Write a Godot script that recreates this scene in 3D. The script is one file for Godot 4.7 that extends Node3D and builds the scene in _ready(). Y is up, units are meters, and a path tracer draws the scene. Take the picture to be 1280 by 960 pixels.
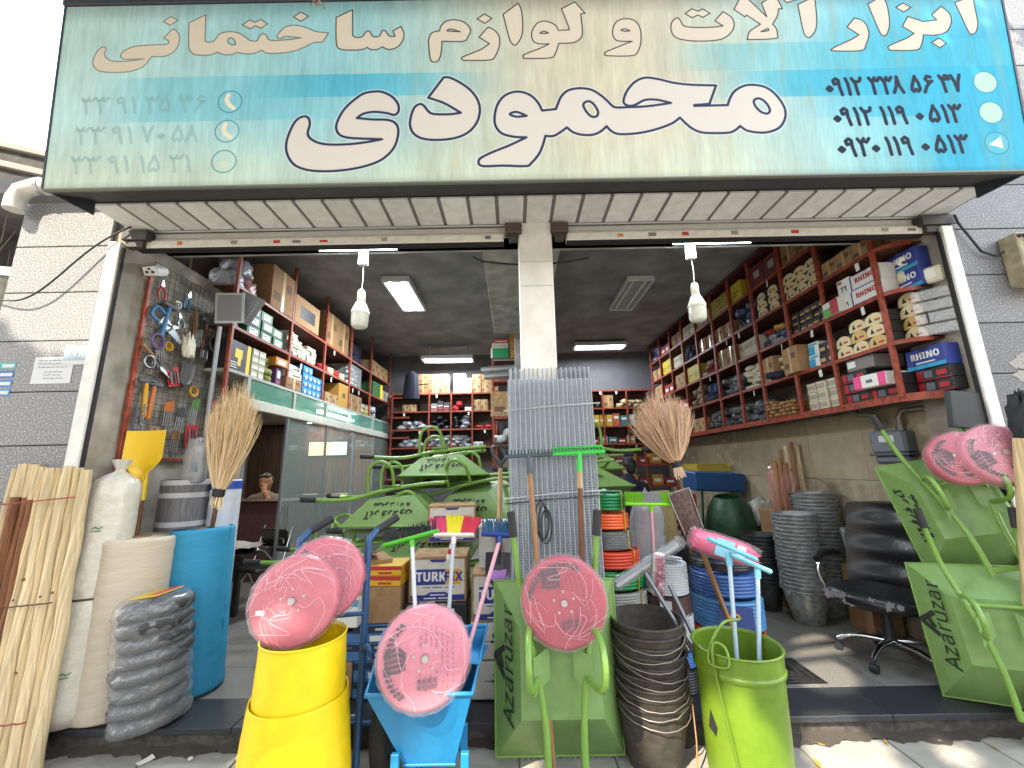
extends Node3D
# ---------------------------------------------------------------- geometry
class G:
	var v := PackedVector3Array()
	var n := PackedVector3Array()
	var u := PackedVector2Array()
	var c := PackedColorArray()
	var ix := PackedInt32Array()
	var col := Color(1, 1, 1)
	func vert(p: Vector3, nn: Vector3, uv := Vector2.ZERO) -> int:
		v.append(p)
		n.append(nn)
		u.append(uv)
		c.append(col)
		return v.size() - 1
	func tri(a: Vector3, b: Vector3, d: Vector3) -> void:   # counter-clockwise seen from outside
		var nn := (b - a).cross(d - a).normalized()
		var i := vert(a, nn)
		vert(b, nn)
		vert(d, nn)
		ix.append_array(PackedInt32Array([i, i + 2, i + 1]))
	func quad(a: Vector3, b: Vector3, d: Vector3, e: Vector3) -> void:
		var nn := (d - a).cross(e - b).normalized()
		var i := vert(a, nn, Vector2(0, 1))
		vert(b, nn, Vector2(1, 1))
		vert(d, nn, Vector2(1, 0))
		vert(e, nn, Vector2(0, 0))
		ix.append_array(PackedInt32Array([i, i + 2, i + 1, i, i + 3, i + 2]))
	func box(x0: float, x1: float, y0: float, y1: float, z0: float, z1: float, b := 0.0) -> G:
		return boxt(Transform3D(Basis(), Vector3((x0 + x1) / 2, (y0 + y1) / 2, (z0 + z1) / 2)), Vector3(absf(x1 - x0), absf(y1 - y0), absf(z1 - z0)), b)
	func boxt(t: Transform3D, s: Vector3, b := 0.0) -> G:
		var h := s / 2
		b = minf(b, minf(h.x, minf(h.y, h.z)) * 0.9)
		var ax := [Vector3(1, 0, 0), Vector3(0, 1, 0), Vector3(0, 0, 1)]
		for k in 3:
			var p: Vector3 = ax[k]
			var q: Vector3 = ax[(k + 1) % 3]
			var r: Vector3 = ax[(k + 2) % 3]
			var hq := q * (h.dot(q) - b)
			var hr := r * (h.dot(r) - b)
			for s2 in [1.0, -1.0]:
				var o: Vector3 = p * h.dot(p) * s2
				if s2 > 0:
					quad(t * (o - hq - hr), t * (o + hq - hr), t * (o + hq + hr), t * (o - hq + hr))
				else:
					quad(t * (o - hq + hr), t * (o + hq + hr), t * (o + hq - hr), t * (o - hq - hr))
		if b > 0.0:
			for k in 3:
				var p: Vector3 = ax[k]
				var q: Vector3 = ax[(k + 1) % 3]
				var r: Vector3 = ax[(k + 2) % 3]
				for s1 in [1.0, -1.0]:
					for s2 in [1.0, -1.0]:
						var e1: Vector3 = q * s1 * h.dot(q) + r * s2 * (h.dot(r) - b)
						var e2: Vector3 = q * s1 * (h.dot(q) - b) + r * s2 * h.dot(r)
						var pp: Vector3 = p * (h.dot(p) - b)
						if s1 * s2 > 0:
							quad(t * (e1 + pp), t * (e1 - pp), t * (e2 - pp), t * (e2 + pp))
						else:
							quad(t * (e1 - pp), t * (e1 + pp), t * (e2 + pp), t * (e2 - pp))
			for sx in [1.0, -1.0]:
				for sy in [1.0, -1.0]:
					for sz in [1.0, -1.0]:
						var a := Vector3(sx * h.x, sy * (h.y - b), sz * (h.z - b))
						var d := Vector3(sx * (h.x - b), sy * h.y, sz * (h.z - b))
						var e := Vector3(sx * (h.x - b), sy * (h.y - b), sz * h.z)
						if sx * sy * sz > 0:
							tri(t * a, t * d, t * e)
						else:
							tri(t * a, t * e, t * d)
		return self
	# grid of points f(i,j); normals from differences
	func grid(nu: int, nv: int, f: Callable, wrap_u := false, flip := false) -> G:
		var base := v.size()
		var pts: Array[Vector3] = []
		for j in nv + 1:
			for i in nu + 1:
				pts.append(f.call(float(i) / nu, float(j) / nv))
		for j in nv + 1:
			for i in nu + 1:
				var il := i - 1 if i > 0 else (nu - 1 if wrap_u else 0)
				var ir := i + 1 if i < nu else (1 if wrap_u else nu)
				var du: Vector3 = pts[j * (nu + 1) + ir] - pts[j * (nu + 1) + il]
				var dv: Vector3 = pts[mini(j + 1, nv) * (nu + 1) + i] - pts[maxi(j - 1, 0) * (nu + 1) + i]
				var nn := du.cross(dv)
				if nn.length_squared() < 1e-18:
					var j2 := 1 if j == 0 else nv - 1
					du = pts[j2 * (nu + 1) + ir] - pts[j2 * (nu + 1) + il]
					nn = du.cross(dv)
				nn = nn.normalized()
				vert(pts[j * (nu + 1) + i], -nn if flip else nn, Vector2(float(i) / nu, 1.0 - float(j) / nv))
		for j in nv:
			for i in nu:
				var a := base + j * (nu + 1) + i
				var b := a + 1
				var d := a + nu + 2
				var e := a + nu + 1
				if flip:
					ix.append_array(PackedInt32Array([a, b, d, a, d, e]))
				else:
					ix.append_array(PackedInt32Array([a, d, b, a, e, d]))
		return self
	# profile of Vector2(radius, height), bottom to top on the outside
	func lathe(prof: Array, t := Transform3D(), seg := 24, wob: Variant = null) -> G:
		for k in prof.size() - 1:
			var a: Vector2 = prof[k]
			var b: Vector2 = prof[k + 1]
			if a.distance_to(b) < 1e-6:
				continue
			var f := func(s: float, w: float) -> Vector3:
				var p := a.lerp(b, w)
				var ang := -s * TAU
				var rr := p.x
				if wob != null:
					rr *= wob.call(ang, p.y)
				return t * Vector3(cos(ang) * rr, p.y, sin(ang) * rr)
			grid(seg, 1, f, true)
		return self
	# smooth lathe through points
	func lathes(prof: Array, t := Transform3D(), seg := 24, wob: Variant = null, nv := 0) -> G:
		var m := prof.size() - 1
		if nv == 0:
			nv = m
		var f := func(s: float, w: float) -> Vector3:
			var q := w * m
			var k := mini(int(q), m - 1)
			var p: Vector2 = (prof[k] as Vector2).lerp(prof[k + 1], q - k)
			var ang := -s * TAU
			var rr := p.x
			if wob != null:
				rr *= wob.call(ang, p.y)
			return t * Vector3(cos(ang) * rr, p.y, sin(ang) * rr)
		return grid(seg, nv, f, true)
	func tube(pts: Array, rad: Variant, sides := 8, closed := false, caps := true) -> G:
		var m := pts.size()
		var tang: Array[Vector3] = []
		for i in m:
			var a: Vector3 = pts[(i - 1 + m) % m] if closed or i > 0 else pts[0]
			var b: Vector3 = pts[(i + 1) % m] if closed or i < m - 1 else pts[m - 1]
			tang.append((b - a).normalized())
		var t0 := tang[0]
		var nx := t0.cross(Vector3.UP if absf(t0.y) < 0.9 else Vector3.RIGHT).normalized()
		var base := v.size()
		var rings := m + 1 if closed else m
		for i in rings:
			var k := i % m
			var tg := tang[k]
			nx = (nx - tg * nx.dot(tg)).normalized()
			var ny := tg.cross(nx)
			var r: float = rad[k] if rad is Array else rad
			for s in sides + 1:
				var a := TAU * s / sides
				var d := nx * cos(a) + ny * sin(a)
				vert((pts[k] as Vector3) + d * r, d, Vector2(float(s) / sides, float(i) / maxi(m - 1, 1)))
		for i in rings - 1:
			for s in sides:
				var a := base + i * (sides + 1) + s
				ix.append_array(PackedInt32Array([a, a + sides + 1, a + 1, a + 1, a + sides + 1, a + sides + 2]))
		if caps and not closed:
			for e in [0, m - 1]:
				var nn := -tang[0] if e == 0 else tang[m - 1]
				var cc := vert(pts[e], nn)
				var first := cc + 1
				for s in sides:
					vert(v[base + e * (sides + 1) + s], nn)
				for s in sides:
					if e == 0:
						ix.append_array(PackedInt32Array([cc, first + s, first + (s + 1) % sides]))
					else:
						ix.append_array(PackedInt32Array([cc, first + (s + 1) % sides, first + s]))
		return self
	# polygon in XY, front face at z = d, back at z = 0
	func prism(poly: PackedVector2Array, d: float, t := Transform3D(), sides := true, back := true) -> G:
		if Geometry2D.is_polygon_clockwise(poly):
			poly = poly.duplicate()
			poly.reverse()
		var tr := Geometry2D.triangulate_polygon(poly)
		for k in range(0, tr.size(), 3):
			var a := poly[tr[k]]
			var b := poly[tr[k + 1]]
			var e := poly[tr[k + 2]]
			if (b - a).cross(e - a) < 0:
				var w := b
				b = e
				e = w
			tri(t * Vector3(a.x, a.y, d), t * Vector3(b.x, b.y, d), t * Vector3(e.x, e.y, d))
			if back:
				tri(t * Vector3(a.x, a.y, 0), t * Vector3(e.x, e.y, 0), t * Vector3(b.x, b.y, 0))
		if sides:
			for k in poly.size():
				var a := poly[k]
				var b := poly[(k + 1) % poly.size()]
				quad(t * Vector3(a.x, a.y, 0), t * Vector3(b.x, b.y, 0), t * Vector3(b.x, b.y, d), t * Vector3(a.x, a.y, d))
		return self
	# a bent plate: rows of points, given thickness along the surface normal
	func plate(nu: int, nv: int, f: Callable, th: float) -> G:
		grid(nu, nv, f)
		var eps := 0.004
		var off := func(a: float, b: float) -> Vector3:
			var p: Vector3 = f.call(a, b)
			var a0 := clampf(a - eps, 0, 1)
			var a1 := clampf(a + eps, 0, 1)
			var b0 := clampf(b - eps, 0, 1)
			var b1 := clampf(b + eps, 0, 1)
			var nn: Vector3 = ((f.call(a1, b) as Vector3) - (f.call(a0, b) as Vector3)).cross((f.call(a, b1) as Vector3) - (f.call(a, b0) as Vector3)).normalized()
			return p - nn * th
		grid(nu, nv, off, false, true)
		for e in 4:
			var rim := func(s: float, w: float) -> Vector3:
				var a := s if e < 2 else float(e - 2)
				var b := float(e) if e < 2 else s
				return (f.call(a, b) as Vector3) if w < 0.5 else (off.call(a, b) as Vector3)
			grid(nu if e < 2 else nv, 1, rim, false, e == 0 or e == 3)
		return self
	func mesh() -> ArrayMesh:
		var a := []
		a.resize(Mesh.ARRAY_MAX)
		a[Mesh.ARRAY_VERTEX] = v
		a[Mesh.ARRAY_NORMAL] = n
		a[Mesh.ARRAY_TEX_UV] = u
		a[Mesh.ARRAY_COLOR] = c
		a[Mesh.ARRAY_INDEX] = ix
		var m := ArrayMesh.new()
		m.add_surface_from_arrays(Mesh.PRIMITIVE_TRIANGLES, a)
		return m
# ---------------------------------------------------------------- scene helpers
var rng := RandomNumberGenerator.new()
var mats := {}
var tex := {}
func rf(a: float, b: float) -> float:
	return rng.randf_range(a, b)
func at(x: float, y: float, z: float, rx := 0.0, ry := 0.0, rz := 0.0) -> Transform3D:
	return Transform3D(Basis.from_euler(Vector3(deg_to_rad(rx), deg_to_rad(ry), deg_to_rad(rz))), Vector3(x, y, z))
# a frame whose +Y runs from a to b
func along(a: Vector3, b: Vector3, face := Vector3(0, 0, 1)) -> Transform3D:
	var y := (b - a).normalized()
	var x := y.cross(face).normalized()
	return Transform3D(Basis(x, y, x.cross(y)), a)
func thing(called: String, label: String, category: String, t := Transform3D(), group := "") -> Node3D:
	var o := Node3D.new()
	o.name = called
	add_child(o, true)
	o.transform = t
	return tag(o, label, category, group)
func tag(o: Node3D, label: String, category: String, group := "", kind := "") -> Node3D:
	if label:
		o.set_meta("label", label)
	if category:
		o.set_meta("category", category)
	if group:
		o.set_meta("group", group)
	if kind:
		o.set_meta("kind", kind)
	return o
func part(p: Node, called: String, g: Variant, m: Material, t := Transform3D()) -> MeshInstance3D:
	var o := MeshInstance3D.new()
	o.name = called
	o.mesh = g.mesh() if g is G else g
	o.material_override = m
	o.transform = t
	p.add_child(o, true)
	return o
func solo(called: String, g: Variant, m: Material, label: String, category: String, group := "", t := Transform3D()) -> MeshInstance3D:
	return tag(part(self, called, g, m, t), label, category, group)
func struct(called: String, g: Variant, m: Material, parent: Node = null) -> MeshInstance3D:
	var o := part(parent if parent else self, called, g, m)
	if not parent:
		o.set_meta("kind", "structure")
	return o
func dup(o: Node3D, t: Transform3D, label := "", group := "") -> Node3D:
	var r: Node3D = o.duplicate()
	add_child(r, true)
	r.transform = t
	if label:
		r.set_meta("label", label)
	if group:
		r.set_meta("group", group)
	return r
func noise_tex(seed_: int, type: int, freq: float, lo: Color, hi: Color, oct := 4, size := 512, normal := false, bump := 4.0) -> NoiseTexture2D:
	var nz := FastNoiseLite.new()
	nz.seed = seed_
	nz.noise_type = type
	nz.frequency = freq
	nz.fractal_octaves = oct
	var t := NoiseTexture2D.new()
	t.width = size
	t.height = size
	t.seamless = true
	t.noise = nz
	if normal:
		t.as_normal_map = true
		t.bump_strength = bump
	else:
		var r := Gradient.new()
		r.set_color(0, lo)
		r.set_color(1, hi)
		t.color_ramp = r
	return t
func make_textures() -> void:
	var w := Color(1, 1, 1)
	tex.blotch = noise_tex(3, FastNoiseLite.TYPE_SIMPLEX, 0.008, Color(0.74, 0.73, 0.71), w, 5)
	tex.soft = noise_tex(5, FastNoiseLite.TYPE_SIMPLEX, 0.01, Color(0.91, 0.91, 0.9), w, 4)
	tex.grain = noise_tex(7, FastNoiseLite.TYPE_VALUE, 0.12, Color(0.6, 0.6, 0.6), w, 3)
	tex.speck = noise_tex(9, FastNoiseLite.TYPE_CELLULAR, 0.09, Color(0.4, 0.4, 0.42), w, 2)
	tex.dirt = noise_tex(11, FastNoiseLite.TYPE_SIMPLEX, 0.012, Color(0.6, 0.58, 0.54), w, 6)
	tex.nfine = noise_tex(13, FastNoiseLite.TYPE_VALUE, 0.12, w, w, 3, 512, true, 3.0)
	tex.nlump = noise_tex(15, FastNoiseLite.TYPE_SIMPLEX, 0.012, w, w, 4, 512, true, 8.0)
	tex.ncrumple = noise_tex(17, FastNoiseLite.TYPE_CELLULAR, 0.018, w, w, 3, 512, true, 9.0)
	# long fibres: noise stretched along one axis
	var nz := FastNoiseLite.new()
	nz.seed = 21
	nz.noise_type = FastNoiseLite.TYPE_SIMPLEX
	nz.frequency = 0.03
	nz.fractal_octaves = 4
	var im := Image.create(256, 512, false, Image.FORMAT_RGB8)
	var im2 := Image.create(256, 512, false, Image.FORMAT_RGB8)
	for y in 512:
		for x in 256:
			var a := x / 256.0 * TAU
			var b := y / 512.0 * TAU
			var k := nz.get_noise_3d(cos(a) * 130.0, sin(a) * 130.0 + cos(b) * 12.0, sin(b) * 12.0) * 0.5 + 0.5
			var k2 := clampf(0.62 + k * 0.55, 0, 1)
			im.set_pixel(x, y, Color(k2, k2 * 0.98, k2 * 0.95))
			var k3 := clampf(0.35 + k * 0.9, 0, 1)
			im2.set_pixel(x, y, Color(k3, k3 * 0.92, k3 * 0.82))
	tex.streak = ImageTexture.create_from_image(im)
	tex.wood = ImageTexture.create_from_image(im2)
# col in sRGB. o: metal, spec, t (texture), ts (its scale per metre), n (normal), ns (strength), nsc (scale), alpha, emit, back, coat, vc
func mat(key: String, col: Color, rough := 0.7, o := {}) -> StandardMaterial3D:
	if mats.has(key):
		return mats[key]
	var m := StandardMaterial3D.new()
	m.resource_name = key
	m.albedo_color = col
	m.roughness = rough
	m.metallic = o.get("metal", 0.0)
	m.metallic_specular = o.get("spec", 0.5)
	m.cull_mode = BaseMaterial3D.CULL_DISABLED
	if o.has("t") or o.has("n"):
		m.uv1_triplanar = not o.get("uv", false)
		m.uv1_world_triplanar = o.get("world", false)
		var s: Variant = o.get("ts", 1.0)
		m.uv1_scale = s if s is Vector3 else Vector3(s, s, s)
	if o.has("t"):
		m.albedo_texture = tex[o.t]
	if o.has("n"):
		m.normal_enabled = true
		m.normal_texture = tex[o.n]
		m.normal_scale = o.get("ns", 0.5)
	if o.has("alpha"):
		m.transparency = BaseMaterial3D.TRANSPARENCY_ALPHA
		m.albedo_color.a = o.alpha
	if o.has("emit"):
		m.emission_enabled = true
		m.emission = o.get("ecol", col)
		m.emission_energy_multiplier = o.emit
	if o.has("back"):
		m.backlight_enabled = true
		m.backlight = o.back
	if o.has("coat"):
		m.clearcoat_enabled = true
		m.clearcoat = o.coat
		m.clearcoat_roughness = 0.15
	if o.has("rim"):
		m.rim_enabled = true
		m.rim = o.rim
	if o.get("vc", false):
		m.vertex_color_use_as_albedo = true
	mats[key] = m
	return m
func hexc(s: String) -> Color:
	return Color.html(s)
# small lettering: strokes as flat raised ink on a surface. strokes in a local frame, y up
func ink(strokes: Array, width: float, t: Transform3D, sx := 1.0, depth := 0.0015) -> G:
	var g := G.new()
	for s in strokes:
		var p := PackedVector2Array()
		for q in s:
			p.append(Vector2(q.x * sx, q.y * sx))
		if p.size() == 1:
			p = PackedVector2Array([p[0], p[0] + Vector2(width * 0.4, 0)])
		for poly in Geometry2D.offset_polyline(p, width / 2, Geometry2D.JOIN_ROUND, Geometry2D.END_ROUND):
			if not Geometry2D.is_polygon_clockwise(poly):
				g.prism(poly, depth, t, true, false)
	return g
func text_mesh(s: String, size: float, depth := 0.001, serif := false, bold := true) -> TextMesh:
	var m := TextMesh.new()
	var f := SystemFont.new()
	f.font_names = ["Droid Serif" if serif else "Droid Sans"]
	f.font_weight = 700 if bold else 400
	var fv := FontVariation.new()
	fv.base_font = f
	fv.variation_embolden = 0.5 if bold else 0.0
	m.font = fv
	m.text = s
	m.font_size = 32
	m.pixel_size = size / 23.0
	m.depth = depth
	m.curve_step = 2.0
	return m
# closed smooth curve through points; a point whose x is over 9000 is a corner
func smooth_ring(raw: Array, k := 0.5) -> PackedVector2Array:
	var p: Array[Vector2] = []
	for i in range(0, raw.size(), 2):
		var x: float = raw[i]
		var c := x > 9000
		if c:
			x -= 10000
		p.append(Vector2(x, raw[i + 1]) * k)
		if c:
			p.append(Vector2(x, raw[i + 1]) * k)
	var out := PackedVector2Array()
	var m := p.size()
	for i in m:
		var a := p[(i - 1 + m) % m]
		var b := p[i]
		var d := p[(i + 1) % m]
		var e := p[(i + 2) % m]
		if b.distance_to(d) < 0.01:
			out.append(b)
			continue
		for s in 5:
			out.append(b.cubic_interpolate(d, a, e, s / 5.0))
	return out
func fill_rings(im: Image, rings: Array, col: Color, grow_y := 0) -> void:
	var lo := 1e9
	var hi := -1e9
	for r in rings:
		for q in r:
			lo = minf(lo, q.y)
			hi = maxf(hi, q.y)
	for y in range(maxi(0, int(lo)), mini(im.get_height() - 1, int(hi) + 1) + 1):
		var xs := []
		for r in rings:
			for i in r.size():
				var a: Vector2 = r[i]
				var b: Vector2 = r[(i + 1) % r.size()]
				if (a.y > y + 0.5) != (b.y > y + 0.5):
					xs.append(a.x + (y + 0.5 - a.y) / (b.y - a.y) * (b.x - a.x))
		xs.sort()
		for i in range(0, xs.size() - 1, 2):
			var x0: float = xs[i]
			var x1: float = xs[i + 1]
			for x in range(maxi(0, int(x0)), mini(im.get_width() - 1, int(x1)) + 1):
				var cov := clampf(minf(x1, x + 1) - maxf(x0, x), 0, 1)
				im.set_pixel(x, y, im.get_pixel(x, y).lerp(col, cov * col.a))
func stroke_ring(im: Image, r: PackedVector2Array, w: float, col: Color, closed := true) -> void:
	var cov := {}
	var iw := im.get_width()
	for i in r.size() if closed else r.size() - 1:
		var a := r[i]
		var b := r[(i + 1) % r.size()]
		var ab := b - a
		var l2 := maxf(ab.length_squared(), 1e-6)
		for y in range(int(minf(a.y, b.y) - w - 1), int(maxf(a.y, b.y) + w + 2)):
			if y < 0 or y >= im.get_height():
				continue
			for x in range(int(minf(a.x, b.x) - w - 1), int(maxf(a.x, b.x) + w + 2)):
				if x < 0 or x >= iw:
					continue
				var q := Vector2(x + 0.5, y + 0.5)
				var d := q.distance_to(a + ab * clampf((q - a).dot(ab) / l2, 0, 1))
				var k := clampf(w / 2 - d + 0.5, 0, 1)
				if k > 0:
					var id := y * iw + x
					if k > cov.get(id, 0.0):
						cov[id] = k
	for id in cov:
		var x: int = id % iw
		var y: int = id / iw
		im.set_pixel(x, y, im.get_pixel(x, y).lerp(col, cov[id] * col.a))
# Persian digits as strokes, unit height, y down
func digit(ch: String) -> Array:
	match ch:
		"0": return [[Vector2(0.12, 0.62), Vector2(0.25, 0.5), Vector2(0.38, 0.62), Vector2(0.25, 0.74), Vector2(0.12, 0.62)], [Vector2(0.2, 0.62), Vector2(0.3, 0.62)]]
		"1": return [[Vector2(0.1, 0.05), Vector2(0.2, 0.35), Vector2(0.28, 0.98)]]
		"2": return [[Vector2(0.02, 0.05), Vector2(0.2, 0.35), Vector2(0.3, 0.98)], [Vector2(0.12, 0.2), Vector2(0.3, 0.26), Vector2(0.46, 0.2), Vector2(0.5, 0.03)]]
		"3": return [[Vector2(0.02, 0.05), Vector2(0.2, 0.35), Vector2(0.28, 0.98)], [Vector2(0.1, 0.18), Vector2(0.24, 0.22), Vector2(0.33, 0.04)], [Vector2(0.3, 0.18), Vector2(0.46, 0.24), Vector2(0.6, 0.04)]]
		"4": return [[Vector2(0.02, 0.05), Vector2(0.2, 0.38), Vector2(0.3, 0.98)], [Vector2(0.5, 0.08), Vector2(0.34, 0.04), Vector2(0.25, 0.16), Vector2(0.36, 0.26), Vector2(0.55, 0.24)]]
		"5": return [[Vector2(0.28, 0.03), Vector2(0.1, 0.55), Vector2(0.06, 0.8), Vector2(0.16, 0.92), Vector2(0.28, 0.8), Vector2(0.4, 0.92), Vector2(0.52, 0.78), Vector2(0.45, 0.42), Vector2(0.28, 0.1)]]
		"6": return [[Vector2(0.5, 0.1), Vector2(0.3, 0.04), Vector2(0.2, 0.22), Vector2(0.34, 0.38), Vector2(0.56, 0.34)], [Vector2(0.5, 0.36), Vector2(0.25, 0.62), Vector2(0.1, 0.98)]]
		"7": return [[Vector2(0.02, 0.05), Vector2(0.18, 0.4), Vector2(0.3, 0.95), Vector2(0.38, 0.4), Vector2(0.5, 0.02)]]
		"8": return [[Vector2(0.02, 0.95), Vector2(0.18, 0.55), Vector2(0.24, 0.03), Vector2(0.34, 0.55), Vector2(0.54, 0.95)]]
		"9": return [[Vector2(0.36, 0.3), Vector2(0.12, 0.36), Vector2(0.06, 0.16), Vector2(0.22, 0.03), Vector2(0.36, 0.14), Vector2(0.38, 0.5), Vector2(0.5, 0.98)]]
	return []
func digits_on(im: Image, s: String, x0: float, x1: float, y: float, h: float, w: float, col: Color, slope := 0.0) -> void:
	var adv := 0.0
	for ch in s:
		adv += 0.42 if ch in "01" else (0.3 if ch == " " else 0.66)
	var k := (x1 - x0) / adv
	var x := x0
	for ch in s:
		for st in digit(ch):
			var p := PackedVector2Array()
			for q in st:
				p.append(Vector2(x + q.x * k, y + q.y * h + slope * (x - x0)))
			stroke_ring(im, p, w, col, false)
		x += k * (0.42 if ch in "01" else (0.3 if ch == " " else 0.66))
# ---------------------------------------------------------------- the place
var cam: Camera3D
var SIGN_LETTERS := [
	["M",[1065,549,1037,563,1014,604,997,667,1003,720,1035,769,1094,794,1173,801,1261,795,1341,778,1402,751,1446,705,1464,653,1464,609,1448,584,1416,572,1354,569,11290,561,1317,542,1362,534,1416,541,1447,550,1465,535,1463,500,1437,465,1396,442,1360,439,1315,448,1275,477,1235,520,1210,569,1204,608,1221,638,1257,651,1311,656,11398,661,1338,672,1267,680,1187,681,1133,672,1096,650,1085,625,1092,586,1085,557]],
	["M",[1663,378,1649,389,11591,473,1659,500,11729,546,1677,552,1614,549,1591,535,1573,510,1555,502,1531,520,1517,566,1516,605,1532,639,1570,662,1632,669,1703,662,1757,639,1795,596,1810,542,1803,493,1776,447,1736,411,1690,383]],
	["M",[1802,773,1810,756,1852,733,1929,701,12004,665,1952,661,1902,645,1875,608,1873,559,1888,505,1922,466,1973,452,2022,468,2055,502,12074,543,12132,537,2140,516,2156,480,2185,452,2230,442,2280,448,2318,471,2350,502,2371,527,2388,535,2432,535,2521,532,12620,519,2562,503,2512,503,2472,523,2449,529,2427,522,2420,504,2436,461,2472,418,2518,398,2574,406,2640,425,2717,436,12818,441,12783,527,12719,531,12719,535,12860,534,2870,507,2893,471,2935,446,2980,442,3029,455,3070,493,3098,549,3097,597,3072,639,3032,659,2987,664,2933,654,12904,632,2884,649,2855,661,2789,662,2734,656,2692,631,12654,588,2616,615,2548,640,2470,656,2393,658,2360,642,12343,621,2316,645,2282,659,2238,658,2200,645,12176,623,2145,646,2117,661,12084,660,2072,702,2054,743,2020,784,1998,795,1905,791,1829,792,1807,785]],
	["M",[1937,557,1965,547,12007,566,1965,569]],
	["M",[2249,519,2267,504,2289,513,2309,550,2303,574,2280,574,2259,549]],
	["M",[2973,515,2996,506,3022,526,3036,560,3023,577,2996,567,2976,540]],
	["T",[10476,118,10439,162,461,177,456,193,392,195,323,200,277,219,260,245,275,261,311,263,10363,262,312,270,252,272,212,264,190,239,194,210,180,201,160,216,143,262,151,296,179,317,240,325,308,321,362,300,10389,262,10397,251,448,252,486,233,506,197,507,153,492,129]],
	["T",[10463,57,10495,76,10462,101,10430,81]],
	["T",[10615,52,10544,90,550,193,559,227,586,247,638,250,664,244,10676,235,699,247,733,251,10763,239,794,247,837,246,10869,231,897,247,966,246,1026,233,1077,207,1099,198,11131,198,11156,153,1101,145,1056,124,1012,112,969,119,944,143,932,167,946,176,971,166,11037,175,972,183,903,183,884,157,868,151,854,166,846,185,816,183,793,164,761,144,722,138,683,147,659,181,634,187,10620,180]],
	["T",[720,178,728,168,746,178,754,200,739,202,724,192]],
	["T",[10808,81,10832,94,10858,80,10887,103,10860,124,10836,111,10812,126,10778,105]],
	["T",[11031,48,11065,69,11033,94,10999,71]],
	["T",[11257,41,11186,78,1191,202,1208,232,1251,239,1303,237,11325,227,1342,238,1368,238,11392,226,1416,239,1450,232,1476,204,1484,165,11470,128,11436,149,11445,176,1419,173,1405,151,1390,148,1376,174,1349,174,1336,152,1321,149,1302,175,1276,177,11261,168]],
	["T",[1593,187,1606,162,11639,153,1645,129,1671,105,1710,101,1749,116,1773,151,1762,185,1740,207,11649,204,1645,265,1632,299,1611,303,1599,288,1591,216]],
	["T",[1671,154,1688,146,11729,160,1693,157]],
	["T",[11849,140,11810,188,11854,221,1813,250,1740,282,1737,296,1753,299,1856,299,1882,275,1898,227,1896,183,1875,154]],
	["T",[11834,74,11867,97,11836,121,11802,98]],
	["T",[11982,25,11916,78,1940,194,1954,224,1968,229,1987,205,1999,166,2000,97,1993,48]],
	["T",[12232,23,12172,56,2201,151,12197,161,12155,162,2141,135,2102,116,2067,123,2043,157,2038,191,2048,216,2073,226,12112,227,2081,244,2007,275,2000,287,2011,295,2114,295,2137,276,12155,226,2212,224,2243,210,2259,177,12255,83,12274,81]],
	["T",[2075,173,2092,165,12111,174,2092,176]],
	["T",[12472,222,2411,219,2391,194,2393,155,2412,123,2451,111,2490,123,2510,162,2511,216,2500,260,2472,291,2364,290,2352,280,2361,269]],
	["T",[2427,167,2444,161,12466,171,2444,173]],
	["T",[2674,112,2651,131,2644,170,2659,205,2705,222,2774,228,2853,222,2898,195,2919,157,2913,117,12877,85,12838,130,12871,156,2823,161,2753,161,2702,152,2686,122]],
	["T",[12742,69,12768,81,12790,70,12819,93,12787,112,12766,100,12739,113,12710,91]],
	["T",[12969,-3,12925,76,12970,113,12978,105,13034,151,2985,185,2973,218,2981,225,3092,222,3103,205,3101,174,13087,153,3112,111,13120,77,13137,77,13113,6,13048,47,13065,115]],
	["T",[13033,188,3064,173,3065,183]],
	["T",[13284,20,13206,57,3217,192,3230,218,3244,218,3271,183,3282,120]],
	["T",[3150,33,3160,46,3184,39,3227,26,3293,23,3300,6,3230,7,3172,19]],
	["T",[13445,129,13408,173,13455,212,3417,235,3339,272,3337,287,3456,288,3480,259,3498,213,3494,167,3474,140]],
	["T",[13582,21,13512,62,3546,199,3562,218,3578,208,3595,158,3596,74]],
	["T",[13678,127,13648,175,13694,210,3656,234,3580,267,3576,284,3589,290,3694,290,3721,260,13733,218,3787,220,3835,205,3862,164,3862,117,13830,80,13783,121,13802,147,13741,153]],
	["T",[13666,60,13698,82,13664,105,13632,81]],
	["T",[13798,235,13826,262,13796,282,13763,257]],
	["T",[13977,30,13893,62,3931,207,3945,218,3963,208,3977,167,3977,93]],
]
func _ready() -> void:
	rng.seed = 20
	set_view()
	make_textures()
	build_street()
	build_facade()
	build_sign()
	build_room()
	build_rest()
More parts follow.
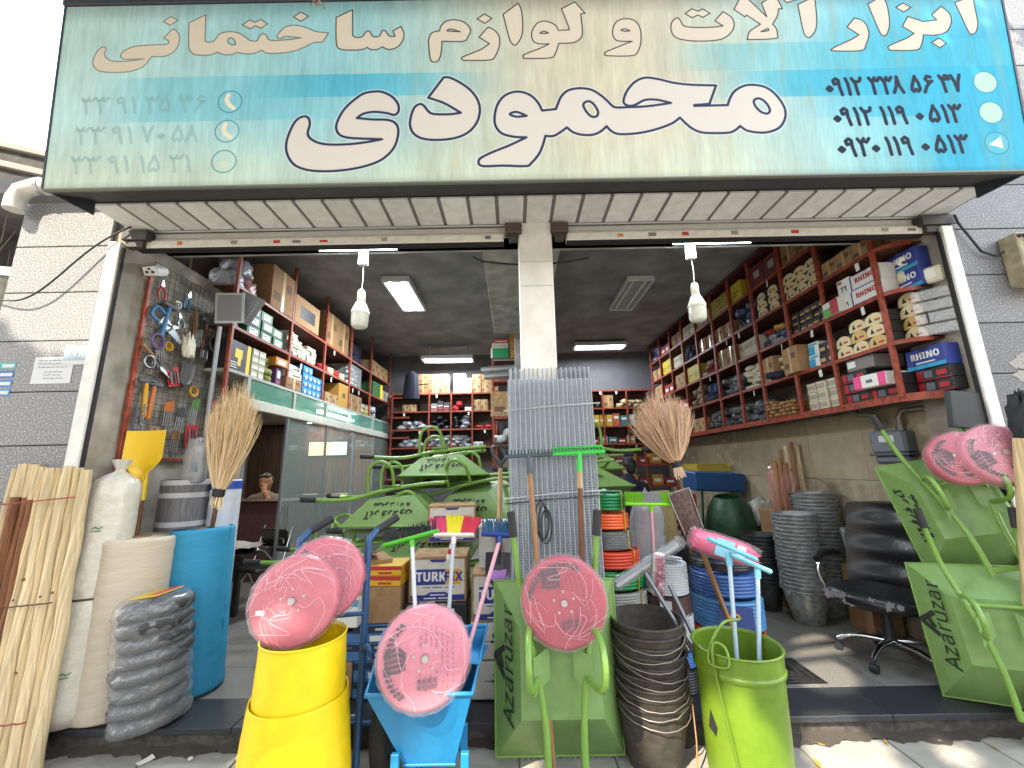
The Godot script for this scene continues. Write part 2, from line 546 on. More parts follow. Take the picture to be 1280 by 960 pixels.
func set_view() -> void:
	cam = Camera3D.new()
	cam.name = "camera"
	add_child(cam)
	cam.position = Vector3(0, 1.5, 2.6)
	cam.rotation_degrees = Vector3(11.6, 0, -1.1)
	cam.fov = 87.66
	cam.near = 0.05
	cam.far = 400
	cam.current = true
	var we := WorldEnvironment.new()
	we.name = "world_environment"
	var e := Environment.new()
	e.background_mode = Environment.BG_SKY
	var sk := ProceduralSkyMaterial.new()
	sk.sky_top_color = Color(0.7, 0.76, 0.84)
	sk.sky_horizon_color = Color(0.98, 0.96, 0.93)
	sk.sky_curve = 0.35
	sk.ground_bottom_color = Color(0.3, 0.29, 0.28)
	sk.ground_horizon_color = Color(0.6, 0.58, 0.55)
	sk.sky_energy_multiplier = 1.4
	var sky := Sky.new()
	sky.sky_material = sk
	e.sky = sky
	e.tonemap_mode = Environment.TONE_MAPPER_LINEAR
	e.tonemap_exposure = 3.4
	e.sdfgi_enabled = true
	e.ssao_enabled = true
	e.ssil_enabled = true
	we.environment = e
	add_child(we)
	var sun := DirectionalLight3D.new()
	sun.name = "sun"
	sun.light_color = Color(1.0, 0.95, 0.86)
	sun.light_energy = 1.3
	sun.light_angular_distance = 0.5
	sun.shadow_enabled = true
	add_child(sun)
	sun.look_at_from_position(Vector3(-0.42, 0.72, 0.62) * 10, Vector3.ZERO)
# ---------------------------------------------------------------- street
func build_street() -> void:
	var conc := mat("paving", hexc("99948b"), 0.85, {"t": "soft", "ts": 0.9, "n": "nfine", "ns": 0.35, "world": true})
	var conc2 := mat("paving_b", hexc("908b83"), 0.85, {"t": "soft", "ts": 1.1, "n": "nfine", "ns": 0.35, "world": true})
	var g := G.new()
	g.box(-60, 60, -0.3, -0.03, -0.02, 90)
	struct("ground", g, mat("asphalt", hexc("5d5b58"), 0.9, {"t": "grain", "ts": 2.0, "world": true}))
	g = G.new()
	g.box(-14, 14, -0.03, -0.012, 0.0, 10.0)
	var pave := struct("pavement", g, mat("joint", hexc("a39d92"), 0.95, {"t": "blotch", "ts": 0.7, "world": true}))
	for j in 6:
		for i in 20:
			var x := -5.0 + i * 0.5 + (0.25 if j % 2 else 0.0)
			var z := 0.055 + j * 0.4
			g = G.new()
			g.box(x + 0.004, x + 0.496, -0.03, rf(-0.003, 0.001), z + 0.004, z + 0.396, 0.004)
			part(pave, "paver", g, conc if rng.randf() < 0.5 else conc2)
	# unseen terrace across the street, added to cut the low sky light
	struct("added_terrace", G.new().box(-45, 45, 0, 9.5, 24, 32), mat("far_brick", hexc("8c7d6a"), 0.9))
	# granite step with its nosing, slab by slab
	g = G.new()
	g.box(-2.85, 3.2, -0.1, 0.088, -0.22, 0.035, 0.004)
	var step := struct("doorstep", g, mat("riser", hexc("57534f"), 0.9, {"t": "dirt", "ts": 2.0, "n": "nlump", "ns": 0.5}))
	var gran := mat("granite_dark", hexc("4b4d52"), 0.38, {"t": "speck", "ts": 3.0, "n": "nfine", "ns": 0.08, "world": true})
	var gran2 := mat("granite_dark_b", hexc("45474c"), 0.42, {"t": "speck", "ts": 2.6, "n": "nfine", "ns": 0.08, "world": true})
	var xs := [-2.85, -1.58, -0.32, 0.86, 2.06, 3.2]
	for i in 5:
		g = G.new()
		g.box(xs[i] + 0.0015, xs[i + 1] - 0.0015, 0.088, 0.12, -0.22, 0.07, 0.003)
		part(step, "granite_slab", g, gran if i % 2 else gran2)
	# mud swept against the foot of the step
	g = G.new()
	var mud := func(a: float, b: float) -> Vector3:
		var x := lerpf(-3.0, 3.2, a)
		var w := 0.035 + 0.02 * sin(x * 9.0) + 0.015 * sin(x * 31.0) + 0.008 * sin(x * 77.0)
		return Vector3(x, lerpf(0.035 + 0.012 * sin(x * 23.0), 0.002, b), 0.03 + b * b * (0.02 + w))
	g.grid(240, 4, mud, false, true)
	tag(part(self, "dirt", g, mat("mud", hexc("4d463d"), 0.95, {"t": "grain", "ts": 6.0, "n": "nlump", "ns": 0.8})), "grey brown dirt swept against the foot of the granite step", "dirt", "", "stuff")
	# litter: dry leaves and paper flakes
	var paper := mat("paper_scrap", hexc("cfc8ba"), 0.9)
	var dry := mat("dry_leaf", hexc("a9883c"), 0.85, {"back": hexc("6a5020")})
	var spots := [["torn white paper scrap lying on the pavement below the tyre bundle", -1.98, 0.13, 0.05, true], ["pale paper flake on the pavement left of the yellow chute", -1.75, 0.12, 0.025, true], ["small white chip on the pavement beside the yellow chute", -1.5, 0.115, 0.02, true],
		["yellow leaf at the foot of the step right of the green drum", 1.62, 0.1, 0.03, false], ["long yellow leaf blade on the paver joint right of the green drum", 1.5, 0.24, 0.05, false], ["yellow crumpled leaf on the step edge below the office chair", 1.98, 0.09, 0.03, false], ["white paper chip at the step edge below the office chair", 2.28, 0.085, 0.025, true], ["pale dry leaf on the pavement near the right wheelbarrow", 2.5, 0.15, 0.03, false]]
	for s in spots:
		g = G.new()
		var k: float = s[3]
		var ang := rf(0, TAU)
		var flake := func(a: float, b: float) -> Vector3:
			var w := sin(PI * clampf(b, 0.02, 0.98)) if not s[4] else 1.0
			return Vector3((a - 0.5) * k * (0.5 if not s[4] else 0.8) * w, 0.004 + 0.25 * k * (pow(b - 0.5, 2) + 0.4 * a * b), (b - 0.5) * k * 1.4)
		g.plate(4, 6, flake, 0.0008)
		solo("paper_scrap" if s[4] else "dry_leaf", g, paper if s[4] else dry, s[0], "litter", "", at(s[1], 0.002, s[2], 0, rad_to_deg(ang), 0))
# ---------------------------------------------------------------- facade
func build_facade() -> void:
	var stone := [mat("wall_granite_a", hexc("939394"), 0.55, {"t": "speck", "ts": 2.2, "n": "nfine", "ns": 0.15, "world": true}), mat("wall_granite_b", hexc("9d9d9d"), 0.5, {"t": "speck", "ts": 2.0, "n": "nfine", "ns": 0.15, "world": true}), mat("wall_granite_c", hexc("8b8b8d"), 0.55, {"t": "speck", "ts": 2.5, "n": "nfine", "ns": 0.15, "world": true})]
	var pale := [mat("sunlit_granite_a", hexc("b4b4b2"), 0.5, {"t": "speck", "ts": 2.2, "n": "nfine", "ns": 0.12, "world": true}), mat("sunlit_granite_b", hexc("adadac"), 0.5, {"t": "speck", "ts": 2.0, "n": "nfine", "ns": 0.12, "world": true})]  # same granite as the right wall, its sunlit brightness put into the colour
	var mortar := mat("mortar", hexc("4f4b4a"), 0.95)
	var white := mat("white_enamel", hexc("d9d8d2"), 0.45, {"t": "soft", "ts": 1.3})
	var g := G.new()
	g.box(-3.47, -2.815, 0, 3.43, -0.35, 0.03)
	var lw := tag(struct("left_wall", g, mortar), "grey granite clad pier left of the shop door", "wall") as MeshInstance3D
	lw.set_meta("kind", "structure")
	for i in 10:
		g = G.new()
		var y := 0.30 + i * 0.347 - 0.35
		g.box(-3.47, -2.815, maxf(y + 0.003, 0.0), minf(y + 0.344, 3.42), 0.03, 0.05, 0.003)
		part(lw, "tile", g, pale[rng.randi() % 2])
	g = G.new()
	g.box(3.115, 6.0, 0, 7.0, -0.35, 0.03)
	var rw := tag(struct("right_wall", g, mortar), "grey granite clad wall right of the shop door", "wall") as MeshInstance3D
	rw.set_meta("kind", "structure")
	for i in 19:
		for j in 2:
			g = G.new()
			var y := 0.30 + i * 0.347 - 0.35
			g.box(3.115 + j * 0.9, 3.115 + j * 0.9 + 0.897, maxf(y + 0.003, 0.0), y + 0.344, 0.03, 0.05, 0.003)
			part(rw, "tile", g, stone[rng.randi() % 3])
	# bare cement patches where stone has flaked
	for s in [[3.42, 2.1, 0.16], [3.35, 2.02, 0.1]]:
		g = G.new()
		var blob := PackedVector2Array()
		for k in 14:
			var a := TAU * k / 14
			blob.append(Vector2(cos(a) * rf(0.6, 1.1), sin(a) * rf(0.35, 0.6)) * s[2])
		g.prism(blob, 0.002, at(s[0], s[1], 0.0505))
		part(rw, "cement_patch", g, mat("cement_patch", hexc("b9b4ab"), 0.9, {"t": "grain", "ts": 4.0}))
	# upper wall behind the sign
	g = G.new()
	g.box(-2.815, 3.115, 3.215, 7.0, -0.35, 0.0)
	struct("upper_wall", g, mat("cement", hexc("8c8780"), 0.9, {"t": "blotch", "ts": 0.8}))
	# guide rails of the roller shutters
	for s in [[-2.815, -2.73, "white steel shutter guide rail along the left granite wall"], [3.035, 3.115, "white steel shutter guide rail along the right granite wall"]]:
		var t := thing("shutter_rail", s[2], "rail", at((s[0] + s[1]) / 2, 0.0, 0), "shutter guide rails")
		var w: float = (s[1] - s[0]) / 2
		g = G.new()
		g.box(-w, w, 0.0, 3.1, 0.02, 0.06, 0.004)
		part(t, "rail_face", g, white)
		g = G.new()
		var sgn := 1.0 if s[0] < 0 else -1.0
		g.box(sgn * w + (0.0 if sgn > 0 else -0.012), sgn * w + (0.012 if sgn > 0 else 0.0), 0.0, 3.06, 0.02, 0.045, 0.002)
		part(t, "rubber_seal", g, mat("black_rubber", hexc("1d1c1d"), 0.8))
	# white post between the two doors
	g = G.new()
	g.box(0.068, 0.303, 0.0, 3.21, -0.28, 0.02, 0.006)
	var post := tag(struct("pillar", g, mat("white_paint", hexc("e6e3dc"), 0.5, {"t": "soft", "ts": 0.6})), "white painted square pillar between the two door openings", "pillar") as MeshInstance3D
	for y in [2.72, 2.9]:
		g = G.new()
		g.box(0.075, 0.296, y, y + 0.003, 0.02, 0.0225)
		part(post, "seam", g, mat("seam_grey", hexc("a9a69e"), 0.7))
	# rolled shutters: top slats and bottom bars
	for s in [[-2.73, 0.02, "left"], [0.35, 3.035, "right"]]:
		var t := thing("roller_shutter", "white steel roller shutter pulled up over the %s opening" % s[2], "shutter", Transform3D(), "roller shutters")
		g = G.new()
		g.box(s[0], s[1], 3.165, 3.205, -0.06, -0.02, 0.006)
		part(t, "slat", g, mat("shutter_grey", hexc("c4c3bf"), 0.5, {"t": "soft", "ts": 1.5}))
		g = G.new()
		g.box(s[0], s[1], 3.135, 3.163, -0.06, -0.012, 0.008)
		part(t, "slat", g, mat("shutter_grey", hexc("b6b5b2")))
		g = G.new()
		g.box(s[0] + 0.06, s[1] - 0.06, 3.073, 3.131, -0.055, 0.012, 0.005)
		var bar := part(t, "bottom_bar", g, mat("shutter_white", hexc("dedbd2"), 0.5, {"t": "soft", "ts": 2.2}))
		g = G.new()
		g.box(s[0] + 0.06, s[1] - 0.06, 3.064, 3.073, -0.055, 0.006, 0.003)
		part(t, "rubber_strip", g, mat("black_rubber", hexc("1d1c1d")))
		var cols := ["c7762a", "b3342c", "77746c", "8b887e", "b3342c", "9a968b", "6f6c64"]
		var xs := [0.16, 0.33, 0.24, 0.46, 0.62, 0.86, 0.93] if s[2] == "right" else [0.13, 0.38, 0.43, 0.27, 0.5, 0.66, 0.93]
		for k in 7:
			g = G.new()
			var x: float = lerpf(s[0], s[1], xs[k])
			var ww := rf(0.03, 0.07)
			g.box(x, x + ww, 3.09, 3.09 + rf(0.018, 0.03), 0.012, 0.0132)
			part(bar, "sticker", g, mat("sticker_" + cols[k], hexc(cols[k]), 0.6))
	# brown lock boxes on the post and brackets at the outer ends
	var n := 0
	for s in [[-0.03, 0.09, "brown steel shutter bracket left of the white pillar top"], [0.295, 0.42, "brown steel shutter bracket right of the white pillar top"], [-2.74, -2.56, "dark steel shutter bracket at the left end of the opening"], [2.92, 3.16, "dark steel shutter bracket at the right end of the opening"]]:
		var t := thing("shutter_bracket", s[2], "bracket", Transform3D(), "shutter brackets")
		var bm := mat("brown_steel", hexc("4d3f3b"), 0.55) if n < 2 else mat("dark_steel", hexc("3a3735"), 0.6)
		g = G.new()
		g.box(s[0], s[1], 3.115, 3.19, -0.02, 0.055, 0.004)
		part(t, "housing", g, bm)
		g = G.new()
		g.box(s[0] + 0.03, s[1] - 0.03, 3.065, 3.115, -0.01, 0.04, 0.004)
		part(t, "catch", g, mat("dark_steel", hexc("3a3735"), 0.6))
		n += 1
	# soffit of white panels with open joints
	g = G.new()
	g.box(-2.72, 3.13, 3.225, 3.26, 0.012, 0.3)
	var soff := struct("soffit", g, mat("void_black", hexc("2a2826"), 0.9))
	var wp := [mat("soffit_a", hexc("dcdddc"), 0.5, {"t": "soft", "ts": 1.5}), mat("soffit_b", hexc("d0d1d0"), 0.5, {"t": "soft", "ts": 1.7})]
	var cnt := 31
	for i in cnt:
		var x0 := -2.72 + 5.85 * i / cnt
		var x1 := -2.72 + 5.85 * (i + 1) / cnt
		g = G.new()
		g.box(x0 + 0.012, x1 - 0.012, 3.205, 3.224, 0.014, 0.3, 0.003)
		part(soff, "panel", g, wp[rng.randi() % 2])
		g = G.new()
		g.box(x1 - 0.0105, x1 + 0.0105, 3.213, 3.224, 0.014, 0.298)
		part(soff, "joint_strip", g, mat("joint_grey", hexc("6e6d6a"), 0.6))
	g = G.new()
	g.box(-2.74, 3.15, 3.196, 3.212, -0.006, 0.012, 0.003)
	part(soff, "edge_trim", g, mat("alu", hexc("b0b1b3"), 0.35, {"metal": 0.7}))
	# loose cables on the two walls
	var cab := mat("black_cable", hexc("26262a"), 0.6)
	var c1 := []
	for k in 25:
		var s := k / 24.0
		c1.append(Vector3(lerpf(-2.66, -3.5, s), 3.2 - 0.52 * s - 0.13 * sin(s * PI * 0.9) + 0.05 * sin(s * 7.0), 0.075 + 0.03 * sin(s * PI)))
	solo("cable", G.new().tube(c1, 0.006, 6), cab, "thin grey cable drooping across the left granite wall", "cable")
	c1 = []
	for q in [[1208, 262], [1210, 275], [1218, 295], [1226, 315], [1240, 322], [1250, 316]]:
		c1.append(Vector3(lerpf(3.13, 3.40, (q[0] - 1208) / 42.0), 3.17 - 0.32 * (q[1] - 262) / 60.0, 0.075))
	solo("cable", G.new().tube(c1, 0.008, 6), cab, "black cable looping into the beige box on the right wall", "cable")
	# beige service box on the right wall
	var bx := thing("service_box", "beige metal telephone service box fixed to the right granite wall", "box", at(3.40, 2.62, 0.05))
	var bm2 := mat("beige_steel", hexc("b5aa8d"), 0.5, {"t": "blotch", "ts": 2.0})
	part(bx, "case", G.new().box(0, 0.3, 0, 0.36, 0, 0.11, 0.008), bm2)
	part(bx, "lid", G.new().box(0.045, 0.31, -0.01, 0.35, 0.11, 0.135, 0.006), mat("beige_light", hexc("cbc3ab"), 0.45, {"t": "soft", "ts": 2.0}))
	for x in [0.018, 0.05]:
		part(bx, "grommet", G.new().tube([Vector3(x, 0.33, 0.1), Vector3(x, 0.33, 0.117)], 0.014, 10), mat("black_rubber", hexc("1d1c1d")))
	# notices on the left wall
	var nm := mat("notice_paper", hexc("c6c8c9"), 0.7)
	var nt := thing("notice_sheet", "white printed notice sheet stuck on the left granite wall", "notice", at(-3.15, 2.085, 0.0512))
	part(nt, "sheet", G.new().box(0, 0.26, 0, 0.18, 0, 0.0015), nm)
	var lines := []
	for k in 6:
		var y := 0.155 - k * 0.022 - (0.01 if k > 2 else 0.0)
		var x := 0.03 + (0.05 if k > 2 else 0.0)
		while x < 0.22 - (0.03 if k > 2 else 0.0):
			var l := rf(0.01, 0.028)
			lines.append([Vector2(x, y), Vector2(x + l * 0.4, y + rf(-0.003, 0.003)), Vector2(x + l, y)])
			x += l + 0.008
	part(nt, "print", ink(lines, 0.004, at(0, 0, 0.0015)), mat("print_grey", hexc("5e6068"), 0.7))
	var np := thing("house_number", "pale blue house number plate on the left granite wall", "number plate", at(-2.965, 2.24, 0.0512))
	part(np, "plate", G.new().box(0, 0.15, 0, 0.1, 0, 0.004, 0.001), mat("plate_blue", hexc("8fa0ab"), 0.4))
	part(np, "rim", G.new().box(-0.004, 0.154, -0.03, -0.001, 0, 0.005, 0.001), mat("notice_paper", hexc("d8dadb")))
	var ns := []
	var dx := 0.02
	for ch in "678":
		for st in digit(ch):
			var q := []
			for p in st:
				q.append(Vector2(dx + p.x * 0.055, 0.085 - p.y * 0.065))
			ns.append(q)
		dx += 0.04
	part(np, "number", ink(ns, 0.007, at(0, 0, 0.004)), mat("white_print", hexc("dfe4e6"), 0.6))
	for k in 4:
		var cs: String = ["3f9c97", "2d5fa5", "2f6fb0", "3c80b8"][k]
		var lb := solo("sticker_label", G.new().box(-3.40, -3.27, 2.19 - k * 0.06, 2.235 - k * 0.06, 0.0505, 0.0518), mat("label_" + cs, hexc(cs), 0.6), ["teal sticker, topmost of four at the left edge of the granite wall", "blue sticker, second of four at the left edge of the granite wall", "blue sticker, third of four at the left edge of the granite wall", "blue sticker, lowest of four at the left edge of the granite wall"][k], "sticker", "service stickers on the left wall")
		part(lb, "white_band", G.new().box(-3.36, -3.28, 2.2 - k * 0.06, 2.222 - k * 0.06, 0.0518, 0.0524), nm)
	# left neighbour: dark eave, tangle of branches, round steel chimney
	g = G.new()
	g.prism(PackedVector2Array([Vector2(-9.5, 3.0), Vector2(-4.6, 3.0), Vector2(-4.6, 5.3), Vector2(-9.5, 6.6)]), 4.0, at(0, 0, -6.0))
	var nh := thing("neighbour_building", "dark weathered building with sloping eave beyond the left wall", "building")
	part(nh, "wall", G.new().box(-9.5, -4.7, 0, 3.4, -6.0, -2.2), mat("old_wall", hexc("6b645c"), 0.9, {"t": "dirt", "ts": 0.6}))
	part(nh, "roof_fascia", g, mat("old_roof", hexc("4b4843"), 0.9, {"t": "dirt", "ts": 0.5}))
	for k in 3:
		part(nh, "fascia_strip", G.new().boxt(Transform3D(Basis(Vector3(0, 0, 1), -0.26), Vector3(-7.0, 5.9 - k * 0.28, -1.97)), Vector3(5.2, 0.09, 0.07), 0.01), mat("old_roof_light", hexc("7d776e"), 0.9))
	var pipe := thing("flue_pipe", "white elbow of a sheet metal flue at the top of the left wall", "pipe")
	part(pipe, "elbow", G.new().tube([Vector3(-3.0, 3.5, 0.12), Vector3(-3.34, 3.5, 0.12), Vector3(-3.43, 3.47, 0.12), Vector3(-3.46, 3.4, 0.12), Vector3(-3.46, 3.32, 0.12)], 0.055, 14), mat("white_enamel", hexc("d9d8d2")))
	part(pipe, "clamp", G.new().tube([Vector3(-3.28, 3.5, 0.12), Vector3(-3.31, 3.5, 0.12)], 0.06, 14), mat("alu", hexc("b0b1b3")))
	var pp := thing("steel_post", "pale round steel post with a collar beyond the left wall", "post")
	part(pp, "shaft", G.new().tube([Vector3(-3.72, 0, -0.2), Vector3(-3.72, 2.98, -0.2)], 0.11, 16), mat("post_beige", hexc("a49f92"), 0.6, {"t": "blotch", "ts": 1.4}))
	part(pp, "collar", G.new().tube([Vector3(-3.72, 2.93, -0.2), Vector3(-3.72, 3.0, -0.2)], 0.128, 16), mat("alu", hexc("b0b1b3")))
	var br := G.new()
	for k in 46:
		var p := Vector3(-4.3 + rf(-0.5, 0.3), 2.4 + rf(0, 0.3), -0.6 + rf(-0.3, 0.3))
		var d := Vector3(rf(-0.5, 0.8), rf(0.3, 1.0), rf(-0.2, 0.3)).normalized()
		var pts := []
		for q in 6:
			pts.append(p)
			d = (d + Vector3(rf(-0.5, 0.5), rf(-0.5, 0.3), rf(-0.3, 0.3)) * 0.7).normalized()
			p += d * 0.2
		br.tube(pts, [0.016, 0.014, 0.011, 0.009, 0.006, 0.003], 5)
	solo("bare_shrub", br, mat("bark_grey", hexc("6d6458"), 0.9), "tangle of bare grey branches beyond the left wall edge", "shrub")
func build_sign() -> void:
	var im := Image.create(2048, 427, false, Image.FORMAT_RGB8)
	var nz := FastNoiseLite.new()
	nz.seed = 4
	nz.frequency = 0.02
	nz.fractal_octaves = 4
	var cream := hexc("c9c3ae")
	var teal := hexc("93c6cf")
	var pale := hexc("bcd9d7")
	var blue := hexc("2f9fc0")
	for y in 427:
		var v := y / 427.0
		for x in 2048:
			var u := x / 2048.0
			var a := clampf(1.0 - absf(u - 0.57) / 0.3, 0, 1)
			var c := teal.lerp(cream, smoothstep(0.0, 0.9, a))
			c = c.lerp(pale, smoothstep(0.3, 0.0, u) * 0.85)  # lens flare painted over the left end, besides the sun-faded print
			c = c.lerp(hexc("c3cdb9"), smoothstep(0.62, 1.0, v) * (1.0 - smoothstep(0.78, 0.95, u)) * 0.75)
			c = c.lerp(blue, smoothstep(0.74, 0.92, u) * (1.0 - smoothstep(0.35, 0.0, v) * 0.55) * 0.92)
			# printed bands
			if y > 175 and y < 281 and u < 0.42:
				c = c.lerp(hexc("6cbdd2"), 0.55 * (1.0 - smoothstep(0.2, 0.4, u)) * smoothstep(0.03, 0.12, u))
			if y > 176 and y < 230 and u < 0.5:
				c = c.lerp(hexc("3fa9cb"), 0.65 * smoothstep(0.18, 0.3, u) * (1.0 - smoothstep(0.32, 0.48, u)))
			if y > 120 and y < 186 and u > 0.62:
				c = c.lerp(hexc("4bb0c4"), 0.4 * smoothstep(0.62, 0.72, u))
			if y > 186 and y < 250 and u > 0.66:
				c = c.lerp(hexc("2ba3c6"), 0.65 * smoothstep(0.66, 0.78, u))
			if y > 300 and u > 0.68 and u < 0.93:
				c = c.lerp(hexc("a2c6c4"), 0.55 * smoothstep(0.68, 0.78, u) * (1.0 - smoothstep(0.86, 0.93, u)))
			# rain streaks and grime
			var k := nz.get_noise_2d(x * 1.6, y * 0.10) * 0.05 + nz.get_noise_2d(x * 5.0, y * 0.6 + 500.0) * 0.05
			k += nz.get_noise_2d(x * 0.35, 900.0 + y * 0.3) * 0.05
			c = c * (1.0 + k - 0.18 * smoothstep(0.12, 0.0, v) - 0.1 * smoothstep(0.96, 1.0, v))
			c = c.lerp(hexc("a99b7c"), clampf(nz.get_noise_2d(x * 0.8 + 300.0, y * 0.16) - 0.1, 0, 1) * 0.5 * smoothstep(0.2, 0.5, u))
			im.set_pixel(x, y, c * 0.98)
	var navy := hexc("2b3550")
	var halo := Color(0.86, 0.85, 0.86, 0.55)
	var groups := {}
	for l in SIGN_LETTERS:
		var r := smooth_ring(l[1])
		if not groups.has(l[0]):
			groups[l[0]] = []
		groups[l[0]].append(r)
	for r in groups["M"]:
		stroke_ring(im, r, 11.0, halo)
	fill_rings(im, groups["M"], hexc("cec7c0"))
	for r in groups["M"]:
		stroke_ring(im, r, 5.2, navy)
	fill_rings(im, groups["T"], hexc("cec3b3"))
	for r in groups["T"]:
		var q: Vector2 = r[0]
		var fade := clampf(0.25 + q.x / 900.0, 0.25, 1.0)
		stroke_ring(im, r, 2.4, Color(hexc("33302f"), fade))
	for s in [["0912 338 56 47", 1640, 1935, 229], ["0912 119 0 513", 1648, 1922, 299], ["0930 119 0 513", 1649, 1925, 369]]:
		digits_on(im, s[0], s[1], s[2], s[3] - 20, 40, 7.5, hexc("141d30"), -0.012)
	for s in [["33 91 35 46", 58, 326, 239], ["33 91 70 58", 54, 316, 308], ["33 91 15 31", 51, 306, 375]]:
		digits_on(im, s[0], s[1], s[2], s[3] - 18, 38, 6.5, Color(hexc("7f9a9e"), 0.42), 0.0)  # weak from faded print and from flare put into the ink colour
	for s in [[1982, 225], [1983, 296], [1984, 366], [374, 237], [372, 305], [370, 374]]:
		var ring := PackedVector2Array()
		for k in 28:
			ring.append(Vector2(s[0], s[1]) + Vector2(cos(TAU * k / 28), sin(TAU * k / 28)) * 25)
		if s[0] > 1000:
			fill_rings(im, [ring], Color(hexc("b9cbb5"), 0.85 if s[1] < 360 else 0.15))
		stroke_ring(im, ring, 2.0, Color(hexc("2f6d86"), 0.8))
		var o := Vector2(s[0], s[1])
		if s[0] < 1000 and s[1] < 350:
			stroke_ring(im, PackedVector2Array([o + Vector2(-4, -16), o + Vector2(-8, -6), o + Vector2(-3, 6), o + Vector2(8, 15)]), 9, hexc("e0d5c0"), false)
		elif s[1] > 350 and s[0] > 1000:
			fill_rings(im, [PackedVector2Array([o + Vector2(-17, 3), o + Vector2(10, -15), o + Vector2(12, 12)])], hexc("d6dbc0"))
		elif s[1] > 350:
			fill_rings(im, [PackedVector2Array([o + Vector2(-14, 4), o + Vector2(2, -3), o + Vector2(14, 6), o + Vector2(0, 14)])], Color(hexc("e0d5c0"), 0.45))
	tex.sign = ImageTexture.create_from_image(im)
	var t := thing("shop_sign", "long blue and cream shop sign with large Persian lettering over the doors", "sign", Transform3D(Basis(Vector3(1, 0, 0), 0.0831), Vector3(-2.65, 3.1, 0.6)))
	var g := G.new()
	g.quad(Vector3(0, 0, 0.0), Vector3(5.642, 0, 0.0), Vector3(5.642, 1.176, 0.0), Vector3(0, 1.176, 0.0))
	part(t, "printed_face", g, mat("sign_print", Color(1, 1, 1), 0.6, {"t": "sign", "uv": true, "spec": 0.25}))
	var fr := mat("sign_frame", hexc("2f3442"), 0.5, {"t": "blotch", "ts": 2.0})
	part(t, "top_frame", G.new().box(-0.02, 5.66, 1.178, 1.26, -0.1, 0.012, 0.006), fr)
	part(t, "side_panel", G.new().box(-0.012, -0.001, 0, 1.176, -0.28, 0.004), fr)
	part(t, "side_panel", G.new().box(5.643, 5.655, 0, 1.176, -0.28, 0.004), fr)
	part(t, "bottom_trim", G.new().box(-0.012, 5.655, -0.012, -0.001, -0.02, 0.006, 0.002), mat("sign_trim", hexc("6d7268"), 0.5))
	var band := mat("sign_band", hexc("3b3c3f"), 0.7, {"t": "blotch", "ts": 1.6, "n": "nlump", "ns": 0.15})
	var gb := G.new()
	gb.quad(Vector3(-0.08, 0.115, -0.335), Vector3(5.80, 0.115, -0.335), Vector3(5.655, -0.012, -0.015), Vector3(-0.012, -0.012, -0.015))
	part(t, "underside_panel", gb, band)
	part(t, "wood_batten", G.new().box(-0.06, 5.78, 0.108, 0.13, -0.36, -0.336, 0.002), mat("batten", hexc("a5813f"), 0.7, {"t": "wood", "ts": 2.0}))
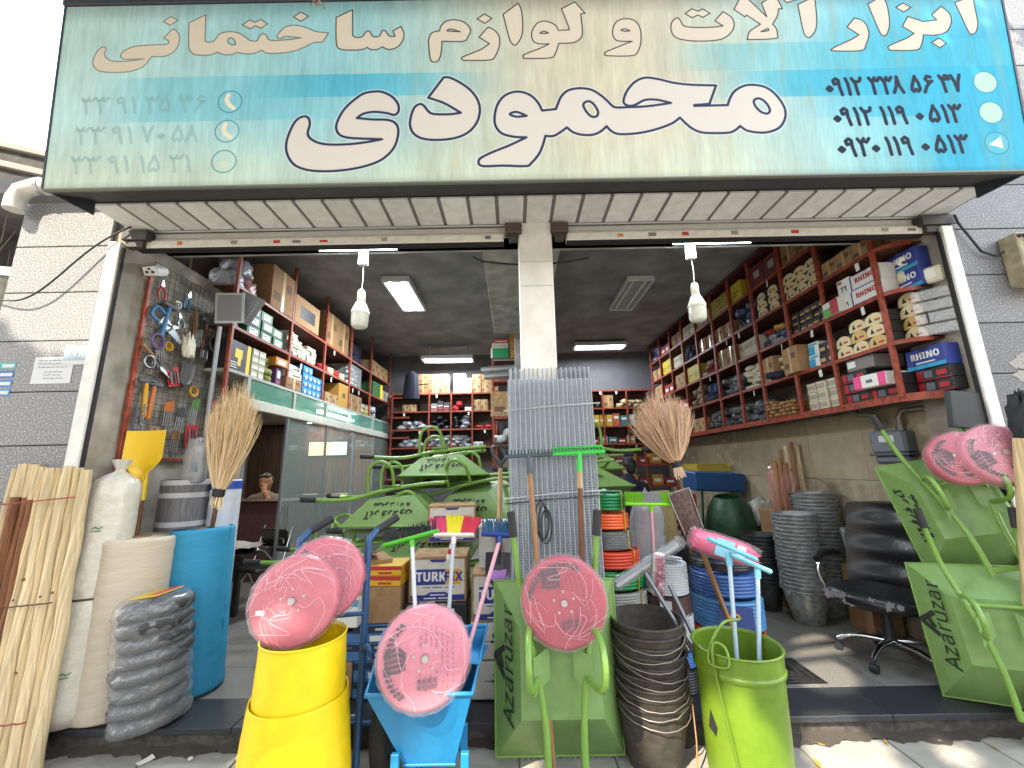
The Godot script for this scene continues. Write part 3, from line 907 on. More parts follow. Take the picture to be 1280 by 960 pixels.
# ---------------------------------------------------------------- inside the shop
const LIT := Color(0.93, 0.97, 1.0)
func build_room() -> void:
	var plaster := mat("plaster", hexc("a09f9c"), 0.9, {"t": "blotch", "ts": 0.6})
	var ceil_m := mat("ceiling_paint", hexc("949498"), 0.85, {"t": "blotch", "ts": 0.35})
	var grey := mat("floor_base", hexc("6d6a66"), 0.8)
	var g := G.new()
	g.box(-5.0, 3.3, 0.0, 0.108, -5.75, -0.22)
	var fl := struct("floor", g, grey)
	var terr := [mat("terrazzo_a", hexc("a7a39a"), 0.42, {"t": "speck", "ts": 4.0, "world": true}), mat("terrazzo_b", hexc("a09c94"), 0.45, {"t": "speck", "ts": 3.6, "world": true}), mat("terrazzo_c", hexc("ada9a1"), 0.4, {"t": "speck", "ts": 4.4, "world": true})]
	for j in 7:
		for i in 15:
			var x := -2.9 + i * 0.4
			var z := -0.222 - (j + 1) * 0.4
			part(fl, "tile", G.new().box(x + 0.001, x + 0.399, 0.1, 0.118, z + 0.001, z + 0.399, 0.0015), terr[rng.randi() % 3])
	part(fl, "rear_paving", G.new().box(-5.0, 3.15, 0.1, 0.118, -5.7, -3.024), terr[0])
	part(fl, "office_paving", G.new().box(-4.95, -2.902, 0.1, 0.118, -3.02, -1.1), terr[1])
	struct("ceiling", G.new().box(-5.0, 3.3, 3.85, 4.0, -5.75, -0.38), ceil_m)
	struct("back_wall", G.new().box(-5.0, 3.3, 0.0, 3.85, -5.9, -5.7), mat("plaster_dark", hexc("626166"), 0.9, {"t": "soft", "ts": 0.5}))
	struct("office_outer_wall", G.new().box(-5.15, -4.95, 0.0, 4.0, -5.9, -0.35), plaster)
	struct("passage_wall", G.new().box(-5.15, -3.3, 0.0, 3.3, -1.08, -0.98), mat("old_wall", hexc("6b645c"), 0.9, {"t": "dirt", "ts": 0.6}))
	struct("bulkhead", G.new().box(-2.9, 3.15, 3.215, 4.0, -0.38, -0.07, 0.004), mat("bulkhead_paint", hexc("b3b3b2"), 0.8, {"t": "blotch", "ts": 0.8}))
	struct("ceiling_beam", G.new().box(-0.25, 0.47, 3.45, 3.85, -3.12, -0.38, 0.004), mat("bulkhead_paint", hexc("b3b3b2")))
	struct("column", G.new().box(0.05, 0.4, 0.1, 3.85, -3.5, -3.12, 0.004), plaster)
	# right wall: cement above, beige stone slabs below
	struct("right_shop_wall", G.new().box(3.15, 3.35, 0.0, 4.0, -5.75, -0.35), plaster)
	struct("right_jamb", G.new().box(3.05, 3.3, 0.0, 3.2, -0.35, 0.018), mat("jamb_plaster", hexc("a39d92"), 0.9, {"t": "blotch", "ts": 0.8}))
	var slabs := tag(struct("stone_dado", G.new().box(3.13, 3.15, 0.1, 1.92, -5.6, -0.35), mat("mortar", hexc("4f4b4a"))), "", "") as MeshInstance3D
	var beige := [mat("travertine_a", hexc("aa9c84"), 0.5, {"t": "soft", "ts": 0.9}), mat("travertine_b", hexc("b3a68f"), 0.5, {"t": "blotch", "ts": 1.1}), mat("travertine_c", hexc("a2947c"), 0.55, {"t": "soft", "ts": 0.8})]
	for j in 3:
		for i in 8:
			var z := -0.35 - i * 0.66
			part(slabs, "slab", G.new().box(3.117, 3.13, 0.12 + j * 0.6, 0.717 + j * 0.6, z - 0.657, z, 0.002), beige[rng.randi() % 3])
	# left jamb behind the rail, carrying the tool grid
	struct("left_jamb", G.new().box(-2.9, -2.725, 0.0, 3.2, -1.1, 0.018), mat("jamb_plaster", hexc("9b968c")))
	build_lamps()
	build_office()
	build_shelves()
	# cameras on the two jambs
	for s in [[Vector3(-2.68, 2.99, -0.17), 20.0, "white bullet camera high on the left jamb above the tool grid"], [Vector3(2.99, 2.97, -0.2), -30.0, "white bullet camera high on the right jamb beside the shelves"]]:
		var t := thing("security_camera", s[2], "camera", at(s[0].x, s[0].y, s[0].z, 25, s[1], 12 if s[1] > 0 else -8), "security cameras")
		var wm := mat("white_plastic", hexc("dfdfda"), 0.4)
		part(t, "body", G.new().box(-0.045, 0.045, -0.035, 0.035, -0.14, 0.06, 0.02), wm)
		part(t, "base", G.new().tube([Vector3(-0.06 if s[1] > 0 else 0.06, 0.02, -0.15), Vector3(0, 0.02, -0.1)], 0.035, 12), wm)
		part(t, "face", G.new().box(-0.04, 0.04, -0.03, 0.03, 0.06, 0.063, 0.001), wm)
		for q in [[-0.018, -0.008, 0.011], [0.017, -0.01, 0.011], [0.0, 0.014, 0.009]]:
			part(t, "lens", G.new().tube([Vector3(q[0], q[1], 0.06), Vector3(q[0], q[1], 0.068)], q[2], 10), mat("lens_black", hexc("0b0b0d"), 0.15))
	var pr := thing("motion_sensor", "beige round capped sensor under the right security camera", "sensor", at(3.0, 2.84, -0.2, 0, -40, 0))
	part(pr, "body", G.new().box(-0.06, 0.06, -0.05, 0.05, -0.05, 0.05, 0.02), mat("beige_light", hexc("cbc3ab")))
	part(pr, "cap", G.new().tube([Vector3(0.06, 0.02, 0), Vector3(0.1, 0.03, 0)], 0.035, 12), mat("beige_steel", hexc("b5aa8d")))
	# gas meter and its pipes under the right shelf
	var gm := thing("gas_meter", "grey gas meter with bent pipes under the right shelf", "meter", at(3.02, 1.52, -0.62, 0, -70, 0))
	var gmm := mat("meter_grey", hexc("636a72"), 0.45, {"t": "soft", "ts": 4.0})
	part(gm, "case", G.new().box(-0.12, 0.12, 0.02, 0.2, -0.08, 0.08, 0.02), gmm)
	part(gm, "base", G.new().box(-0.11, 0.11, -0.06, 0.01, -0.07, 0.07, 0.02), gmm)
	part(gm, "flange", G.new().box(-0.13, 0.13, 0.005, 0.025, -0.09, 0.09, 0.004), mat("steel_dark", hexc("4d5055"), 0.4, {"metal": 0.6}))
	part(gm, "dial", G.new().box(-0.05, 0.05, 0.11, 0.16, 0.08, 0.084, 0.002), mat("dial", hexc("b9bdc0"), 0.3))
	var pm := mat("galv_pipe", hexc("8c8a84"), 0.45, {"metal": 0.5, "t": "dirt", "ts": 3.0})
	part(gm, "pipe", G.new().tube([Vector3(-0.07, 0.2, 0), Vector3(-0.07, 0.3, 0), Vector3(-0.1, 0.34, 0), Vector3(-0.2, 0.35, 0), Vector3(-0.24, 0.4, 0), Vector3(-0.26, 0.5, -0.05)], 0.022, 10), pm)
	part(gm, "pipe", G.new().tube([Vector3(0.07, 0.2, 0), Vector3(0.07, 0.3, 0), Vector3(0.1, 0.35, 0), Vector3(0.22, 0.35, -0.02), Vector3(0.27, 0.3, -0.03), Vector3(0.29, -0.5, -0.03)], 0.022, 10), pm)
	part(gm, "pipe", G.new().tube([Vector3(0.2, 0.34, -0.06), Vector3(0.2, -0.6, -0.06)], 0.02, 10), pm)
	part(gm, "nut", G.new().tube([Vector3(0.07, 0.2, 0), Vector3(0.07, 0.24, 0)], 0.033, 6), pm)
	part(gm, "nut", G.new().tube([Vector3(-0.07, 0.2, 0), Vector3(-0.07, 0.24, 0)], 0.033, 6), pm)
func glow(called: String, col: Color, e: float) -> Material:
	return mat(called, Color(0.9, 0.92, 0.92), 0.4, {"emit": e, "ecol": col})
func area(p: Node, t: Transform3D, s: Vector2, e: float, col := LIT) -> void:
	var l := AreaLight3D.new()
	l.name = "lamp_light"
	l.area_size = s
	l.light_energy = e
	l.light_color = col
	l.area_range = 12.0
	l.shadow_enabled = true
	p.add_child(l, true)
	l.transform = t
func build_lamps() -> void:
	var house := mat("lamp_housing", hexc("b9bab8"), 0.5)
	var down := Basis(Vector3(1, 0, 0), -PI / 2)
	# [position, turn, lit, label]
	for s in [[Vector3(-1.42, 3.84, -2.48), 90.0, 1.0, "white louvred ceiling lamp, lit, nearest on the left half of the ceiling"], [Vector3(1.66, 3.84, -2.6), 90.0, 0.0, "white louvred ceiling lamp, switched off, on the right half of the ceiling"],
			[Vector3(-1.25, 3.62, -5.0), 0.0, 0.5, "white louvred lamp, lit, hung before the back wall on the left"], [Vector3(1.72, 3.80, -4.9), 0.0, 0.5, "white louvred lamp, lit, before the back wall on the right"]]:
		var t := thing("ceiling_lamp", s[3], "ceiling lamp", Transform3D(Basis(Vector3.UP, deg_to_rad(s[1])), s[0]), "louvred ceiling lamps")
		var g := G.new()
		g.box(-0.5, 0.5, -0.03, 0.0, -0.17, 0.17, 0.004)
		part(t, "housing", g, house)
		for z in [-0.165, 0.165]:
			part(t, "rim", G.new().box(-0.5, 0.5, -0.075, -0.0305, z - 0.012, z + 0.012, 0.003), house)
		for x in [-0.49, 0.49]:
			part(t, "rim", G.new().box(x - 0.01, x + 0.01, -0.075, -0.0305, -0.152, 0.152, 0.003), house)
		for k in 15:
			var x := -0.44 + k * 0.063
			part(t, "louvre", G.new().box(x - 0.001, x + 0.001, -0.07, -0.045, -0.15, 0.15), mat("louvre_alu", hexc("d0d2d4"), 0.25, {"metal": 0.8}))
		for z in [-0.08, 0.08]:
			var tubem: Material = glow("lamp_tube_lit", LIT, 9.0) if s[2] > 0 else mat("tube_off", hexc("d5d6d3"), 0.3)
			part(t, "lamp_tube", G.new().tube([Vector3(-0.46, -0.05, z), Vector3(0.46, -0.05, z)], 0.013, 10), tubem)
		if s[2] > 0:
			area(t, Transform3D(down, Vector3(0, -0.08, 0)), Vector2(0.95, 0.28), 4.2 * s[2])
		if s[0].y < 3.8:
			for x in [-0.35, 0.35]:
				part(t, "hanger", G.new().tube([Vector3(x, 0, 0), Vector3(x, 3.85 - s[0].y, 0)], 0.008, 6), house)
	# bare led tubes under the bulkhead
	for s in [[-1.18, "lit LED tube under the bulkhead over the left door opening"], [1.58, "lit LED tube under the bulkhead over the right door opening"]]:
		var t := thing("led_tube", s[1], "tube lamp", at(s[0], 3.213, -0.24), "LED tubes over the doors")
		part(t, "batten", G.new().box(-0.42, 0.42, -0.018, 0.0, -0.03, 0.03, 0.003), house)
		part(t, "lamp_tube", G.new().tube([Vector3(-0.3, -0.03, 0), Vector3(0.3, -0.03, 0)], 0.014, 10), glow("led_lit", LIT, 10.0))
		area(t, Transform3D(down, Vector3(0, -0.046, 0)), Vector2(0.58, 0.03), 0.5)
	# two big plastic bulbs on flexes, not lit
	var wh := mat("bulb_white", hexc("d3d1c0"), 0.35)
	for s in [[-1.157, "large white plastic bulb on a flex over the left opening"], [1.433, "large white plastic bulb on a flex over the right opening"]]:
		var t := thing("hanging_bulb", s[1], "light bulb", at(s[0], 3.213, -0.3), "hanging bulbs")
		part(t, "ceiling_box", G.new().box(-0.035, 0.035, -0.14, 0.0, -0.02, 0.02, 0.004), house)
		part(t, "flex", G.new().tube([Vector3(0, -0.1, 0), Vector3(0.006, -0.25, 0), Vector3(0, -0.36, 0)], 0.004, 6), mat("flex_white", hexc("aaa79c"), 0.6))
		part(t, "socket", G.new().lathes([Vector2(0.02, -0.45), Vector2(0.03, -0.44), Vector2(0.028, -0.36), Vector2(0.016, -0.345), Vector2(0.0, -0.344)], Transform3D(), 20), wh)
		part(t, "cooling_body", G.new().lathes([Vector2(0.066, -0.545), Vector2(0.066, -0.53), Vector2(0.05, -0.49), Vector2(0.033, -0.45), Vector2(0.0, -0.449)], Transform3D(), 40, func(a: float, _y: float) -> float: return 1.0 + 0.02 * signf(sin(a * 20.0))), wh)
		part(t, "diffuser", G.new().lathes([Vector2(0.0, -0.66), Vector2(0.045, -0.657), Vector2(0.06, -0.64), Vector2(0.064, -0.6), Vector2(0.064, -0.545)], Transform3D(), 24), mat("bulb_milk", hexc("d9dcd0"), 0.25))
	var cb := []
	for k in 14:
		var u := k / 13.0
		cb.append(Vector3(-0.3 + u * 0.95, 3.15 - 0.05 * sin(u * PI) + (0.03 if k == 0 else 0.0), -0.39))
	solo("cable", G.new().tube(cb, 0.008, 6), mat("black_cable", hexc("26262a")), "black cable sagging behind the white pillar top", "cable")
# ---------------------------------------------------------------- glass office on the left
func build_office() -> void:
	var alu := mat("partition_alu", hexc("a3a59f"), 0.4, {"t": "soft", "ts": 2.0})
	var rail := mat("partition_rail", hexc("bdbbb0"), 0.4, {"t": "soft", "ts": 2.0})
	var glass := mat("glass_clear", Color(0.8, 0.9, 0.87), 0.03, {"alpha": 0.1})
	var tint := mat("glass_green", Color(0.45, 0.68, 0.6), 0.05, {"alpha": 0.35})
	var t := thing("office_partition", "glass office partition with aluminium rail under the left shelves", "partition")
	part(t, "top_board", G.new().box(-2.95, -2.49, 2.365, 2.395, -5.45, -0.8, 0.004), alu)
	part(t, "sliding_rail", G.new().box(-2.53, -2.47, 2.075, 2.175, -5.45, -1.1, 0.006), rail)
	for z in [-1.09, -1.9, -2.7, -3.5, -4.5, -5.44]:
		part(t, "transom_post", G.new().box(-2.52, -2.48, 2.175, 2.365, z - 0.02, z + 0.02), alu)
	var zs := [-1.09, -1.9, -2.7, -3.5, -4.5, -5.44]
	for k in 5:
		part(t, "transom_pane", G.new().box(-2.503, -2.497, 2.176, 2.364, zs[k + 1] + 0.021, zs[k] - 0.021), tint)
	part(t, "jamb", G.new().box(-2.9, -2.47, 0.118, 2.175, -1.1, -1.04, 0.004), mat("jamb_plaster", hexc("9b968c")))
	part(t, "jamb_post", G.new().box(-2.53, -2.465, 0.118, 2.08, -1.14, -1.101, 0.004), mat("steel_grey", hexc("85868a"), 0.4, {"metal": 0.4}))
	var gz := [-1.8, -2.75, -3.7, -4.6, -5.44]
	for k in 4:
		var p := part(t, "glass_door" if k < 2 else "glass_panel", G.new().box(-2.506, -2.494, 0.14, 2.075, gz[k + 1] + 0.006, gz[k] - 0.006), glass)
		part(p, "edge_profile", G.new().box(-2.515, -2.485, 0.14, 2.075, gz[k] - 0.03, gz[k] - 0.0065, 0.003), mat("steel_grey", hexc("85868a")))
	part(t, "door_handle", G.new().tube([Vector3(-2.44, 0.75, -1.86), Vector3(-2.44, 1.15, -1.86)], 0.013, 8), mat("chrome", hexc("c8cacc"), 0.15, {"metal": 1.0}))
	for y in [0.8, 1.1]:
		part(t, "handle_stud", G.new().tube([Vector3(-2.49, y, -1.86), Vector3(-2.44, y, -1.86)], 0.009, 8), mat("chrome", hexc("c8cacc")))
	var tl := thing("tube_lamp", "lit tube lamp behind the green transom glass of the office", "tube lamp", at(-2.6, 2.27, -3.3))
	part(tl, "batten", G.new().box(-0.04, -0.015, -0.03, 0.03, -0.62, 0.62, 0.003), mat("lamp_housing", hexc("b9bab8")))
	part(tl, "lamp_tube", G.new().tube([Vector3(0.01, 0, -0.58), Vector3(0.01, 0, 0.58)], 0.014, 10), glow("led_lit", LIT, 10.0))
	area(tl, Transform3D(Basis(Vector3.UP, PI / 2), Vector3(0.03, 0, 0)), Vector2(1.1, 0.03), 0.25)
	# office room
	var ow := mat("panel_dark", hexc("40322d"), 0.6, {"t": "wood", "ts": Vector3(1.2, 0.6, 1.2)})
	var ow2 := mat("panel_red", hexc("6a3a2a"), 0.55, {"t": "wood", "ts": Vector3(1.2, 0.6, 1.2)})
	var ow3 := mat("panel_tan", hexc("8a6a4d"), 0.55, {"t": "wood", "ts": Vector3(1.4, 0.7, 1.4)})
	var oc := tag(struct("office_ceiling", G.new().box(-4.95, -2.96, 2.33, 2.36, -5.7, -1.1), mat("slat_ceiling", hexc("8f887f"), 0.6)), "", "") as MeshInstance3D
	for k in 18:
		part(oc, "slat", G.new().box(-4.95 + k * 0.112, -4.95 + k * 0.112 + 0.1, 2.305, 2.329, -5.7, -1.1, 0.003), mat("slat_ceiling", hexc("8f887f")))
	var wp := thing("wall_panelling", "dark wood panelling on the office rear and side walls", "panelling")
	var pw := [ow, ow, ow2, ow3, ow3, ow3]
	for k in 6:
		part(wp, "panel", G.new().box(-4.93 + k * 0.405, -4.53 + k * 0.405, 0.12, 2.3, -4.62, -4.6, 0.003), [ow, ow, ow, ow2, ow3, ow3][k])
	for k in 5:
		part(wp, "side_panel", G.new().box(-4.949, -4.93, 0.12, 2.3, -1.2 - (k + 1) * 0.7 + 0.004, -1.2 - k * 0.7, 0.003), ow3 if k > 2 else ow)
	part(wp, "front_panel", G.new().box(-4.9, -2.95, 0.12, 2.3, -1.13, -1.11), ow3)
	var wn := thing("office_window", "small bright two pane window high in the office rear wall", "window", at(-3.62, 1.75, -4.585))
	part(wn, "frame", G.new().box(-0.04, 0.7, -0.03, 0.27, 0, 0.015, 0.003), ow)
	part(wn, "lit_pane", G.new().box(0.0, 0.35, 0.0, 0.23, 0.015, 0.022), mat("window_lit_warm", hexc("d8c79a"), 0.3, {"emit": 0.55, "ecol": Color(0.9, 0.78, 0.5)}))
	part(wn, "lit_pane", G.new().box(0.36, 0.67, 0.0, 0.23, 0.015, 0.022), mat("window_lit_cool", hexc("bfd0da"), 0.3, {"emit": 0.5, "ecol": Color(0.75, 0.87, 0.95)}))
	for s in [[-3.6, -2.6, "first"], [-4.2, -3.6, "second"], [-3.2, -3.8, "third"], [-3.5, -4.3, "fourth"]]:
		var dl := thing("downlight", "lit round downlight in the office ceiling, %s from the doorway" % s[2], "downlight", at(s[0], 2.304, s[1]), "office downlights")
		part(dl, "trim_ring", G.new().tube([Vector3(0, -0.004, 0), Vector3(0, 0.0, 0)], 0.06, 16), mat("white_plastic", hexc("dfdfda")))
		part(dl, "lamp_face", G.new().tube([Vector3(0, -0.009, 0), Vector3(0, -0.004, 0)], 0.045, 16), glow("downlight_lit", Color(1, 0.95, 0.88), 5.0))
		area(dl, Transform3D(Basis(Vector3(1, 0, 0), -PI / 2), Vector3(0, -0.015, 0)), Vector2(0.08, 0.08), 0.22, Color(1, 0.94, 0.85))
	var ds := thing("reception_desk", "mauve fronted reception desk inside the glass office", "desk", at(-3.5, 0.118, -2.9))
	part(ds, "front_panel", G.new().box(-0.85, 0.85, 0.0, 0.97, 0, 0.03, 0.004), mat("mauve_board", hexc("6d4c4a"), 0.55, {"t": "soft", "ts": 2.0}))
	part(ds, "top", G.new().box(-0.9, 0.9, 0.972, 1.0, -0.4, 0.06, 0.006), mat("desk_top", hexc("40312d"), 0.4))
	part(ds, "side", G.new().box(0.82, 0.85, 0.0, 0.97, -0.38, -0.001, 0.004), ow)
	part(ds, "side", G.new().box(-0.85, -0.82, 0.0, 0.97, -0.38, -0.001, 0.004), ow)
	# second counter seen through the glass
	var c2 := thing("counter", "dark counter behind the office glass below the small window", "counter", at(-3.1, 0.118, -4.3))
	part(c2, "front_panel", G.new().box(-0.6, 0.55, 0.0, 0.95, 0, 0.03, 0.004), mat("counter_brown", hexc("4c3028"), 0.5))
	part(c2, "top", G.new().box(-0.62, 0.57, 0.951, 0.98, -0.25, 0.05, 0.005), mat("desk_top", hexc("40312d")))
	for q in [[-0.3, 0.02], [0.2, -0.03]]:
		part(c2, "paper", G.new().boxt(at(q[0], 0.985, q[1], 0, 20, 0), Vector3(0.2, 0.008, 0.14)), mat("notice_paper", hexc("d8dadb")))
	# table with newspapers and a chair by the doorway
	var tb := thing("side_table", "black table with newspapers just inside the office doorway", "table", at(-2.95, 0.118, -1.95))
	var bk := mat("black_lacquer", hexc("231f1e"), 0.35)
	part(tb, "top", G.new().box(-0.35, 0.25, 0.53, 0.57, -0.35, 0.35, 0.006), bk)
	for q in [[-0.3, -0.3], [0.2, -0.3], [-0.3, 0.3], [0.2, 0.3]]:
		part(tb, "leg", G.new().box(q[0] - 0.025, q[0] + 0.025, 0, 0.53, q[1] - 0.025, q[1] + 0.025, 0.003), bk)
	for k in 3:
		var pg := G.new()
		var off := Vector3(-0.1 + k * 0.1, 0.576 + k * 0.012, -0.15 + k * 0.15)
		var sheet := func(a: float, b: float) -> Vector3:
			return off + Vector3((a - 0.5) * 0.36, 0.012 * sin(a * 7.0 + k) + 0.012 + 0.008 * sin(b * 9.0), (b - 0.5) * 0.3)
		pg.plate(10, 8, sheet, 0.002)
		solo("newspaper", pg, mat("newsprint", hexc("b9b6b0"), 0.9, {"t": "dirt", "ts": 9.0}), ["crumpled newspaper at the back of the black office table", "crumpled newspaper in the middle of the black office table", "crumpled newspaper at the front of the black office table"][k], "newspaper", "newspapers on the table", at(-2.95, 0.118, -1.95))
	var ch := thing("metal_chair", "chair with bent chrome frame beside the black office table", "chair", at(-2.62, 0.118, -1.75, 0, -20, 0))
	var cr := mat("chrome", hexc("c8cacc"))
	for x in [-0.2, 0.2]:
		part(ch, "leg", G.new().tube([Vector3(x, 0, -0.22), Vector3(x, 0.43, -0.02), Vector3(x, 0.5, 0.0), Vector3(x, 0.62, 0.12), Vector3(x, 0.64, 0.2)], 0.011, 8), cr)
		part(ch, "leg", G.new().tube([Vector3(x, 0, 0.22), Vector3(x, 0.43, -0.1), Vector3(x, 0.8, -0.2)], 0.011, 8), cr)
	part(ch, "seat", G.new().box(-0.19, 0.19, 0.41, 0.45, -0.18, 0.18, 0.015), bk)
	part(ch, "backrest", G.new().boxt(at(0, 0.68, -0.17, 15, 0, 0), Vector3(0.38, 0.2, 0.03), 0.012), bk)
# ---------------------------------------------------------------- shelving and stock
var protos := {}
func rack_red() -> Material:
	return mat("shelf_red", hexc("a3452a"), 0.55, {"t": "dirt", "ts": 2.0})
# frame for a compartment: X runs along the shelf, Z out of it, origin at the shelf's front edge
func bay_right(z0: float, y: float) -> Transform3D:
	return Transform3D(Basis(Vector3(0, 0, 1), Vector3(0, 1, 0), Vector3(-1, 0, 0)), Vector3(2.80, y, z0))
func bay_left(z0: float, y: float) -> Transform3D:
	return Transform3D(Basis(Vector3(0, 0, -1), Vector3(0, 1, 0), Vector3(1, 0, 0)), Vector3(-2.5, y, z0))
func bay_back(x0: float, y: float, z := -5.3) -> Transform3D:
	return Transform3D(Basis(), Vector3(x0, y, z))
# a carton or printed box, base at the origin, front on +Z. deco: [name, x0, x1, y0, y1 (shares of the face), material]
func make_box(key: String, called: String, s: Vector3, body: Material, category: String, deco := [], words := []) -> Node3D:
	if protos.has(key):
		return protos[key]
	var t := Node3D.new()
	t.name = called
	t.set_meta("category", category)
	part(t, "carton", G.new().box(-s.x / 2, s.x / 2, 0, s.y, -s.z, 0, 0.004), body)
	for d in deco:
		part(t, d[0], G.new().box((d[1] - 0.5) * s.x, (d[2] - 0.5) * s.x, d[3] * s.y, d[4] * s.y, 0.0002, 0.0014), d[5])
	for w in words:
		var m := text_mesh(w[0], w[3])
		part(t, "lettering", m, w[4], at((w[1] - 0.5) * s.x, w[2] * s.y, 0.0022))
	protos[key] = t
	return t
func put(proto: Node3D, t: Transform3D, label: String, group: String) -> Node3D:
	var r: Node3D = proto.duplicate()
	add_child(r, true)
	r.transform = t
	r.set_meta("label", label)
	if group:
		r.set_meta("group", group)
	return r
func jig(x: float, y: float, z: float, d := 3.0) -> Transform3D:
	return at(x, y, z, 0, rf(-d, d), 0)
func nth(k: int) -> String:
	return ["first", "second", "third", "fourth", "fifth", "sixth", "seventh", "eighth", "ninth", "tenth"][k] if k < 10 else str(k + 1) + ("st" if k == 20 else ("nd" if k == 21 else ("rd" if k == 22 else "th")))
func spot_of(i: int, nx: int, j: int, ny: int) -> String:
	var o := ""
	if nx > 1:
		o += ", " + nth(i)
	if ny > 1:
		o += (" of " if nx > 1 else ", ") + ("bottom" if j == 0 else nth(j)) + " row"
	return o
# rows of equal boxes in a compartment
func pile(bay: Transform3D, proto: Node3D, s: Vector3, x0: float, nx: int, ny: int, label: String, group: String, zoff := -0.01, missing := 0) -> void:
	for i in nx:
		for j in ny:
			if missing and i >= nx - missing and j == ny - 1:
				continue
			put(proto, bay * jig(x0 + (i + 0.5) * (s.x + 0.004), j * (s.y + 0.001), zoff + rf(-0.02, 0.0), 1.5), label + spot_of(i, nx, j, ny), group)
func blob_mesh(key: String, seed_: int, s: Vector3, amp := 0.3, freq := 2.2) -> ArrayMesh:
	if protos.has(key):
		return protos[key]
	var nz := FastNoiseLite.new()
	nz.seed = seed_
	nz.frequency = freq
	nz.fractal_octaves = 3
	var f := func(a: float, b: float) -> Vector3:
		var th := -a * TAU
		var ph := (b - 0.5) * PI
		var d := Vector3(cos(th) * cos(ph), sin(ph), sin(th) * cos(ph))
		var r := 1.0 + amp * nz.get_noise_3dv(d) * 2.0
		# boxier than a ball, flat at the bottom
		d = d / pow(pow(absf(d.x), 3.0) + pow(absf(d.y), 3.0) + pow(absf(d.z), 3.0), 1.0 / 3.0)
		var p := Vector3(d.x * s.x / 2, (maxf(d.y * r, -0.9) * 0.5 + 0.45) * s.y, d.z * s.z / 2)
		return Vector3(p.x * (0.75 + 0.25 * r), p.y, p.z * (0.75 + 0.25 * r))
	protos[key] = G.new().grid(22, 14, f, true).mesh()
	return protos[key]
# heap of soft packs: each its own object
func heap(bay: Transform3D, called: String, category: String, ms: Array, s: Vector3, w: float, h: float, label: String, group: String, amp := 0.3, depth := 0.2) -> void:
	var rows := int(h / (s.y * 0.72))
	var cols := int(w / (s.x * 0.86))
	for j in maxi(rows, 1):
		for i in maxi(cols - (j % 2), 1):
			var k := rng.randi() % 4
			var mesh_ := blob_mesh("%s%d" % [called + str(s), k], 40 + k * 7 + int(s.x * 100), s, amp)
			var x := s.x * 0.5 + (i + 0.5 * (j % 2)) * (w - s.x) / maxf(cols - 1, 1)
			var o := part(self, called, mesh_, ms[rng.randi() % ms.size()], bay * at(x + rf(-0.01, 0.01), j * s.y * 0.72 + 0.002, -s.z / 2 - rf(0, depth * 0.3), rf(-8, 8), rf(-25, 25), rf(-10, 10)))
			tag(o, label + spot_of(i, cols, j, rows), category, group)
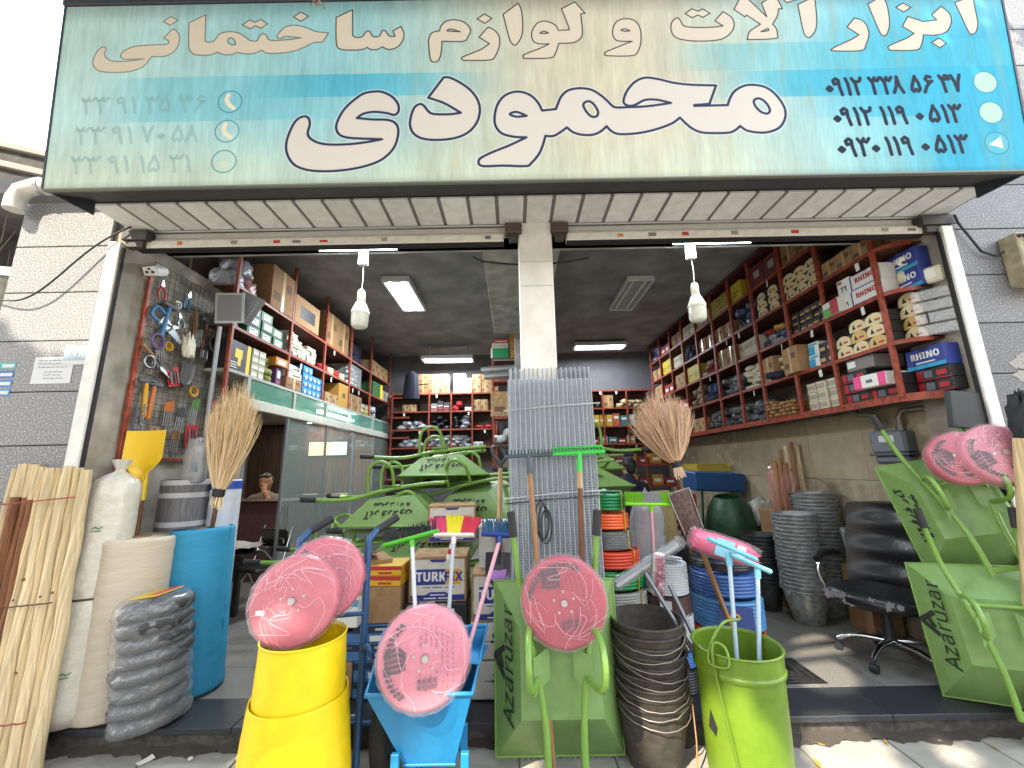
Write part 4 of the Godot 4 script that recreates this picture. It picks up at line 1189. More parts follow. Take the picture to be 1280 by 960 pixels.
func build_shelves() -> void:
	var red := rack_red()
	var shade := mat("shelf_board", hexc("6b3a30"), 0.7, {"t": "dirt", "ts": 1.5})
	var tagm := mat("price_tag", hexc("c9c7c0"), 0.7)
	# ---- right wall rack
	var rk := thing("wall_shelving", "long red steel shelving along the right shop wall", "shelving")
	var rz := [-0.24, -0.77, -1.25, -1.77, -2.22, -2.7, -3.2, -3.7, -4.2, -4.7, -5.2]
	var ry := [1.95, 2.34, 2.72, 3.08, 3.45]
	for z in rz:
		part(rk, "upright", G.new().box(2.785, 2.815, 1.93, 3.83, z - 0.016, z + 0.016, 0.003), red)
	for k in 5:
		var poly := PackedVector2Array([Vector2(5.3, 2.80), Vector2(5.3, 3.115), Vector2(0.1, 3.115)])
		for q in 7:
			var a := q / 6.0 * PI / 2
			poly.append(Vector2(0.24 - 0.14 * cos(a), 2.97 - 0.17 * sin(a)))
		if k == 0:
			poly = PackedVector2Array([Vector2(5.3, 2.80), Vector2(5.3, 3.115), Vector2(0.09, 3.115), Vector2(0.09, 3.0), Vector2(0.13, 2.88), Vector2(0.25, 2.80)])
		var tr := Transform3D(Basis(Vector3(0, 0, -1), Vector3(1, 0, 0), Vector3(0, -1, 0)), Vector3(0, ry[k] - 0.003, 0))
		part(rk, "shelf", G.new().prism(poly, 0.012, tr), shade)
		# red front lip follows the rounded end
		var lip := G.new()
		var edge: Array[Vector2] = []
		for q in range(3, poly.size()):
			edge.append(poly[q])
		edge.append(Vector2(5.3, 2.80))
		if k == 0:
			edge.push_front(Vector2(0.09, 3.115))
		for q in edge.size() - 1:
			var a := edge[q]
			var b := edge[q + 1]
			var m := (a + b) / 2
			var d := (b - a)
			lip.boxt(Transform3D(Basis(Vector3.UP, atan2(d.x, d.y)), Vector3(m.y - 0.004, ry[k] - (0.022 if k == 0 else 0.012), -m.x)), Vector3(d.length() + 0.004, 0.055 if k == 0 else 0.03, 0.008))
		part(rk, "shelf_edge", lip, red)
	part(rk, "back_panel", G.new().box(3.13, 3.14, 1.95, 3.83, -5.3, -0.36), mat("back_board", hexc("5a4a44"), 0.8))
	part(rk, "top_board", G.new().box(2.78, 3.12, 3.8, 3.83, -5.3, -0.2, 0.003), mat("maroon", hexc("4a1f22"), 0.7))
	for q in [[0, 2], [1, 2], [0, 3], [2, 2], [3, 1], [1, 1], [4, 3], [5, 2], [2, 4], [3, 3]]:
		part(rk, "price_tag", G.new().boxt(at(2.775, ry[q[1]] - 0.075, rz[q[0]] - rf(0.1, 0.3), 0, rf(60, 100), rf(-6, 6)), Vector3(0.035, 0.065, 0.001)), tagm)
	stock_right(rz, ry)
	# ---- left rack on top of the office
	var lk := thing("wall_shelving", "red steel shelving above the glass office on the left", "shelving")
	var lz := [-0.8, -1.72, -2.55, -3.4, -4.3, -5.4]
	var ly := [2.40, 2.79, 3.18]
	for z in lz:
		part(lk, "upright", G.new().box(-2.515, -2.485, 0.118 if z > -0.9 or z < -5.3 else 2.4, 3.83, z - 0.016, z + 0.016, 0.003), red)
	for k in [1, 2]:
		part(lk, "shelf", G.new().box(-2.94, -2.5, ly[k] - 0.014, ly[k] - 0.002, -5.4, -0.8), shade)
		part(lk, "shelf_edge", G.new().box(-2.498, -2.488, ly[k] - 0.028, ly[k] + 0.002, -5.4, -0.8, 0.002), red)
	part(lk, "back_panel", G.new().box(-2.97, -2.95, 2.4, 3.83, -5.4, -0.8), mat("back_board", hexc("5a4a44")))
	for q in [[1, 0], [2, 1], [3, 1], [2, 2], [3, 0]]:
		part(lk, "price_tag", G.new().boxt(at(-2.48, ly[q[1]] - 0.08 if q[1] else 2.7, lz[q[0]] - rf(0.1, 0.5), 0, 90, rf(-6, 6)), Vector3(0.035, 0.065, 0.001)), tagm)
	stock_left(lz, ly)
	# ---- back wall
	var by := [1.89, 2.24, 2.60, 2.96]
	for s in [[-2.45, -0.3, [-2.4, -1.66, -1.22, -0.8, -0.32], "red steel shelving on the back wall, left of the pillar"], [0.5, 2.78, [0.5, 1.1, 1.8, 2.28, 2.75], "red steel shelving on the back wall, right of the pillar"]]:
		var bk := thing("wall_shelving", s[3], "shelving")
		for x in s[2]:
			part(bk, "upright", G.new().box(x - 0.015, x + 0.015, 1.5 if s[0] < 0 else 1.85, 2.97 if s[0] > 0 else 3.0, -5.31, -5.28, 0.003), red)
		for y in by:
			part(bk, "shelf", G.new().box(s[0], s[1], y - 0.016, y - 0.002, -5.69, -5.3), shade)
			part(bk, "shelf_edge", G.new().box(s[0], s[1], y - 0.028, y + 0.002, -5.299, -5.288, 0.002), red)
		part(bk, "back_panel", G.new().box(s[0], s[1], 1.5, 2.95, -5.698, -5.69), mat("back_board", hexc("5a4a44")))
		for k in 6:
			part(bk, "price_tag", G.new().boxt(at(s[0] + 0.3 + k * 0.32, by[rng.randi() % 4] - 0.06, -5.28, 0, rf(-20, 20), 0), Vector3(0.035, 0.06, 0.001)), tagm)
	stock_back(by)
	# free standing rack behind the pillar
	var ck := thing("wall_shelving", "red steel rack with long silver tubes behind the white pillar", "shelving")
	for x in [-0.32, 0.55]:
		part(ck, "upright", G.new().box(x - 0.016, x + 0.016, 0.118, 3.55, -4.0, -3.965, 0.003), red)
		part(ck, "upright", G.new().box(x - 0.016, x + 0.016, 0.118, 3.55, -4.4, -4.365, 0.003), red)
	for y in [1.3, 1.85, 2.3, 2.92, 3.3]:
		part(ck, "shelf", G.new().box(-0.32, 0.55, y - 0.015, y, -4.4, -3.98), shade)
		part(ck, "shelf_edge", G.new().box(-0.32, 0.55, y - 0.035, y + 0.002, -3.979, -3.966, 0.002), red)
	stock_centre()
func carton_mat(k: int) -> Material:
	return [mat("kraft_a", hexc("9c7a55"), 0.85, {"t": "soft", "ts": 2.0}), mat("kraft_b", hexc("8d6a48"), 0.85, {"t": "soft", "ts": 2.4}), mat("kraft_c", hexc("a8865f"), 0.85, {"t": "blotch", "ts": 2.0})][k % 3]
func carton(key: String, s: Vector3, k := 0) -> Node3D:
	return make_box(key, "carton", s, carton_mat(k), "carton", [["tape", 0.44, 0.56, 0.0, 1.0, mat("tape", hexc("b39a6a"), 0.25)], ["print", 0.1, 0.38, 0.2, 0.4, mat("print_brown", hexc("5f452e"), 0.8)], ["print", 0.62, 0.86, 0.55, 0.75, mat("print_brown", hexc("5f452e"))]])
func where(side: String, level: int, bay: int) -> String:
	var lv: String = ["bottom", "second", "third", "fourth", "top"][level] if side == "right" else (["lowest", "middle", "top"][level] if side == "left" else ["lowest", "second", "third", "top"][level])
	var b: String = ["first", "second", "third", "fourth", "fifth", "sixth", "seventh", "eighth", "ninth", "tenth"][bay]
	if side == "back":
		return "on back %s shelf, %s bay" % [lv, b]
	return "on %s %s shelf, %s bay" % [side, lv, b]
func stock_right(rz: Array, ry: Array) -> void:
	var blackbox := mat("box_black", hexc("1f1e20"), 0.45)
	var cream := mat("lid_cream", hexc("c6b68c"), 0.5)
	var cream2 := mat("lid_tan", hexc("bb9a5f"), 0.5)
	var redp := mat("print_red", hexc("a32024"), 0.5)
	var pink := mat("print_pink", hexc("d0447e"), 0.5)
	var wht := mat("print_white", hexc("cfcfca"), 0.55)
	var navy := mat("print_navy", hexc("26357f"), 0.5)
	var beige := mat("box_beige", hexc("bdb39c"), 0.7)
	var yel := mat("print_yellow", hexc("d9b823"), 0.5)
	var cy := mat("print_cyan", hexc("2b8fb5"), 0.5)
	# black boxes with rounded cream lids
	var lid := PackedVector2Array()
	for k in 13:
		var a := PI - k / 12.0 * PI
		lid.append(Vector2(cos(a) * 0.075, 0.035 + sin(a) * 0.055))
	lid.append(Vector2(0.075, 0.0))
	lid.append(Vector2(-0.075, 0.0))
	for v in 2:
		var t := Node3D.new()
		t.name = "tool_case"
		t.set_meta("category", "tool box")
		part(t, "case", G.new().box(-0.1, 0.1, 0, 0.088, -0.24, 0, 0.004), blackbox)
		part(t, "cream_lid", G.new().prism(lid, 0.012, at(0.0, 0.0, 0.0005)), cream if v == 0 else cream2)
		part(t, "emblem", G.new().prism(PackedVector2Array([Vector2(-0.045, 0.02), Vector2(-0.01, 0.02), Vector2(-0.03, 0.062)]), 0.001, at(0, 0, 0.0128)), blackbox)
		part(t, "print", G.new().box(0.005, 0.05, 0.025, 0.04, 0.0128, 0.0138), redp)
		protos["case%d" % v] = t
	var flat := make_box("flat_black", "tool_carton", Vector3(0.235, 0.085, 0.28), blackbox, "tool box", [["red_panel", 0.03, 0.2, 0.15, 0.85, redp], ["white_panel", 0.25, 0.5, 0.2, 0.8, mat("print_grey", hexc("5e6068"))], ["red_print", 0.62, 0.9, 0.3, 0.7, redp], ["edge_stripe", 0.0, 1.0, 0.02, 0.1, redp]])
	var rhino := make_box("rhino_blue", "tool_carton", Vector3(0.27, 0.15, 0.3), navy, "tool box", [["blue_band", 0.0, 1.0, 0.02, 0.2, cy], ["small_print", 0.25, 0.75, 0.27, 0.33, wht]], [["RHINO", 0.52, 0.62, 0.045, wht]])
	var rhinow := make_box("rhino_white", "tool_carton", Vector3(0.27, 0.13, 0.3), wht, "tool box", [["navy_edge", 0.0, 0.04, 0, 1, navy], ["blue_band", 0.06, 0.96, 0.06, 0.12, navy]], [["RHINO", 0.5, 0.6, 0.04, redp]])
	var b71 := make_box("box71", "tool_carton", Vector3(0.13, 0.14, 0.25), wht, "tool box", [["red_band", 0.1, 0.4, 0.75, 0.9, redp]], [["71", 0.5, 0.35, 0.045, mat("print_grey", hexc("5e6068"))]])
	# end shelf beyond the first upright
	var e0 := bay_right(-0.235, 1.952)
	for j in 2:
		put(flat, e0 * jig(0.09, j * 0.086, -0.05 - 0.1, 1), "black and red flat tool box under the blue box at the bottom shelf's rounded end" if j else "black and red flat tool box, lowest at the bottom shelf's rounded end", "")
	put(rhino, e0 * jig(0.07, 0.172, -0.14, 1), "navy blue white lettered tool box on black boxes at the bottom shelf's rounded end", "")
	var e1 := bay_right(-0.235, 2.342)
	for j in 4:
		put(protos["case%d" % (1 if j == 1 else 0)], e1 * jig(0.06, j * 0.089, -0.14, 3), "black case with cream lid, %s at the second shelf's rounded end" % ["lowest", "second", "third", "topmost"][j], "cased tools at the second shelf's end")
	for j in 4:
		var cl := mat("clear_pack", Color(0.75, 0.76, 0.76), 0.15, {"alpha": 0.35})
		var t := thing("clear_pack", "clear plastic tool pack %s of four at the second shelf's rounded end" % ["lowest", "second from below", "third from below", "topmost"][j], "package", e1 * at(0.15, j * 0.085, -0.2, 0, 40, 0))
		part(t, "shell", G.new().box(-0.1, 0.1, 0, 0.078, -0.1, 0.05, 0.006), cl)
		part(t, "card", G.new().box(-0.09, -0.02, 0.01, 0.07, -0.05, 0.02), wht if j != 1 else yel)
		part(t, "tool", G.new().box(0.0, 0.08, 0.015, 0.05, -0.06, 0.03, 0.01), mat("steel_dark", hexc("4d5055")))
	var e2 := bay_right(-0.235, 2.722)
	for j in 2:
		put(rhino, e2 * jig(0.03, j * 0.151, -0.15, 1), "navy blue white lettered tool box, %s of the pair on the third shelf's rounded end" % ["lower", "upper"][j], "")
	var dev := thing("small_device", "small beige device on the third shelf's rounded end", "device", e2 * at(0.17, 0, -0.22, 0, 30, 0))
	part(dev, "case", G.new().box(-0.07, 0.07, 0, 0.12, -0.05, 0.03, 0.012), mat("beige_light", hexc("cbc3ab")))
	part(dev, "panel", G.new().box(-0.04, 0.03, 0.03, 0.1, 0.03, 0.034, 0.001), wht)
	# bay 0
	var b := bay_right(-0.755, 1.952)
	pile(b, flat, Vector3(0.235, 0.085, 0), 0.01, 2, 3, "black and red flat tool box " + where("right", 0, 0), "flat tool boxes on the right bottom shelf", -0.01, 1)
	put(make_box("pinkbox", "tool_carton", Vector3(0.26, 0.1, 0.25), wht, "tool box", [["pink_band", 0.0, 0.25, 0, 1, pink], ["pink_band", 0.78, 1.0, 0, 1, pink], ["logo", 0.4, 0.6, 0.35, 0.6, mat("print_grey", hexc("5e6068"))]]), b * jig(0.33, 0.09, 0.05, 4), "white and pink tool box standing proud " + where("right", 0, 0), "")
	put(make_box("greybox", "tool_carton", Vector3(0.25, 0.1, 0.25), mat("box_grey", hexc("6f6c6a"), 0.6), "tool box", [["label", 0.05, 0.35, 0.3, 0.8, wht]]), b * jig(0.2, 0.26, -0.02, 4), "grey tool box lying topmost " + where("right", 0, 0), "")
	b = bay_right(-0.755, 2.342)
	for i in 3:
		for j in 3 if i else 2:
			put(protos["case%d" % (1 if (i + j) % 3 == 2 else 0)], b * jig(0.1 + i * 0.155, j * 0.089, -0.02, 4), "black case with cream lid " + where("right", 1, 0) + spot_of(i, 3, j, 3), "cased tools on the right second shelf")
	b = bay_right(-0.755, 2.722)
	pile(b, rhinow, Vector3(0.27, 0.13, 0), 0.25, 1, 2, "white red lettered tool box " + where("right", 2, 0), "white tool boxes on the right third shelf")
	pile(b, b71, Vector3(0.13, 0.14, 0), 0.12, 1, 2, "white tool box numbered 71 " + where("right", 2, 0), "boxes numbered 71 on the right third shelf")
	put(make_box("greenred", "tool_carton", Vector3(0.2, 0.13, 0.2), wht, "tool box", [["green_field", 0.0, 0.5, 0, 0.6, mat("print_green", hexc("4d9a3b"), 0.5)], ["red_field", 0.5, 1.0, 0, 1, redp]]), b * jig(0.08, 0, 0.03, 8), "green, white and red tool box " + where("right", 2, 0), "")
	b = bay_right(-0.755, 3.082)
	pile(b, carton("tan_s", Vector3(0.16, 0.15, 0.25), 2), Vector3(0.16, 0.15, 0), 0.0, 3, 1, "small tan carton " + where("right", 3, 0), "tan cartons on the right fourth shelf")
	pile(bay_right(-0.25, 3.082), carton("tan_s", Vector3(0.16, 0.15, 0.25), 2), Vector3(0.16, 0.15, 0), -0.02, 1, 1, "small tan carton at the fourth shelf's rounded end", "", -0.12)
	# bay 1
	b = bay_right(-1.235, 1.952)
	var cb := make_box("beigebox", "small_box", Vector3(0.125, 0.085, 0.25), beige, "box", [["label", 0.15, 0.85, 0.25, 0.75, mat("label_grey", hexc("97917f"), 0.7)], ["tab", 0.05, 0.12, 0.1, 0.9, mat("print_brown", hexc("5f452e"))]])
	pile(b, cb, Vector3(0.125, 0.085, 0), 0.05, 3, 3, "beige small box " + where("right", 0, 1), "beige boxes on the right bottom shelf")
	b = bay_right(-1.235, 2.342)
	put(carton("flapbox", Vector3(0.22, 0.26, 0.28), 0), b * jig(0.0, 0, 0.05, 6), "open brown carton jutting from the shelf " + where("right", 1, 1), "")
	pile(b, make_box("bluewhite", "tool_carton", Vector3(0.12, 0.12, 0.22), wht, "tool box", [["cyan_field", 0.0, 0.6, 0.0, 0.7, cy], ["blue_text", 0.1, 0.9, 0.75, 0.9, cy]]), Vector3(0.12, 0.12, 0), 0.16, 1, 2, "white and cyan tool box " + where("right", 1, 1), "cyan boxes on the right second shelf")
	pile(b, make_box("darkpack", "tool_carton", Vector3(0.1, 0.1, 0.22), blackbox, "tool box", [["gold_print", 0.15, 0.7, 0.3, 0.6, cream2]]), Vector3(0.1, 0.1, 0), 0.28, 2, 2, "black tool box with gold print " + where("right", 1, 1), "gold printed boxes on the right second shelf")
	b = bay_right(-1.235, 2.722)
	pile(b, make_box("darkpack2", "tool_carton", Vector3(0.085, 0.07, 0.2), blackbox, "tool box", [["gold_print", 0.15, 0.8, 0.3, 0.5, cream2], ["brown_print", 0.2, 0.6, 0.6, 0.8, mat("print_brown", hexc("5f452e"))]]), Vector3(0.085, 0.07, 0), 0.02, 5, 3, "small black gold printed box " + where("right", 2, 1), "small dark boxes on the right third shelf")
	b = bay_right(-1.235, 3.082)
	for i in 3:
		for j in 3:
			put(protos["case0"], b * jig(0.08 + i * 0.155, j * 0.089, -0.02, 4), "black case with cream lid " + where("right", 3, 1) + spot_of(i, 3, j, 3), "cased tools on the right fourth shelf")
	# bay 2: wooden handles, gloves, cases
	b = bay_right(-1.755, 1.952)
	var hm := mat("handle_wood", hexc("c2a273"), 0.55, {"t": "wood", "ts": Vector3(3, 1, 3)})
	var hg := G.new().lathes([Vector2(0.0, 0), Vector2(0.016, 0.004), Vector2(0.02, 0.03), Vector2(0.015, 0.12), Vector2(0.019, 0.24), Vector2(0.013, 0.3), Vector2(0, 0.302)], Transform3D(), 10).mesh()
	for k in 26:
		var row := k / 6
		var o := part(self, "wooden_stick", hg, hm, b * (at(0.05 + (k % 6) * 0.075 + rf(-0.015, 0.015), 0.02 + row * 0.036, 0.03 + rf(-0.02, 0.03)) * at(0, 0, 0, -90 + rf(-6, 6), rf(-14, 14), 0)))
		tag(o, "turned wooden handle stick " + where("right", 0, 2) + spot_of(k % 6, 6, row, 5), "wooden stick", "wooden handle sticks on the right bottom shelf")
	b = bay_right(-1.755, 2.342)
	put(carton("glovebox", Vector3(0.2, 0.27, 0.3), 0), b * jig(0.1, 0, 0.0, 5), "brown carton beside white gloves " + where("right", 1, 2), "")
	var gl := mat("glove_white", hexc("c3bda9"), 0.9, {"n": "nlump", "ns": 0.5, "ts": 6.0})
	heap(b * at(0.2, 0, 0), "glove_bundle", "gloves", [gl], Vector3(0.13, 0.06, 0.2), 0.3, 0.25, "bundle of cream cotton gloves " + where("right", 1, 2), "cream gloves on the right second shelf", 0.35)
	heap(b * at(0.1, 0.0, 0.08), "glove_bundle", "gloves", [mat("cloth_navy", hexc("1d1f33"), 0.9)], Vector3(0.2, 0.08, 0.16), 0.25, 0.08, "navy cloth gloves hanging over the edge " + where("right", 1, 2), "navy gloves on the right second shelf", 0.4)
	b = bay_right(-1.755, 2.722)
	heap(b, "clear_bag", "bag", [mat("bag_clear", hexc("8d9098"), 0.25, {"n": "ncrumple", "ns": 0.8, "ts": 5.0}), mat("bag_blue", hexc("3a4768"), 0.3, {"n": "ncrumple", "ns": 0.8, "ts": 5.0})], Vector3(0.17, 0.09, 0.2), 0.46, 0.16, "crumpled blue grey plastic bag " + where("right", 2, 2), "bags on the right third shelf, third bay", 0.4)
	heap(b * at(0.1, 0.13, 0.03), "glove_bundle", "gloves", [mat("glove_yellow", hexc("b8953a"), 0.8), mat("glove_red", hexc("7d2420"), 0.8)], Vector3(0.13, 0.06, 0.16), 0.3, 0.05, "yellow and red work gloves on bags " + where("right", 2, 2), "work gloves on the right third shelf", 0.4)
	b = bay_right(-1.755, 3.082)
	for i in 2:
		for j in 3:
			put(protos["case0"], b * jig(0.14 + i * 0.2, j * 0.089, -0.02, 6), "black case with cream lid " + where("right", 3, 2) + spot_of(i, 2, j, 3), "cased tools on the right fourth shelf, third bay")
	# top shelf, first three bays
	var mar := make_box("maroon_box", "carton", Vector3(0.24, 0.26, 0.3), mat("box_maroon", hexc("5c2426"), 0.7), "carton", [["label", 0.3, 0.7, 0.4, 0.7, mat("label_grey", hexc("97917f"))]])
	for k in 3:
		pile(bay_right(rz[k + 1] + 0.015, 3.452), mar if k != 1 else carton("tan_m", Vector3(0.22, 0.25, 0.3), 1), Vector3(0.24, 0.26, 0), 0.0, 2, 1, ("maroon carton " if k != 1 else "brown carton ") + where("right", 4, k), "cartons on the right top shelf")
	# farther bays by kind
	var greybag := [mat("bag_grey", hexc("55585c"), 0.3, {"n": "ncrumple", "ns": 0.9, "ts": 5.0}), mat("bag_dark", hexc("3c3e42"), 0.35, {"n": "ncrumple", "ns": 0.9, "ts": 5.0})]
	var kinds := [
		["B", "B", "B", "C", "W", "R", "C"], ["G", "B", "K", "P", "R", "C", "G"], ["W", "C", "S", "Y", "C", "R", "C"], ["V", "C", "C", "K", "W", "Y", "C"], ["Y", "T", "N", "W", "C", "R", "V"]]
	for lv in 5:
		for k in 7:
			var i := k + 3
			var w: float = rz[i] - rz[i + 1] - 0.03
			b = bay_right(rz[i + 1] + 0.016, ry[lv] + 0.002)
			var wt := where("right", lv, i)
			var gp := "%s shelf goods, bay %d of the right wall" % [["bottom", "second", "third", "fourth", "top"][lv], i + 1]
			match kinds[lv][k]:
				"B": heap(b, "plastic_bag", "bag", greybag, Vector3(0.16, 0.1, 0.22), w, 0.28, "crumpled grey plastic bag " + wt, gp, 0.45)
				"V": heap(b, "plastic_bag", "bag", [mat("bag_blue", hexc("3a4768")), mat("bag_violet", hexc("565a80"), 0.3, {"n": "ncrumple", "ns": 0.9, "ts": 5.0})], Vector3(0.18, 0.12, 0.22), w, 0.27, "crumpled blue plastic bag " + wt, gp, 0.45)
				"G": heap(b, "glove_bundle", "gloves", [gl], Vector3(0.14, 0.06, 0.2), w, 0.26, "bundle of cream cotton gloves " + wt, gp, 0.35)
				"K": heap(b, "glove_bundle", "gloves", [mat("cloth_black", hexc("232326"), 0.85), mat("cloth_blue", hexc("2b3d63"), 0.85)], Vector3(0.1, 0.14, 0.14), w, 0.28, "black and blue work gloves " + wt, gp, 0.4)
				"P": heap(b, "cloth_pack", "cloth", [mat("khaki", hexc("6e6448"), 0.85, {"n": "nlump", "ns": 0.5, "ts": 6.0})], Vector3(0.2, 0.12, 0.22), w, 0.26, "khaki cloth pack " + wt, gp, 0.3)
				"S": heap(b, "cloth_pack", "cloth", [mat("cloth_red", hexc("8a2730"), 0.85), mat("cloth_white", hexc("b9b4ae"), 0.85)], Vector3(0.14, 0.07, 0.2), w, 0.24, "red and white cloth pack " + wt, gp, 0.3)
				"W": pile(b, make_box("wbox", "small_box", Vector3(0.1, 0.2, 0.2), mat("box_cream", hexc("bcb5a0"), 0.7), "box", [["label", 0.1, 0.9, 0.5, 0.8, mat("label_grey", hexc("97917f"))]]), Vector3(0.1, 0.2, 0), 0.02, int(w / 0.105), 1, "cream upright box " + wt, gp)
				"C": pile(b, carton("kc%d" % (lv % 3), Vector3(0.2, 0.2 + 0.02 * (lv % 3), 0.28), lv), Vector3(0.2, 0.2, 0), 0.01, int(w / 0.205), 1, "brown carton " + wt, gp)
				"R": pile(b, make_box("redbox", "carton", Vector3(0.2, 0.17, 0.28), mat("box_red", hexc("85251f"), 0.6), "carton", [["label", 0.2, 0.8, 0.3, 0.6, wht]]), Vector3(0.2, 0.17, 0), 0.01, int(w / 0.205), 1, "red carton " + wt, gp)
				"Y": pile(b, make_box("yelbox", "carton", Vector3(0.21, 0.25, 0.28), mat("box_yellow", hexc("b5a01e"), 0.6), "carton", [["print", 0.2, 0.8, 0.45, 0.5, blackbox], ["print", 0.2, 0.6, 0.3, 0.35, blackbox]]), Vector3(0.21, 0.25, 0), 0.01, int(w / 0.215), 1, "yellow carton " + wt, gp)
				"T":
					var tm := G.new().tube([Vector3(0, 0, -0.28), Vector3(0, 0, 0)], 0.028, 12).mesh()
					for q in int(w / 0.06):
						for j in 4:
							tag(part(self, "caulk_tube", tm, mat("tube_olive", hexc("9b8d37"), 0.5), b * at(0.035 + q * 0.06, 0.03 + j * 0.058, 0)), "olive yellow tube " + wt + spot_of(q, 7, j, 4), "tube", gp)
				"N": pile(b, make_box("nbox", "small_box", Vector3(0.1, 0.11, 0.22), mat("box_tan", hexc("a08b6c"), 0.7), "box", [["label", 0.15, 0.85, 0.2, 0.7, mat("label_grey", hexc("97917f"))]]), Vector3(0.1, 0.11, 0), 0.02, int(w / 0.105), 2, "small tan box " + wt, gp)
func stock_left(lz: Array, ly: Array) -> void:
	var wht := mat("print_white", hexc("cfcfca"))
	var blk := mat("box_black", hexc("1f1e20"))
	var grn := make_box("green_box", "small_box", Vector3(0.19, 0.105, 0.3), mat("box_green", hexc("1f7d4c"), 0.55, {"t": "speck", "ts": 6.0}), "box", [["label", 0.18, 0.82, 0.2, 0.8, wht], ["print", 0.25, 0.6, 0.55, 0.65, blk], ["print", 0.68, 0.75, 0.3, 0.45, blk]])
	var b := bay_left(-0.8, 2.792)
	for i in 3:
		for j in [3, 3, 2][i]:
			put(grn, b * jig(0.34 + i * 0.2, j * 0.106, -0.02 - rf(0, 0.02), 2), "green printed box with white label " + where("left", 1, 0) + spot_of(i, 3, j, 3), "green boxes on the left middle shelf")
	heap(b * at(0.03, 0, 0), "plastic_bag", "bag", [mat("bag_clear", hexc("8d9098"))], Vector3(0.18, 0.1, 0.2), 0.2, 0.18, "clear bag of white hooks " + where("left", 1, 0), "clear bags on the left middle shelf", 0.4)
	b = bay_left(-1.72, 2.792)
	var wb := make_box("white_box", "small_box", Vector3(0.1, 0.055, 0.25), mat("box_white", hexc("b9b4a6"), 0.7), "box", [["label", 0.15, 0.7, 0.3, 0.7, mat("label_grey", hexc("97917f"))], ["mark", 0.75, 0.9, 0.3, 0.7, mat("print_brown", hexc("5f452e"))]])
	for i in 6:
		for j in [5, 5, 4, 3, 4, 4][i]:
			put(wb, b * jig(0.07 + i * 0.108, j * 0.056, -0.02 - rf(0, 0.03), 5), "small white box in the stacks " + where("left", 1, 1) + spot_of(i, 6, j, 5), "white boxes on the left middle shelf")
	b = bay_left(-2.55, 2.792)
	for k in 4:
		var g := G.new()
		var pts := []
		for q in 90:
			var a := q * 0.5
			pts.append(Vector3(cos(a) * (0.1 + 0.01 * sin(q * 0.7)), 0.02 + 0.0011 * q + 0.01 * sin(q * 0.23), sin(a) * 0.1))
		g.tube(pts, 0.011, 5)
		solo("rope_coil", g, [mat("rope_red", hexc("a3261f"), 0.8), mat("rope_cream", hexc("c3b89a"), 0.8)][k % 2], ("red" if k % 2 == 0 else "cream") + " rope coil, %s %s" % [["first", "first", "second", "second"][k], where("left", 1, 2)], "rope", "", b * at(0.16 + k * 0.19, 0.0, -0.14))
	b = bay_left(-3.4, 2.792)
	var cage := thing("clear_crate", "clear plastic crate full of silver fittings " + where("left", 1, 3), "crate", b * at(0.3, 0, -0.02))
	part(cage, "shell", G.new().box(-0.24, 0.24, 0, 0.34, -0.35, 0, 0.008), mat("clear_pack", Color(0.75, 0.76, 0.76)))
	for k in 12:
		part(cage, "fitting", blob_mesh("fit%d" % (k % 3), 60 + k % 3, Vector3(0.14, 0.1, 0.12), 0.4), mat("steel_bright", hexc("a9acb0"), 0.3, {"metal": 0.8}), at(-0.16 + (k % 3) * 0.15, 0.01 + (k / 3) * 0.075, -0.12, rf(0, 40), rf(0, 90), 0))
	pile(bay_left(-4.3, 2.792), make_box("bigGreen", "carton", Vector3(0.5, 0.28, 0.35), mat("box_dkgreen", hexc("29592b"), 0.6), "carton", [["yellow_panel", 0.75, 1.0, 0, 1, mat("print_yellow", hexc("d9b823"))]]), Vector3(0.5, 0.28, 0), 0.2, 1, 1, "wide dark green carton with yellow end " + where("left", 1, 4), "")
	pile(bay_left(-4.3, 2.792), make_box("widewhite", "carton", Vector3(0.5, 0.1, 0.35), mat("box_white", hexc("b9b4a6")), "carton", [["label", 0.7, 0.9, 0.2, 0.8, wht]]), Vector3(0.5, 0.1, 0), 0.75, 1, 2, "flat white carton " + where("left", 1, 4), "flat cartons on the left middle shelf")
	# lowest level, on the office roof
	b = bay_left(-0.8, 2.397)
	put(make_box("drillbox", "tool_carton", Vector3(0.3, 0.28, 0.2), blk, "tool box", [["yellow_edge", 0.82, 1.0, 0, 1, mat("print_yellow", hexc("d9b823"))], ["drill_print", 0.25, 0.6, 0.45, 0.75, mat("print_yellow", hexc("d9b823"))], ["drill_print", 0.4, 0.55, 0.2, 0.45, mat("print_yellow", hexc("d9b823"))], ["text", 0.08, 0.4, 0.1, 0.13, wht], ["text", 0.08, 0.35, 0.18, 0.21, wht], ["text", 0.08, 0.38, 0.26, 0.29, wht]]), b * jig(0.18, 0, -0.02, 3), "black and yellow drill box " + where("left", 0, 0), "")
	for i in 2:
		for j in 4:
			put(make_box("smallbeige", "small_box", Vector3(0.1, 0.07, 0.2), mat("box_sage", hexc("a9a68c"), 0.7), "box", [["label", 0.1, 0.9, 0.2, 0.6, wht]]), b * jig(0.4 + i * 0.105, j * 0.071, -0.02, 4), "sage green small box " + where("left", 0, 0) + spot_of(i, 2, j, 4), "sage boxes on the left lowest shelf")
	heap(b * at(0.56, 0, 0), "hemp_hank", "hemp", [mat("hemp_olive", hexc("7b7a42"), 0.9, {"n": "nlump", "ns": 0.8, "ts": 8.0})], Vector3(0.17, 0.085, 0.2), 0.18, 0.3, "olive hank of hemp fibre stacked " + where("left", 0, 0), "hemp hanks on the left lowest shelf", 0.3)
